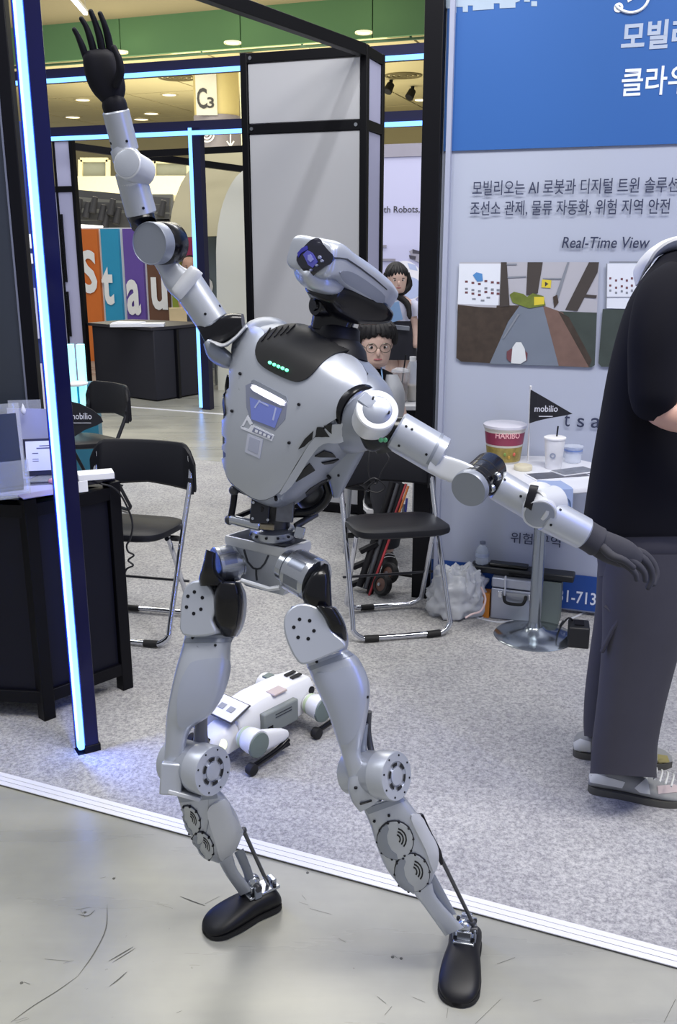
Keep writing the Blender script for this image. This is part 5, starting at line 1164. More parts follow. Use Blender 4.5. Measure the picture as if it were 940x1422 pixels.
# ---------------------------------------------------------------- neck and head
nk = MB(); nb = tl(.006, .02, .145); nx = (TZv * .9 + UZ * .4).normalized(); nb = P(461, 486, 1.93)
nk.lathe([(.075, -.02), (.07, 0), (.062, .012), (.056, .018), (.055, .04), (.052, .044), (.04, .046)], nb, V(.06, .93, .05), 40); neck = part('neck', nk, rmatt)
m = MB(); limb(m, [(458, 462, 1.92, 28, 22), (464, 440, 1.925, 30, 24), (474, 418, 1.93, 34, 26), (484, 402, 1.93, 34, 24)], 3, sub=3); part('neck_link', m, rblack, neck)
ax_ = V(-.75, -.1, .62); c0 = P(437, 424, 1.865); k = MPP(c0); m = MB(); m.lathe([(13 * k, -30 * k), (15 * k, -24 * k), (15 * k, -2 * k), (13.5 * k, 0), (8 * k, 0), (7 * k, 3 * k), (.0005, 3 * k)], c0, ax_, 32); part('neck_motor', m, rblack, neck)
m = MB(); m.tube([P(483, 440, 1.9), P(487, 447, 1.9), P(483, 452, 1.9), P(473, 450, 1.9), P(468, 446, 1.9)], .0045, 8, smooth=5); m.tube([P(478, 428, 1.9), P(480, 440, 1.9), P(474, 448, 1.9)], .004, 8, smooth=5); part('neck_cable', m, rblack, neck)
# head: long rounded shell from the visor back
def hp(name, poly, mt, off=.003, th=.004, sm=0, parent=None, res=4): m = MB(); patch(m, poly, HB, off, th, res, sm); return part(name, m, mt, parent or head)
hs = MB(); limb(hs, [(429, 355, 1.80, 22, 34), (436, 357, 1.815, 26, 39), (457, 362, 1.855, 25, 43), (490, 381, 1.915, 24, 44), (512, 396, 1.955, 22, 40), (529, 407, 1.985, 16, 30)], 4.4, 56, 6, dome=(.10, .5))
head = part('head_shell', hs, silver); HB = hs.bvh()
m = MB(); limb(m, [(419, 371, 1.815, 9, 26), (430, 382, 1.83, 17, 34), (442, 389, 1.845, 15, 36), (452, 393, 1.87, 8, 34)], 2.6, 36, 5, dome=(.5, .3)); part('jaw', m, silver, head)
m = MB(); limb(m, [(446, 400, 1.855, 16, 32), (462, 408, 1.88, 27, 36), (488, 420, 1.925, 27, 38), (511, 428, 1.955, 20, 36), (526, 434, 1.975, 11, 30)], 3.0, 36, 5, dome=(.4, .4)); part('head_underside', m, rblack, head)
hp('visor', [(413, 362), (416, 352), (428, 338), (434, 334), (442, 333), (450, 340), (463, 357), (462, 362), (450, 372), (436, 381), (430, 381), (420, 373)], mat('visor_black', '121224', .12, .1, coat=.6), .0035, .005, 2)
hp('visor_bezel', [(415, 352), (421, 345), (428, 342), (429, 347), (420, 352), (416, 358)], mat('visor_blue', '3a3aa0', .3, .2), .0055, .003)
hp('camera_window', [(423, 354), (429, 348), (436, 352), (443, 364), (436, 372), (430, 368)], mat('camera_window', '5556a8', .25, .2, emit='3a3ab0', es=.12), .0060, .003)
hp('camera_lens', [(430, 355), (434, 354), (438, 361), (434, 365), (430, 361)], mat('camera_lens', '8f93d8', .15, .2), .0075, .002)
for px, py, r in ((446, 358, 2.6), (449, 363, 2.2), (442, 369, 1.8), (434, 375, 1.7)):
    m = MB(); dot(m, px, py, HB, r, .0075, sink=-.003); part('sensor', m, mat('sensor_glint', 'aab0d0', .2, .6), head)
hp('head_seam', [(463, 357), (472, 357.5), (482, 359), (500, 371), (520, 386), (537, 401), (537, 403), (519, 388), (499, 373), (481, 361), (472, 359.5), (463, 360)], seam, .0012, .002, 0, res=3)
hp('side_panel', [(471, 378), (482, 376), (497, 382), (520, 398), (534, 411), (529, 422), (512, 412), (492, 400), (478, 391)], silver_d, .0022, .003, 2)
# ---------------------------------------------------------------- waist
def slabpoly(name, poly, A, n, depth, mt, parent=None, sm=0, bev=.004):
    if sm: poly = [tuple(p[:2]) for p in crv([(x, y, 0) for x, y in poly], sm, True)]
    ps = [on_plane(x, y, A, n) for x, y in poly]; k = len(ps); m = MB()
    m.add(ps + [p - n * depth for p in ps], [tuple(range(k)), tuple(range(2 * k - 1, k - 1, -1))] + [(i, (i + 1) % k, k + (i + 1) % k, k + i) for i in range(k)])
    return part(name, m, mt, parent, bev=bev), m.bvh()
def bx(name, px, py, Y, w_, h_, d_, mt, parent=None, rot=0.0, bev=.002):
    c = P(px, py, Y); k = MPP(c); e1 = RT * cos(rot) - UPC * sin(rot); e2 = RT * sin(rot) + UPC * cos(rot); m = MB(); m.frame_box(c, e1, e2, FWD, w_ * k, h_ * k, d_ * k); return part(name, m, mt, parent, bev=bev)
wj = MB(); limb(wj, [(383, 690, 1.93, 26, 26), (382, 712, 1.93, 22, 24), (381, 735, 1.93, 22, 24), (380, 746, 1.93, 30, 30)], 3, sub=2); waist = part('waist_joint', wj, mech)
bx('waist_actuator', 362, 709, 1.89, 26, 34, 26, mat('robot_actuator', '35363b', .4, .5), waist, .1)
m = MB(); c = P(362, 707, 1.872); m.lathe([(.0005, 0), (.006, 0), (.008, -.003), (.012, -.003), (.013, -.006)], c, V(-.2, 0, 1), 20); part('actuator_hub', m, rblack, waist)
for px, py in ((351, 720), (372, 722), (352, 698)): m = MB(); c = P(px, py, 1.868); m.cyl(c, c - FWD * .006, .003, n=8); part('bolt', m, metal, waist)
bx('waist_plate', 396, 708, 1.885, 24, 34, 20, mat('robot_plate', '6d6f75', .4, .6, var=.4, vscale=60), waist, .08)
m = MB(); c = P(380, 738, 1.92); k = MPP(c); m.lathe([(30 * k, -.012), (32 * k, -.008), (32 * k, .006), (28 * k, .01), (20 * k, .012)], c, UZ, 32); fl = part('waist_flange', m, mat('robot_flange', 'a9aeb8', .3, .7), waist)
for i in range(6): a = radians(200 + 28 * i); q = c + Vector((cos(a), sin(a), 0)) * 32 * k; m = MB(); m.cyl(q - UZ * .001, q + Vector((cos(a), sin(a), 0)) * .003, .003, n=8); part('bolt', m, screwm, fl)
m = MB(); m.tube([P(326, 683, 1.9), P(324, 700, 1.9), P(320, 722, 1.9)], .007, 10); rd = part('waist_rod', m, rmatt)
for px, py in ((325, 681), (319, 722)): m = MB(); m.ell(P(px, py, 1.9), (.011, .011, .011)); part('rod_end', m, mech, rd)
m = MB(); m.tube([P(327, 678, 1.9), P(342, 684, 1.93)], .006, 8); part('rod_pin', m, rmatt, rd)
m = MB(); m.cyl(P(320, 721, 1.895), P(362, 731, 1.87), 7 * TK, n=20, bev=.002); la = part('waist_linkage', m, metal)
m = MB(); m.cyl(P(361, 730.5, 1.871), P(381, 732, 1.868), 5 * TK, n=16, bev=.001); part('piston', m, mat('robot_brass', '8f8672', .35, .7), la)
m = MB(); m.tube([P(326, 719, 1.92), P(350, 709, 1.95)], .006, 8); part('linkage_arm', m, rmatt, la)
m = MB(); m.tube([P(406, 713, 1.92), P(430, 711, 1.92), P(448, 700, 1.92), P(456, 684, 1.92), P(452, 668, 1.92)], .010, 12, smooth=6); part('waist_hose', m, rblack)
m = MB(); m.cyl(P(410, 731, 1.9), P(440, 713, 1.93), 5 * TK, n=14, bev=.001); part('waist_linkage', m, mech)
m = MB(); m.ell(P(434, 686, 1.96), (.04, .03, .04)); part('spine_block', m, mech, waist)
bx('linkage_bracket', 416, 739, 1.9, 14, 16, 20, metal, waist, .2)
# ---------------------------------------------------------------- pelvis tray
zr = P(371, 752, 1.92).z; TRm = [(312, 745), (397, 764), (432, 752), (345, 735)]
rim = [GR(x, y, zr) for x, y in TRm]; ctr = sum(rim, Vector()) / 4
def rring(pts, k, dz, sh=Vector()):
    cs = []
    c = sum(pts, Vector()) / 4
    for i in range(4):
        a, b, d = pts[i - 1], pts[i], pts[(i + 1) % 4]
        for t in (.25, .12, .03): cs.append(b.lerp(a, t))
        for t in (.03, .12, .25): cs.append(b.lerp(d, t))
    return [c + (p - c) * k + UZ * dz + sh for p in cs]
mdn = (GR(388, 772, zr - .03) - GR(388, 772, zr - .03))
m = MB(); m.loft([rring(rim, .97, -.004), rring(rim, .97, -.025), rring(rim, .95, -.055, Vector((.003, -.004, 0))), rring(rim, .84, -.085, Vector((.006, -.010, 0))), rring(rim, .62, -.106, Vector((.008, -.016, 0)))], caps=(False, True)); pel = part('pelvis', m, silver); PV = m.bvh()
m = MB(); m.loft([rring(rim, .94, -.02), rring(rim, 1.0, -.018), rring(rim, 1.02, -.008), rring(rim, 1.0, .002), rring(rim, .92, .003), rring(rim, .90, -.006), rring(rim, .90, -.03)], caps=(False, False)); part('pelvis_rim', m, silver_l, pel)
m = MB(); m.loft([rring(rim, .905, -.022), rring(rim, .5, -.028)], caps=(False, True)); part('pelvis_floor', m, mech, pel)
for seg in ([(339, 763), (344, 780), (352, 789), (358, 790)], [(373, 771), (368, 782), (362, 789), (357, 790)], [(356, 790), (356, 798), (357, 806)]):
    for a, b in zip(seg, seg[1:]): 
        d = Vector((b[0] - a[0], b[1] - a[1])); d.normalize(); nx_, ny_ = -d.y * 1.1, d.x * 1.1
        m = MB(); patch(m, [(a[0] + nx_, a[1] + ny_), (b[0] + nx_, b[1] + ny_), (b[0] - nx_, b[1] - ny_), (a[0] - nx_, a[1] - ny_)], PV, .0015, .003, 3); part('groove', m, seam, pel)
m = MB(); m.tube([P(335, 806, 1.86), P(374, 818, 1.83), P(388, 816, 1.83)], .005, 8); part('pelvis_lip', m, silver_l, pel)
# ---------------------------------------------------------------- hip motors
def hip(a, b, Ya, Yb, ra_, rb_, bands, nm='hip_motor'):
    pa, pb = P(*a, Ya), P(*b, Yb); k = MPP((pa + pb) / 2); L = (pb - pa).length; m = MB()
    m.lathe([(ra_ * k * .9, 0), (ra_ * k, .002), (ra_ * k, L * .18), (ra_ * k * .94, L * .19), (ra_ * k * .94, L * .3), (rb_ * k, L * .31), (rb_ * k, L * .97), (rb_ * k * .96, L)], pa, pb - pa, 44); o = part(nm, m, metal)
    ax = (pb - pa).normalized(); e1 = ax.cross(CAMP - pa).normalized(); e2 = e1.cross(ax)
    for an in bands:
        m = MB(); q = []; 
        for i in range(7):
            t = radians(an - 13 + 26 * i / 6); q.append((e2 * cos(t) + e1 * sin(t)))
        lo = [pa + ax * L * .42 + v * rb_ * k * 1.004 for v in q]; hi = [pa + ax * L * .86 + v * rb_ * k * 1.004 for v in q]
        m.loft([lo, hi], caps=(False, False), closed=False); part('motor_window', m, mat('robot_window', '7d828e', .3, .8), o)
    return o
hip((338, 779), (299, 786), 1.96, 1.93, 24, 26, (-40, 10, 50), 'hip_motor')
hip((397, 785), (440, 807), 1.87, 1.81, 24, 31, (-60, -15, 35), 'hip_motor')
m = MB(); shell(m, [(450, 782, 456, 784, 1.80, 8), (432, 797, 459, 800, 1.79, 20), (421, 818, 460, 820, 1.79, 26), (420, 832, 461, 838, 1.79, 28), (430, 850, 462, 850, 1.79, 26)], 3, sub=3); part('hip_bracket', m, rblack)
m = MB(); shell(m, [(286, 763, 300, 768, 1.89, 14), (281, 786, 300, 790, 1.89, 22), (276, 803, 312, 806, 1.90, 24), (278, 814, 328, 812, 1.90, 24)], 3, sub=3); part('hip_bracket', m, rblack)
# ---------------------------------------------------------------- thigh motors
def thigh(poly, Y, nrm, depth, holes, blk, rim_, Yk):
    m = MB(); shell(m, rim_, 3, sub=4); o = part('thigh_motor', m, silver)
    m = MB(); shell(m, blk, 3.4, sub=4, dome=(.2, .2)); part('motor_cover', m, rblack, o)
    A = P(poly[0][0], poly[0][1], Y); f, b = slabpoly('motor_plate', poly, A, nrm, depth, silver, o, 3, .012)
    for px, py in holes: m = MB(); dot(m, px, py, b, 2.6, .0008); part('screw', m, screwm, o)
    return o, b
thigh([(253, 882), (250, 850), (253, 824), (262, 810), (277, 806), (291, 814), (298, 832), (298, 850), (294, 862), (298, 881)], 1.865, V(-.28, .05, .95), .10,
      ((270, 822), (261, 828), (281, 830), (259, 843), (279, 846), (269, 852)),
      [(300, 812, 334, 812, 1.90, 30), (297, 828, 338, 828, 1.90, 36), (296, 850, 338, 850, 1.90, 36), (298, 868, 334, 870, 1.90, 32), (308, 882, 328, 882, 1.90, 20)],
      [(300, 808, 334, 808, 1.935, 26), (290, 824, 342, 826, 1.935, 34), (288, 850, 342, 852, 1.935, 36), (280, 870, 337, 872, 1.93, 34), (262, 884, 330, 884, 1.925, 30)], 1.9)
thigh([(395, 880), (394, 860), (402, 846), (418, 838), (438, 842), (452, 856), (461, 876), (479, 892), (476, 901), (448, 914), (422, 923), (411, 916), (402, 900)], 1.735, V(-.05, .08, .99), .09,
      ((416, 860), (430, 862), (408, 871), (436, 876), (414, 885), (428, 887)),
      [(440, 842, 468, 846, 1.77, 26), (450, 858, 476, 860, 1.77, 30), (456, 874, 481, 874, 1.77, 30), (462, 890, 482, 888, 1.77, 22)],
      [(404, 842, 466, 842, 1.80, 20), (398, 862, 478, 862, 1.80, 28), (404, 890, 484, 888, 1.80, 30), (420, 920, 482, 902, 1.79, 30)], 1.78)
# ---------------------------------------------------------------- thigh shells
m = MB(); shell(m, [(257, 882, 328, 882, 1.92, 30), (252, 902, 321, 894, 1.91, 34), (244, 930, 319, 928, 1.89, 36), (237, 962, 311, 962, 1.87, 34), (232, 990, 293, 992, 1.855, 28), (230, 1012, 266, 1012, 1.85, 22), (229, 1040, 257, 1040, 1.84, 18), (228, 1062, 256, 1062, 1.835, 16)], 2.8, sub=5); lth = part('thigh_shell', m, silver); LT = m.bvh()
m = MB(); patch(m, [(262, 926), (272, 918), (300, 914), (317, 918), (316, 940), (306, 968), (290, 988), (266, 1004), (249, 1008), (247, 980), (251, 950)], LT, .004, .006, 5, 3); part('thigh_plate', m, mat('robot_blue_silver', 'aeb4c4', .34, .5, var=.01), lth)
m = MB(); patch(m, [(256, 886), (326, 886), (322, 892), (256, 893)], LT, .002, .003, 4); part('thigh_band', m, silver_d, lth)
for px, py in ((299, 896), (297, 920), (268, 886)): m = MB(); dot(m, px, py, LT, 2.0, .003); part('screw', m, screwm, lth)
m = MB(); shell(m, [(276, 985, 290, 982, 1.90, 9), (270, 1008, 288, 1004, 1.90, 9), (268, 1030, 290, 1030, 1.89, 10), (262, 1046, 300, 1044, 1.88, 12)], 3, sub=3); part('knee_link', m, mat('robot_link', '85868c', .4, .5))
m = MB(); shell(m, [(424, 920, 483, 902, 1.78, 30), (430, 934, 499, 916, 1.775, 34), (441, 960, 513, 950, 1.76, 36), (455, 990, 511, 988, 1.745, 32), (467, 1025, 504, 1024, 1.73, 23), (474, 1046, 501, 1046, 1.725, 18), (479, 1066, 508, 1064, 1.72, 17), (484, 1084, 516, 1078, 1.715, 16)], 2.8, sub=5); rth = part('thigh_shell', m, silver); RTB = m.bvh()
m = MB(); patch(m, [(427, 926), (484, 905), (490, 910), (429, 932)], RTB, .002, .003, 4); part('thigh_band', m, silver_d, rth)
m = MB(); patch(m, [(437, 938), (460, 934), (480, 926), (503, 928), (508, 955), (503, 990), (494, 1020), (478, 1034), (470, 1020), (456, 980)], RTB, .0035, .006, 5, 3); part('thigh_plate', m, _M['robot_blue_silver'], rth)
for px, py in ((440, 919), (510, 968)): m = MB(); dot(m, px, py, RTB, 2.0, .002); part('screw', m, screwm, rth)
m = MB(); m.tube([P(512, 988, 1.77), P(511, 1015, 1.77), P(515, 1040, 1.76), P(519, 1056, 1.75)], .007, 10, smooth=4); part('knee_link', m, mech)
m = MB(); m.tube([P(505, 1005, 1.76), P(503, 1040, 1.75), P(510, 1058, 1.745)], .010, 10, smooth=4); part('knee_link', m, silver_d)
# ---------------------------------------------------------------- knees
def knee(px, py, Y, ax, r_px, len_px, mt_face):
    c = P(px, py, Y); k = MPP(c); r = r_px * k; L = len_px * k; ax = ax.normalized(); m = MB()
    m.lathe([(r * .86, -L), (r * .94, -L + .004), (r * .94, -L * .36), (r * .97, -L * .34), (r, -L * .33), (r, -.004), (r * .96, 0), (r * .60, 0), (r * .60, -.002), (r * .36, -.002), (r * .36, .001), (r * .3, .002), (.0005, .002)], c, ax, 48); o = part('knee_motor', m, silver)
    e1 = ax.cross(UZ).normalized(); e2 = ax.cross(e1)
    for i in range(6):
        m = MB(); a0 = 2 * pi * i / 6 + .2; q = [(c + ax * .0012 + (e1 * cos(a0 + t * .62 / 6) + e2 * sin(a0 + t * .62 / 6)) * r * rr_) for rr_ in (.42, .56) for t in range(7)]
        m.add(q, [(j, j + 1, 7 + j + 1, 7 + j) for j in range(6)]); m.build('vent_slot', hole, o)
    for i in range(8):
        a0 = 2 * pi * i / 8 + .3; q = c + (e1 * cos(a0) + e2 * sin(a0)) * r * .84; m = MB(); m.cyl(q - ax * .002, q + ax * .001, .0022, n=8); part('screw', m, screwm, o)
    return o
kl = knee(296, 1071, 1.80, V(.78, -.02, .62), 35, 84, silver)
bx('knee_bracket', 240, 1078, 1.815, 30, 44, 34, silver, kl, .06, .004); bx('knee_bracket', 258, 1101, 1.80, 46, 6, 30, silver_l, kl, .26, .002)
kr = knee(551, 1078, 1.685, V(.74, .10, .66), 34, 86, silver)
m = MB(); shell(m, [(484, 1080, 518, 1074, 1.71, 14), (483, 1094, 520, 1090, 1.705, 16), (488, 1112, 530, 1100, 1.70, 16), (500, 1128, 530, 1112, 1.70, 12)], 3, sub=3); part('knee_bracket', m, silver, kr)
bx('knee_slot', 517, 1091, 1.682, 3, 17, 6, hole, kr, -.42 + .9); bx('knee_slot', 508, 1114, 1.682, 18, 2.6, 6, hole, kr, -.3); bx('knee_screw', 494, 1094, 1.684, 5, 4, 4, screwm, kr)
# ---------------------------------------------------------------- shins
def shin(rows, covers, panel, crossband, rows2, name='shin_shell'):
    m = MB(); shell(m, rows, 3, sub=5); o = part(name, m, silver); B = m.bvh()
    m = MB(); patch(m, panel, B, .004, .006, 4, 4); part('shin_side_panel', m, silver_l, o)
    for cx, cy, rx, ry, tilt, dx in covers:
        def ept(a, kx=1, ky=1): return (cx + rx * kx * cos(a) * cos(tilt) - ry * ky * sin(a) * sin(tilt), cy + rx * kx * cos(a) * sin(tilt) + ry * ky * sin(a) * cos(tilt))
        m = MB(); patch(m, [ept(2 * pi * i / 24, 1.07, 1.07) for i in range(24)], B, .0015, .003, 5); part('cover_ring', m, seam, o)
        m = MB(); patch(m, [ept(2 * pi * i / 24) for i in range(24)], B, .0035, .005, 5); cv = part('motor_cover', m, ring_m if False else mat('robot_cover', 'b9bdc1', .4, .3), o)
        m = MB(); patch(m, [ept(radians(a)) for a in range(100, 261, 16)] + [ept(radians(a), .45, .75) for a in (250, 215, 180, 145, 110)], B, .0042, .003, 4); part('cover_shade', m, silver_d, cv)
        for i in range(3):
            f = .20 + .17 * i; q = [ept(radians(a), f, f) for a in range(-60, 61, 20)] + [ept(radians(a), f + .08, f + .08) for a in range(60, -61, -20)]
            q = [(x + dx * .15, y - ry * .1) for x, y in q]; m = MB(); patch(m, q, B, .0043, .002, 2.5); part('cover_mark', m, screwm, cv)
        for i in range(10):
            x, y = ept(2 * pi * i / 10 + .2, 1.02, 1.02); m = MB(); dot(m, x, y, B, 1.7, .0045); part('screw', m, screwm, cv)
    m = MB(); patch(m, crossband, B, .002, .003, 4); part('shin_band', m, silver_d, o)
    m = MB(); shell(m, rows2, 3, sub=3); part('shin_strut', m, silver, o)
    return o, B
ls, lsb = shin([(244, 1100, 304, 1096, 1.84, 24), (250, 1118, 316, 1110, 1.85, 28), (257, 1142, 329, 1132, 1.865, 28), (268, 1168, 336, 1156, 1.88, 27), (284, 1190, 330, 1176, 1.90, 22), (303, 1199, 322, 1187, 1.91, 12)],
     [(264, 1138, 13, 20, -.35, 6), (282, 1174, 13, 20, -.38, 6)], [(288, 1126), (304, 1112), (314, 1112), (322, 1130), (334, 1150), (334, 1160), (318, 1190), (306, 1192), (299, 1168)], [(246, 1102), (300, 1098), (302, 1108), (250, 1114)],
     [(303, 1196, 323, 1186, 1.91, 9), (314, 1216, 330, 1208, 1.935, 8), (334, 1244, 352, 1236, 1.955, 9)])
m = MB(); shell(m, [(325, 1184, 338, 1178, 1.93, 6), (336, 1208, 348, 1203, 1.95, 6), (342, 1226, 354, 1222, 1.96, 6)], 3, sub=2); part('shin_strut', m, silver_d, ls)
rs, rsb = shin([(503, 1120, 560, 1104, 1.715, 24), (514, 1146, 580, 1130, 1.72, 28), (522, 1172, 594, 1150, 1.728, 28), (534, 1202, 608, 1182, 1.736, 28), (552, 1226, 606, 1204, 1.744, 24), (574, 1242, 598, 1228, 1.75, 14)],
     [(549, 1166, 24, 26, -.3, 5), (572, 1211, 23, 26, -.3, 5)], [(570, 1136), (581, 1132), (592, 1150), (606, 1178), (606, 1200), (600, 1208), (590, 1178)], [(508, 1122), (556, 1106), (562, 1112), (512, 1130)],
     [(574, 1240, 600, 1226, 1.75, 10), (588, 1258, 607, 1247, 1.755, 8), (618, 1300, 644, 1288, 1.765, 9)])
for px, py in ((520, 1140), (540, 1132)): m = MB(); dot(m, px, py, rsb, 2.0, .003); part('screw', m, screwm, rs)
m = MB(); shell(m, [(590, 1222, 604, 1214, 1.765, 8), (602, 1246, 618, 1240, 1.77, 7), (618, 1272, 634, 1270, 1.775, 8)], 3, sub=2); part('shin_strut', m, silver_d, rs)
def rod(a, b, Ya, Yb, parent, top):
    pa, pb = P(*a, Ya), P(*b, Yb); k = MPP(pa); m = MB(); m.tube([pa, pb], 3.0 * k, 10); o = part('ankle_rod', m, mat('robot_rod', '55565a', .3, .7))
    for q in (pa, pb): m = MB(); m.ell(q, 5.0 * k, n=12, m=8); part('rod_end', m, mech, o)
    m = MB(); m.tube([P(*top, Ya), pa], 3.2 * k, 8); part('rod_bracket', m, mech, o)
rod((338, 1153), (374, 1232), 1.90, 1.99, ls, (329, 1151)); rod((584, 1134), (656, 1281), 1.745, 1.80, rs, (574, 1130))
m = MB(); shell(m, [(582, 1132, 588, 1131, 1.742, 4), (592, 1160, 600, 1157, 1.75, 5), (604, 1185, 612, 1180, 1.757, 5), (612, 1202, 616, 1199, 1.76, 3)], 2.4, sub=3); part('rod_guard', m, rmatt, rs)
# ---------------------------------------------------------------- feet
def foot(heel, toe, wd, hs_, nm='foot'):
    a, b = GR(*heel, .012), GR(*toe, .012); a.z = b.z = 0; d = (b - a).normalized(); s_ = Vector((-d.y, d.x, 0)); L = (b - a).length
    st = [(0.0, .30, .30), (.03, .62, .62), (.10, .80, .92), (.22, .82, 1.0), (.36, .80, .96), (.52, .92, .90), (.68, 1.0, .78), (.82, .98, .62), (.92, .80, .46), (.975, .52, .32), (1.0, .22, .20)]
    q = crv([Vector(x) for x in st], 4); m = MB(); N = 28; R_ = []
    for t, w_, h_ in q:
        ring = []
        for j in range(N):
            ca, sa = sup(2 * pi * j / N, 2.5); z = hs_ * h_ * (.5 + .5 * sa) if sa > -.999 else 0
            ring.append(a + d * L * t + s_ * wd / 2 * w_ * ca * (1 if sa > -.3 else .95) + UZ * (max(z, 0) + .004))
        R_.append(ring)
    m.loft(R_); o = part(nm, m, mat('robot_shoe', '101015', .45, 0, spec=.35, var=.1, vscale=30)); 
    m = MB(); R2 = []
    for t, w_, h_ in q: R2.append([a + d * L * t + s_ * wd / 2 * min(w_ * 1.03, 1.02) * c_ + UZ * z_ for c_, z_ in ((-1, .003), (-1.0, .012), (0, .014), (1, .012), (1, .003), (0, .002))])
    m.loft(R2); part('sole', m, rubber, o)
    return o, a, d, s_, L, m
fl_, fa0, fd0, fs0, fL, _ = foot((386, 1247), (284, 1294), .088, .060); fr_, fa1, fd1, fs1, fL1, _ = foot((648, 1296), (634, 1394), .092, .062)
def ankle(fo, a, d, s_, L, wd):
    c = a + d * L * .34 + UZ * .070
    m = MB(); m.frame_box(a + d * L * .24 + UZ * .063, d, s_, UZ, L * .42, wd * .52, .008); pl = part('ankle_plate', m, metal, bev=.002)
    for t, sd in ((.1, -.3), (.1, .3), (.4, -.3), (.4, .3)): m = MB(); q = a + d * L * t + s_ * wd * sd * .7 + UZ * .066; m.cyl(q, q + UZ * .006, .005, n=8); part('bolt', m, screwm, pl)
    m = MB(); m.frame_box(c + UZ * .008, d, s_, UZ, .03, .034, .022); m.ell(c + UZ * .026, (.017, .017, .016)); part('ankle_joint', m, metal, bev=.002)
    m = MB(); m.cyl(c - s_ * .03 + UZ * .018, c + s_ * .03 + UZ * .018, .009, n=16, bev=.001); part('ankle_pin', m, mech)
    for sd in (-1, 1): m = MB(); m.frame_box(c + s_ * sd * .024 + UZ * .006, d, s_, UZ, .02, .006, .034); part('ankle_fork', m, silver_d, bev=.002)
    m = MB(); q = a + d * L * .08 + UZ * .064; m.frame_box(q + UZ * .008, d, s_, UZ, .012, .026, .02); part('heel_bracket', m, metal, bev=.002)
ankle(fl_, fa0, fd0, fs0, fL, .088); ankle(fr_, fa1, fd1, fs1, fL1, .092)
# ================================================================== robot dog lying behind the humanoid
dwhite = mat('dog_white', 'dcdde0', .35, var=.015); dgrey = mat('dog_grey', '7a807f', .45, var=.03); dgreen = mat('dog_cap', '66736f', .4)
DO = GR(361, 1028); DF = Vector((-.66, -.75, 0)).normalized(); DS = Vector((-DF.y, DF.x, 0)); DS = DS if DS.x > 0 else -DS
dog = thing('robot_dog', 'white and grey four-legged robot crouching on the carpet between the humanoid legs', 'robot dog', (DO.x, DO.y, .005)); dog.scale = (.83, .83, .83)
def dl_(f, s, z): return DO + UZ * .005 + DF * f + DS * s + UZ * z
def dpart(name, mb, mt, parent=None, **k): return mb.build(name, mt, parent or dog, **k)
def dring(f, w0, w1, z0, z1, ch=.25, n=4):
    # chamfered box section: half width at the bottom / top
    return [dl_(f, -w0, z0), dl_(f, -w0 * 1.02, z0 + (z1 - z0) * .5), dl_(f, -w1, z0 + (z1 - z0) * .82), dl_(f, -w1 * .7, z1), dl_(f, w1 * .7, z1), dl_(f, w1, z0 + (z1 - z0) * .82), dl_(f, w0 * 1.02, z0 + (z1 - z0) * .5), dl_(f, w0, z0)]
m = MB(); m.loft([dring(-.27, .05, .045, .09, .165), dring(-.24, .075, .07, .075, .205), dring(-.12, .085, .08, .07, .215), dring(.04, .085, .08, .07, .215), dring(.12, .08, .076, .07, .205), dring(.17, .07, .066, .075, .185)]); body = dpart('body', m, dwhite, bev=.006)
m = MB()
for s in (-1, 1):
    m = MB(); m.frame_box(dl_(-.02, s * .093, .125), DF, DS, UZ, .19, .03, .095); o = dpart('side_pack', m, dgrey, bev=.006)
    m = MB(); m.frame_box(dl_(.045, s * .1085, .105), DF, DS, UZ, .028, .004, .02); dpart('side_port', m, rblack, o)
    for z in (.14, .152): m = MB(); m.frame_box(dl_(-.03, s * .1085, z), DF, DS, UZ, .09, .003, .003); dpart('side_slot', m, seam, o)
for i in range(2):
    m = MB(); m.frame_box(dl_(-.19, -.012 + .034 * i, .2165), DF, DS, UZ, .055, .017, .006); dpart('back_vent', m, rblack, body)
m = MB(); m.frame_box(dl_(-.12, -.068, .2125), DF, DS, UZ, .04, .03, .008); dpart('back_vent', m, dgreen, body)
m = MB(); m.frame_box(dl_(-.045, .055, .214), DF, DS, UZ, .07, .05, .008); dpart('back_patch', m, mat('dog_patch', 'b9aaa6', .4), body, bev=.002)
q = dl_(-.225, .074, .155); m = MB(); m.lathe([(.018, -.004), (.018, .003), (.012, .005), (.0005, .003)], q, DS, 20); dpart('side_sensor', m, rblack, body)
m = MB(); tf = (DF * .94 - UZ * .34).normalized(); tn = DS.cross(tf); tn = tn if tn.z > 0 else -tn
m.frame_box(dl_(.165, .0, .2), tf, DS, tn, .11, .15, .006); sc = dpart('head_screen', m, mat('dog_screen_edge', '2a2b30', .4), bev=.002)
m = MB(); m.frame_box(dl_(.165, 0, .2) + tn * .004, tf, DS, tn, .10, .14, .002); dpart('screen_face', m, mat('dog_screen', 'd8d9de', .3), sc)
for s in (-.028, .022):
    m = MB(); m.frame_box(dl_(.17, s, .2) + tn * .0052 - tf * .004, tf, DS, tn, .026, .03, .001); dpart('screen_mark', m, mat('dog_mark', '8a8d92', .4), sc)
# head with lamps
m = MB(); m.loft([dring(.15, .066, .06, .06, .165), dring(.22, .062, .056, .05, .15), dring(.265, .05, .045, .055, .125), dring(.28, .03, .028, .07, .105)]); hd_ = dpart('head', m, dwhite, bev=.006)
for s in (-1, 1):
    m = MB(); m.lathe([(.026, -.006), (.026, .001), (.022, .006), (.010, .009), (.0005, .0095)], dl_(.25, s * .046, .10), (DF * .8 + DS * s * .45 + UZ * .4), 24); dpart('headlamp', m, mat('dog_lamp', 'f2f4d8', .3, emit='eef2c0', es=.8), hd_)
m = MB(); m.frame_box(dl_(.268, 0, .095), DF, DS, UZ, .03, .03, .05); dpart('face_sensor', m, rblack, hd_, bev=.004)
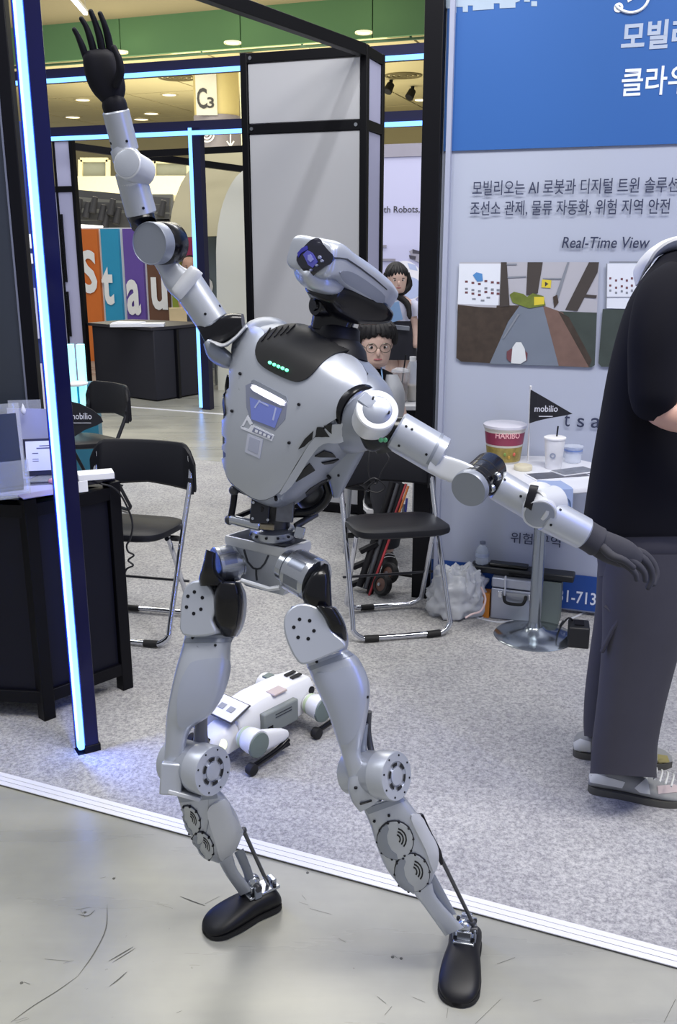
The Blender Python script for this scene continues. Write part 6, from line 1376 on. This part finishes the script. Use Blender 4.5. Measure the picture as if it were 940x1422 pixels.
# legs
def leg(f0, s, back=1):
    hipc = dl_(f0, s * .085, .118); cap = dl_(f0, s * .175, .112); ax = DS * s
    m = MB(); m.lathe([(.035, 0), (.042, .01), (.042, .028), (.046, .032), (.05, .06), (.05, .088)], hipc, ax, 32); o = dpart('leg', m, dwhite)
    m = MB(); m.lathe([(.0425, .012), (.0435, .018), (.0425, .026)], hipc, ax, 32, caps=(False, False)); dpart('leg_ring', m, mat('dog_ring', 'b3c2a4', .4), o)
    m = MB(); m.lathe([(.05, -.006), (.048, .004), (.042, .006), (.0005, .006)], cap, ax, 32); dpart('hip_cap', m, dgreen, o)
    k_ = dl_(f0 - .165 * back, s * .165, .085); R_ = []
    th = (k_ - cap); 
    for t, h_, w_ in ((0, .048, .018), (.25, .046, .022), (.6, .036, .022), (.88, .026, .019), (1.0, .016, .014)):
        c = (cap - ax * .025).lerp(k_ - ax * .01, t); e1 = UZ; R_.append([c + UZ * h_ * sup(2 * pi * j / 20, 2.6)[1] + ax * w_ * sup(2 * pi * j / 20, 2.6)[0] for j in range(20)])
    m = MB(); m.loft(R_); dpart('thigh', m, dwhite, o)
    ft = dl_(f0 + .035 * back, s * .168, .024)
    m = MB(); m.tube([k_ - UZ * .022, k_.lerp(ft, .35) - UZ * .022, ft + UZ * .006], .0115, 10, smooth=4); dpart('shank', m, rblack, o)
    m = MB(); m.tube([k_ - UZ * .04 + ax * .004, k_.lerp(ft, .5) - UZ * .016, ft], .008, 10, smooth=4); dpart('shank', m, rmatt, o)
    m = MB(); m.lathe([(.012, -.017), (.022, -.014), (.0235, 0), (.022, .014), (.012, .017)], ft, ax, 20); dpart('paw', m, rubber, o)
for f0 in (.17, -.19):
    for s in (1, -1): leg(f0, s)
# ================================================================== people
skin = mat('skin', 'c39a86', .55, var=.04, vscale=30); skin2 = mat('skin_pale', 'd8b8ac', .55, var=.03, vscale=30); hairm = mat('hair_black', '100e14', .7, var=.3, vscale=90)
def finish(name, mt, parent, verts, edges, radii, level=1, root=0):
    # one continuous figure grown over a skeleton of joints
    me = bpy.data.meshes.new(name); off = wloc(parent); me.from_pydata([tuple(Vector(v) - off) for v in verts], edges, [])
    o = bpy.data.objects.new(name, me); COL.objects.link(o); o.parent = parent
    sk = o.modifiers.new('skin', 'SKIN'); sk.use_smooth_shade = True
    for i, r in enumerate(radii): me.skin_vertices[0].data[i].radius = (r, r) if not isinstance(r, tuple) else r
    for i in range(len(verts)): me.skin_vertices[0].data[i].use_root = (i == root)
    sb = o.modifiers.new('smooth', 'SUBSURF'); sb.levels = level; sb.render_levels = level
    dg = bpy.context.evaluated_depsgraph_get(); dg.update()
    m2 = bpy.data.meshes.new_from_object(o.evaluated_get(dg)); o.modifiers.clear(); o.data = m2; m2.materials.clear(); m2.materials.append(mt)
    m2.polygons.foreach_set('use_smooth', [True] * len(m2.polygons)); return o
def rings_z(mb, rows, N=36, n=2.3, caps=(True, True)):
    # rows: centre vector, half width along e1, half depth along e2, e1, e2
    mb.loft([[c + e1 * a * sup(2 * pi * j / N, n)[0] + e2 * b * sup(2 * pi * j / N, n)[1] for j in range(N)] for c, a, b, e1, e2 in rows], caps); return mb
def headmesh(parent, c, h, look, sk, eyes=True, smile=False):
    # c: middle of the head, h: its height; look: unit direction of the face
    look = Vector(look).normalized(); sd = look.cross(UZ).normalized(); up = sd.cross(look); N = 28
    rows = [(-.50, .18, .20, .14), (-.46, .26, .30, .12), (-.36, .31, .40, .07), (-.22, .345, .44, .03), (-.05, .37, .46, .0), (.12, .38, .47, -.01), (.28, .36, .45, -.03), (.40, .29, .36, -.04), (.47, .17, .22, -.04), (.50, .04, .06, -.04)]
    q = crv([Vector((z, a, b)) for z, a, b, f in rows], 3); qf = crv([Vector((f, 0, 0)) for *_, f in rows], 3)
    R_ = [[c + up * z.x * h + look * (f.x * h * .6) + sd * z.y * h * sup(2 * pi * j / N, 2.2)[0] + look * z.z * h * sup(2 * pi * j / N, 2.2)[1] for j in range(N)] for z, f in zip(q, qf)]
    m = MB(); m.loft(R_); hd = m.build('head', sk, parent)
    fy = .44
    m = MB(); m.ell(c + look * h * (fy + .03) - up * h * .1, (h * .05, h * .06, h * .1)); m.build('nose', sk, hd)
    lip = mat('lips', 'a8646a', .5); m = MB(); m.ell(c + look * h * .445 - up * h * .27, (h * .1, h * .03, h * .025), Matrix((sd, look, up)).transposed()); m.build('mouth', lip, hd)
    for s in (-1, 1):
        m = MB(); m.ell(c + look * h * .415 + sd * s * h * .15 + up * h * .01, (h * .065, h * .03, h * .028), Matrix((sd, look, up)).transposed()); e = m.build('eye', mat('eye_white', 'e6e2e2', .3), hd)
        m = MB(); m.ell(c + look * h * .44 + sd * s * h * .15 + up * h * .01, (h * .03, h * .012, h * .03), Matrix((sd, look, up)).transposed()); m.build('iris', hairm, e)
        m = MB(); m.ell(c + look * h * .43 + sd * s * h * .15 + up * h * .085, (h * .085, h * .02, h * .014), Matrix((sd, look, up)).transposed()); m.build('eyebrow', hairm, hd)
        m = MB(); m.ell(c + sd * s * h * .385 - up * h * .02 - look * h * .05, (h * .035, h * .07, h * .11), Matrix((sd, look, up)).transposed()); m.build('ear', sk, hd)
    return hd, look, sd, up
# ---------------------------------------------------------------- man at the right edge, seen from the side
G0 = GR(862, 1098); YP = 2.46
man = thing('person', 'person in black t-shirt and loose dark grey trousers standing at the right edge', 'person', (G0.x + .06, YP, 0))
shirt = mat('tshirt_black', '0d0d15', .9, spec=.2, var=.12, vscale=12, bump=.06, bscale=30); trous = mat('trouser_grey', '3b3a43', .8, var=.1, vscale=14, bump=.05, bscale=60)
# body under the clothes: hips, chest, neck, head outside the frame, arms and hands
def pm(x, y, Y=YP): return P(x, y, Y)
sp_ = [pm(905, 770), pm(902, 690), pm(905, 600), pm(915, 500), pm(928, 420), pm(962, 360), pm(988, 330)]
near = [pm(922, 425, 2.28), pm(906, 500, 2.22), pm(908, 570, 2.20), pm(950, 585, 2.17), pm(985, 575, 2.16), pm(1003, 570, 2.16)]
far_ = [pm(935, 430, 2.64), pm(930, 510, 2.68), pm(935, 580, 2.68), pm(975, 580, 2.66), pm(1010, 570, 2.62), pm(1026, 566, 2.60)]
legsA = [pm(895, 800, 2.38), pm(885, 940, 2.38), pm(872, 1075, 2.40)]; legsB = [pm(892, 800, 2.56), pm(868, 940, 2.60), pm(846, 1040, 2.64)]
vs = sp_ + near + far_ + legsA + legsB; es = [(i, i + 1) for i in range(6)] + [(4, 7)] + [(7 + i, 8 + i) for i in range(5)] + [(4, 13)] + [(13 + i, 14 + i) for i in range(5)] + [(0, 19), (19, 20), (20, 21), (0, 22), (22, 23), (23, 24)]
rd_ = [.13, .12, .125, .13, .11, .055, .05] + [.055, .052, .046, .042, .034, .03] * 2 + [.085, .06, .045] * 2
finish('body', skin, man, vs, es, rd_, 2)
hd_c = pm(1022, 285, 2.45); hd, look, sd, up = headmesh(man, hd_c, .235, (.93, -.1, -.3), skin)
m = MB(); R_ = Matrix((sd, look, up)).transposed(); m.ell(hd_c + up * .02 - look * .015, (.096, .118, .122), R_, 28, 16); m.build('hair', hairm, man)
for arm, nm in ((near, 'near'), (far_, 'far')):
    hc_ = arm[-1]; d = (arm[-1] - arm[-2]).normalized(); hm = MB()
    hm.ell(hc_ + d * .045, (.048, .018, .04)); h_o = hm.build('hand', skin, man)
    for i in range(4):
        b = hc_ + d * .085 + UZ * (.028 - .019 * i); l = (.07, .078, .072, .058)[i]; m = MB(); m.tube([b, b + d * l * .5 - UZ * .003, b + d * l * .85 - UZ * .016 + Vector((0, .01, 0)), b + d * l - UZ * .03 + Vector((0, .015, 0))], [.009, .0088, .008, .007], 10, smooth=3); m.build('finger', skin, h_o)
    b = hc_ + d * .03 + UZ * .036; m = MB(); m.tube([b, b + d * .03 + UZ * .015, b + d * .06 + UZ * .012], [.011, .010, .008], 10, smooth=3); m.build('thumb', skin, h_o)
# t-shirt: loose back, hem, sleeve
ts = MB(); shell(ts, [(912, 360, 972, 346, 2.46, 60), (888, 392, 985, 380, 2.46, 108), (868, 430, 990, 430, 2.46, 122), (848, 500, 988, 500, 2.46, 122), (833, 580, 985, 580, 2.46, 122), (821, 650, 984, 650, 2.46, 122), (812, 710, 985, 705, 2.46, 124), (809, 738, 986, 735, 2.46, 124), (812, 747, 984, 744, 2.46, 122)], 2.5, 48, 5, dome=(.12, 0)); tso = ts.build('t_shirt', shirt, man); TSB = ts.bvh()
m = MB(); limb(m, [(930, 392, 2.33, 24, 30), (918, 415, 2.25, 34, 38), (910, 460, 2.215, 36, 40), (908, 510, 2.205, 35, 40), (908, 545, 2.20, 34, 40), (908, 549, 2.20, 31, 37)], 2.3, 32, 4, dome=(.4, 0)); m.build('sleeve', shirt, tso)
m = MB(); limb(m, [(938, 400, 2.58, 24, 30), (936, 440, 2.64, 34, 36), (936, 500, 2.67, 34, 38), (938, 545, 2.68, 33, 36)], 2.3, 28, 4, dome=(.4, 0)); m.build('sleeve', shirt, tso)
m = MB(); ck = [pm(884, 396, 2.45), pm(890, 375, 2.45), pm(902, 356, 2.44), pm(922, 343, 2.43), pm(948, 338, 2.42)]
ck = crv(ck, 5); R_ = []
for i, p in enumerate(ck):
    t = (ck[min(i + 1, len(ck) - 1)] - ck[max(0, i - 1)]).normalized(); u_ = t.cross(FWD).normalized(); f = min(1, (i + 1) / 7); R_.append([p + u_ * -.014 * f * cos(2 * pi * j / 14) + FWD * .06 * f * sin(2 * pi * j / 14) for j in range(14)])
m.loft(R_); co = m.build('collar', mat('collar_cream', 'd6d6d2', .7), tso); co['label'] = 'cream collar rim behind the neck'
# trousers
tr = MB(); shell(tr, [(826, 728, 972, 728, 2.46, 116), (828, 760, 968, 760, 2.46, 118), (832, 800, 962, 800, 2.46, 112)], 2.4, 40, 3); tro = tr.build('trousers', trous, man)
m = MB(); shell(m, [(838, 770, 966, 770, 2.385, 84), (836, 830, 958, 830, 2.385, 80), (836, 880, 950, 880, 2.385, 72), (833, 930, 937, 930, 2.385, 64), (828, 980, 924, 980, 2.385, 58), (822, 1030, 914, 1030, 2.39, 54), (820, 1062, 912, 1062, 2.395, 53), (819, 1074, 912, 1080, 2.395, 52)], 2.3, 40, 5); L1 = m.build('trouser_leg', trous, tro); LB1 = m.bvh()
m = MB(); shell(m, [(830, 780, 940, 780, 2.56, 78), (826, 850, 925, 850, 2.58, 66), (818, 910, 905, 910, 2.60, 58), (812, 960, 895, 960, 2.62, 54), (810, 1000, 892, 1002, 2.63, 50), (811, 1022, 890, 1032, 2.635, 48)], 2.3, 40, 5); m.build('trouser_leg', trous, tro)
m = MB(); m.tube([pm(840, 842, 2.31), pm(858, 858, 2.28), pm(850, 876, 2.29), pm(836, 905, 2.31)], .006, 8, smooth=4); m.build('pocket_fold', trous, tro)
# shoes
def shoe(heel, toe, lab, wd=.092):
    a, b = GR(*heel), GR(*toe); d = (b - a).normalized(); s_ = Vector((-d.y, d.x, 0)); L = (b - a).length
    st = [(0, .35, .5, .0), (.04, .68, .8, 0), (.15, .8, 1.0, 0), (.3, .8, 1.02, 0), (.45, .88, .9, 0), (.62, 1, .68, 0), (.78, 1, .52, 0), (.92, .8, .42, 0), (1.0, .35, .26, 0)]
    q = crv([Vector(x[:3]) for x in st], 4); H_ = .078; N = 24; m = MB()
    m.loft([[a + d * L * t + s_ * wd / 2 * w_ * .96 * sup(2 * pi * j / N, 2.4)[0] + UZ * (.02 + (H_ * h_ - .01) * max(0, .5 + .5 * sup(2 * pi * j / N, 2.4)[1])) for j in range(N)] for t, w_, h_ in q]); o = m.build('shoe', mat('shoe_grey', '8d8e8c', .6), man); B = m.bvh()
    m = MB(); m.loft([[a + d * L * t + s_ * wd / 2 * w_ * c_ * 1.03 + UZ * z_ for c_, z_ in ((-1, .003), (-1.03, .014), (-1, .026), (1, .026), (1.03, .014), (1, .003))] for t, w_, h_ in q]); so_ = m.build('sole', mat('shoe_sole', '4f4e48', .7), o)
    return o, B, a, d, s_, L
s1, B1, *g1 = shoe((816, 1096), (950, 1117), 'front')
def sp(poly, mt, nm, B=B1, pa=None): m = MB(); patch(m, poly, B, .0025, .004, 4, 0); m.build(nm, mt, pa or s1)
pale_l = mat('shoe_white', 'd2d3ce', .6)
sp([(818, 1072), (826, 1074), (868, 1086), (864, 1094), (820, 1086)], pale_l, 'heel_panel'); sp([(881, 1094), (898, 1080), (903, 1103), (888, 1100)], pale_l, 'side_panel'); sp([(912, 1092), (940, 1090), (946, 1100), (914, 1103)], mat('shoe_pink', 'c4b4b2', .6), 'toe_panel')
for i in range(4): m = MB(); p0 = P(908 + 8 * i, 1083 + 3 * i, 2.36); m.tube([p0, p0 + Vector((.02, .04, .006)), p0 + Vector((.03, .07, -.004))], .003, 8, smooth=3); m.build('shoelace', pale_l, s1)
s2, B2, *g2 = shoe((795, 1047), (932, 1064), 'rear')
sp([(797, 1031), (806, 1026), (820, 1030), (820, 1046), (798, 1042)], pale_l, 'heel_panel', B2, s2); sp([(913, 1048), (926, 1050), (929, 1058), (913, 1060)], mat('shoe_olive', '8d8450', .6), 'toe_panel', B2, s2)
# ---------------------------------------------------------------- standing woman by the lettered wall
WY = 6.9; wc = P(552, 392, WY); kW = MPP(wc)
wom = thing('person', 'standing person with long black hair, white top and dark skirt before the lettered wall', 'person', (wc.x, WY, 0))
def pw(x, y, dY=0.0): return P(x, y, WY + dY)
gz = lambda p, z: Vector((p.x, p.y, z))
hips = pw(553, 478); ank = [gz(pw(547, 470), .06), gz(pw(560, 470), .06)]; kn = [gz(pw(547, 470), .42), gz(pw(560, 470), .42)]
vs = [hips, pw(552, 455), pw(551, 432), pw(551, 416), pw(551, 406)] + [pw(534, 424), pw(527, 446, -.05), pw(536, 440, -.16), pw(545, 432, -.18)] + [pw(568, 424), pw(575, 448), pw(577, 472, -.05), pw(577, 484, -.07)] + [pw(546, 486), kn[0], ank[0]] + [pw(560, 486), kn[1], ank[1]]
es = [(0, 1), (1, 2), (2, 3), (3, 4), (3, 5), (5, 6), (6, 7), (7, 8), (3, 9), (9, 10), (10, 11), (11, 12), (0, 13), (13, 14), (14, 15), (0, 16), (16, 17), (17, 18)]
finish('body', skin2, wom, vs, es, [.10, .085, .095, .06, .04, .042, .034, .03, .028, .042, .034, .028, .026, .07, .045, .033, .07, .045, .033], 1)
hd, look, sd, up = headmesh(wom, pw(551, 388, -.02), 36 * kW, (.12, -1, -.06), skin2)
hh = 36 * kW; hc_ = pw(550, 385, .01); R3 = Matrix((sd, look, up)).transposed()
m = MB(); m.ell(hc_ + up * .012 - look * .012, (.083, .09, .098), R3, 26, 14); ho = m.build('hair', hairm, wom)
for s_ in (-1, 1):
    m = MB(); p0 = hc_ + sd * s_ * .07 + look * .02 + up * .03; p1 = p0 - UZ * .1 + sd * s_ * .012; p2 = pw(549 + s_ * 15, 420, -.07); p3 = pw(549 + s_ * 16 + (4 if s_ > 0 else 2), 443 if s_ > 0 else 425, -.11)
    m.tube([p0, p1, p2, p3], [.024, .026, .023, .018, .008], 12, smooth=5); m.build('hair_lock', hairm, ho)
for i in range(7): m = MB(); a = (i - 3) / 3; p0 = hc_ + up * .085 + look * .055 + sd * .03 * a; p1 = hc_ + up * .05 + look * (.098 - .02 * a * a) + sd * .058 * a; p2 = hc_ + up * .012 + look * (.1 - .025 * a * a) + sd * .066 * a; m.tube([p0, p1, p2], [.014, .014, .008], 8, smooth=3); m.build('fringe', hairm, ho)
top = mat('blouse_white', 'd6d8f0', .7, var=.05, vscale=12)
m = MB(); shell(m, [(541, 414, 561, 414, WY, 8), (531, 418, 571, 418, WY, 12), (530, 430, 572, 430, WY, 16), (535, 445, 570, 445, WY, 15), (536, 452, 572, 452, WY, 15)], 2.5, 28, 3); bl = m.build('blouse', top, wom)
m = MB(); limb(m, [(569, 419, WY, 7, 8), (576, 428, WY, 9, 10), (578, 438, WY, 9, 10)], 2, 18, 3); m.build('sleeve', top, bl); m = MB(); limb(m, [(533, 419, WY, 7, 8), (527, 429, WY, 8, 9), (524, 440, WY - .03, 8, 9)], 2, 18, 3); m.build('sleeve', top, bl)
m = MB(); q = pw(545, 434, -.22); m.frame_box(q, Vector((.96, .1, .25)).normalized(), Vector((0, 1, 0)), Vector((-.25, 0, .96)), .12, .012, .13); m.build('held_folder', mat('folder_blue', '8fb4e4', .4), wom)
sk_ = mat('skirt_navy', '1c1d2b', .7, var=.1); m = MB(); shell(m, [(537, 446, 571, 446, WY, 16), (536, 462, 575, 462, WY, 18), (533, 480, 578, 480, WY, 20), (529, 500, 580, 500, WY, 22)], 2.4, 32, 3); sk_o = m.build('skirt', sk_, wom)
m = MB(); q = pw(557, 455, -.13); m.frame_box(q, (1, 0, -.1), (0, 1, 0), UZ, 23 * kW, .02, 6 * kW); m.build('belt_bag', mat('bag_grey', '8a8f9c', .5), wom, bev=.004)
for a_ in ank: m = MB(); m.ell(a_ + Vector((0, -.05, -.02)), (.045, .11, .04)); m.build('shoe', white_plain, wom)
# ---------------------------------------------------------------- seated man with glasses
SY = 4.72; sc0 = P(521, 476, SY); kS = MPP(sc0)
sm_ = thing('person', 'seated person with black hair and thin glasses looking out behind the robot shoulder', 'person', (sc0.x, SY + .1, 0))
def ps(x, y, dY=0.0): return P(x, y, SY + dY)
hipz = .50; hp_ = gz(ps(515, 600, .12), hipz); kneeA = gz(ps(505, 640, -.22), .54); footA = ps(520, 688, -.1)
kneeB = gz(ps(535, 640, -.24), .52); footB = gz(ps(540, 640, -.2), .08)
vs = [hp_, ps(514, 590, .1), ps(515, 548, .06), ps(518, 524, .03), ps(520, 508, .01)] + [ps(490, 540, .05), ps(484, 585, -.02), ps(505, 600, -.16), ps(520, 592, -.2)] + [ps(545, 540, .05), ps(556, 585, -.02), ps(545, 600, -.16), ps(535, 594, -.2)] + [kneeA, footA + Vector((0, .04, .05))] + [kneeB, footB]
es = [(0, 1), (1, 2), (2, 3), (3, 4), (2, 5), (5, 6), (6, 7), (7, 8), (2, 9), (9, 10), (10, 11), (11, 12), (0, 13), (13, 14), (0, 15), (15, 16)]
finish('body', skin2, sm_, vs, es, [.12, .11, .11, .06, .05, .055, .045, .038, .034, .055, .045, .038, .034, .075, .05, .075, .045], 1)
hd, look, sd, up = headmesh(sm_, ps(521, 477), 60 * kS, (.12, -1, -.12), skin2)
hc_ = ps(520, 466, .03); R3 = Matrix((sd, look, up)).transposed()
m = MB(); m.ell(hc_ + up * .004, (.092, .1, .085), R3, 26, 14); ho = m.build('hair', hairm, sm_)
for i in range(9):
    a = (i - 4) / 4; m = MB(); p0 = hc_ + up * .08 + look * .03 + sd * .03 * a; p1 = hc_ + up * .055 + look * (.115 - .035 * a * a) + sd * .075 * a; p2 = hc_ + up * (.022 - .05 * a * a + (.012 if i % 3 == 1 else 0)) + look * (.125 - .06 * a * a) + sd * .092 * a; m.tube([p0, p1, p2], [.02, .021, .011], 8, smooth=3); m.build('fringe', hairm, ho)
gm = mat('glasses_rim', '6c6a60', .3, .7); hc2 = ps(521, 477); hS = 60 * kS; m = MB()
for s_ in (-1, 1):
    c = hc2 + look * hS * .475 + sd * s_ * hS * .16 + up * hS * .0; m = MB(); m.tube([c + (sd * cos(2 * pi * j / 20) * 1.15 + up * sin(2 * pi * j / 20)) * .023 for j in range(20)], .0016, 6, closed=True)
    m.tube([c + sd * s_ * .026, hc2 + sd * s_ * hS * .385 + up * .004 - look * .0], .0014, 6); 
    if s_ < 0: m.tube([c + sd * .026, c + sd * (.32 * hS - .026)], .0014, 6)
    m.build('glasses', gm, hd)
m = MB(); shell(m, [(505, 512, 532, 512, SY + .03, 9), (488, 522, 549, 522, SY + .04, 20), (480, 545, 556, 545, SY + .05, 30), (484, 585, 552, 585, SY + .08, 30), (488, 625, 548, 620, SY + .12, 30)], 2.4, 32, 3); sh_o = m.build('t_shirt', shirt, sm_)
gown = mat('shirt_pale_grey', 'b3b6be', .7, var=.04)
for xs_ in ([(536, 520, 552, 520, SY + .0, 26), (533, 545, 562, 545, SY - .01, 34), (532, 585, 560, 585, SY + .02, 34), (534, 622, 552, 620, SY + .06, 32)], [(486, 522, 502, 522, SY, 26), (478, 545, 504, 545, SY - .01, 34), (480, 585, 504, 585, SY + .02, 34), (486, 622, 504, 622, SY + .06, 32)]):
    m = MB(); shell(m, xs_, 2.4, 24, 3); m.build('open_shirt', gown, sh_o)
m = MB(); m.tube([ps(529, 508, -.02), ps(531, 530, -.1), ps(528, 560, -.11)], .004, 8, smooth=3); m.build('lanyard', mat('lanyard_blue', '7fa6d6', .5), sm_)
dk = mat('seated_trousers', '2a2b33', .8, var=.1)
for kk, ft in ((kneeA, footA + Vector((0, .05, .07))), (kneeB, footB + UZ * .05)):
    m = MB(); m.tube([hp_ + (kk - hp_) * .1, hp_.lerp(kk, .6), kk, kk.lerp(ft, .5), ft], [.1, .09, .08, .07, .06], 18, smooth=4); m.build('trouser_leg', dk, sm_)
def sneaker(c, d, up_):
    d = d.normalized(); s_ = d.cross(up_).normalized(); m = MB()
    m.loft([[c + d * t + s_ * .042 * w_ * cos(2 * pi * j / 18) + up_ * (.03 + h_ * .04 * sin(2 * pi * j / 18)) for j in range(18)] for t, w_, h_ in ((-.11, .5, .7), (-.07, .9, 1.1), (0, .95, 1.0), (.07, 1, .75), (.12, .8, .55), (.145, .3, .3))]); o = m.build('shoe', black_matt, sm_)
    m = MB(); m.loft([[c + d * t + s_ * .046 * w_ * a + up_ * b for a, b in ((-1, -.012), (-1.02, .01), (1.02, .01), (1, -.012))] for t, w_ in ((-.115, .6), (-.07, .95), (0, .98), (.07, 1.03), (.12, .85), (.15, .35))]); m.build('sole', white_plain, o)
    for i in range(3): m = MB(); q = c + d * (.03 + .022 * i) + up_ * (.062 - .008 * i); m.tube([q - s_ * .028, q + up_ * .006, q + s_ * .028], .004, 6, smooth=3); m.build('shoelace', white_plain, o)
    m = MB(); q = c - d * .1 + up_ * .035; m.ell(q, (.02, .02, .03)); m.build('heel_tab', white_plain, o)
sneaker(footA, Vector((-.15, -.8, -.25)), (Vector((0, -.25, .8)).normalized())); sneaker(footB - UZ * .055, Vector((.1, -1, 0)), UZ)
sq = gz(ps(505, 600, .14), 0); stl = thing('stool', 'dark stool under the seated person with glasses', 'stool', tuple(sq))
m = MB(); m.lathe([(.13, .36), (.14, .37), (.14, .385), (.13, .39)], sq, UZ, 28); m.build('seat', vinyl, stl)
for a in (45, 135, 225, 315): m = MB(); e = Vector((cos(radians(a)), sin(radians(a)), 0)); m.cyl(sq + e * .14 + UZ * .006, sq + e * .1 + UZ * .365, .012, n=10); m.build('leg', steel, stl)
# ---------------------------------------------------------------- far visitor behind the white-topped table
VY = 12.0; v0 = P(264, 370, VY); kV = MPP(v0)
vis = thing('person', 'distant person with short dark hair behind the counter, beside the pink strip', 'person', (v0.x, VY, 0))
def pv(x, y, d=0.0): return P(x, y, VY + d)
vs = [gz(pv(264, 400), .85), pv(264, 410), pv(265, 394), pv(265, 384)] + [pv(254, 398), pv(251, 420, -.05), pv(258, 438, -.2)] + [pv(276, 398), pv(279, 420, -.05), pv(272, 438, -.2)] + [gz(pv(260, 400), .45), gz(pv(260, 400), .06), gz(pv(268, 400), .45), gz(pv(268, 400), .06)]
finish('body', skin, vis, vs, [(0, 1), (1, 2), (2, 3), (2, 4), (4, 5), (5, 6), (2, 7), (7, 8), (8, 9), (0, 10), (10, 11), (0, 12), (12, 13)], [.13, .13, .1, .05, .055, .045, .035, .055, .045, .035, .07, .045, .07, .045], 1)
hd, look, sd, up = headmesh(vis, pv(264, 370), 27 * kV, (.1, -1, -.1), skin); m = MB(); m.ell(pv(264, 364, .03), (.1, .1, .085), Matrix((sd, look, up)).transposed()); m.build('hair', mat('hair_brown_black', '1d1518', .5), vis)
m = MB(); shell(m, [(258, 388, 272, 388, VY, 6), (253, 396, 277, 396, VY, 10), (253, 420, 277, 420, VY, 11), (254, 450, 276, 450, VY, 11)], 2.4, 24, 3); m.build('sweater', mat('sweater_slate', '444a5c', .8, var=.1), vis)
m = MB(); shell(m, [(254, 446, 276, 446, VY, 11), (255, 490, 275, 490, VY, 10), (257, 530, 273, 530, VY, 8)], 2.4, 24, 2); m.build('trousers', dk, vis)
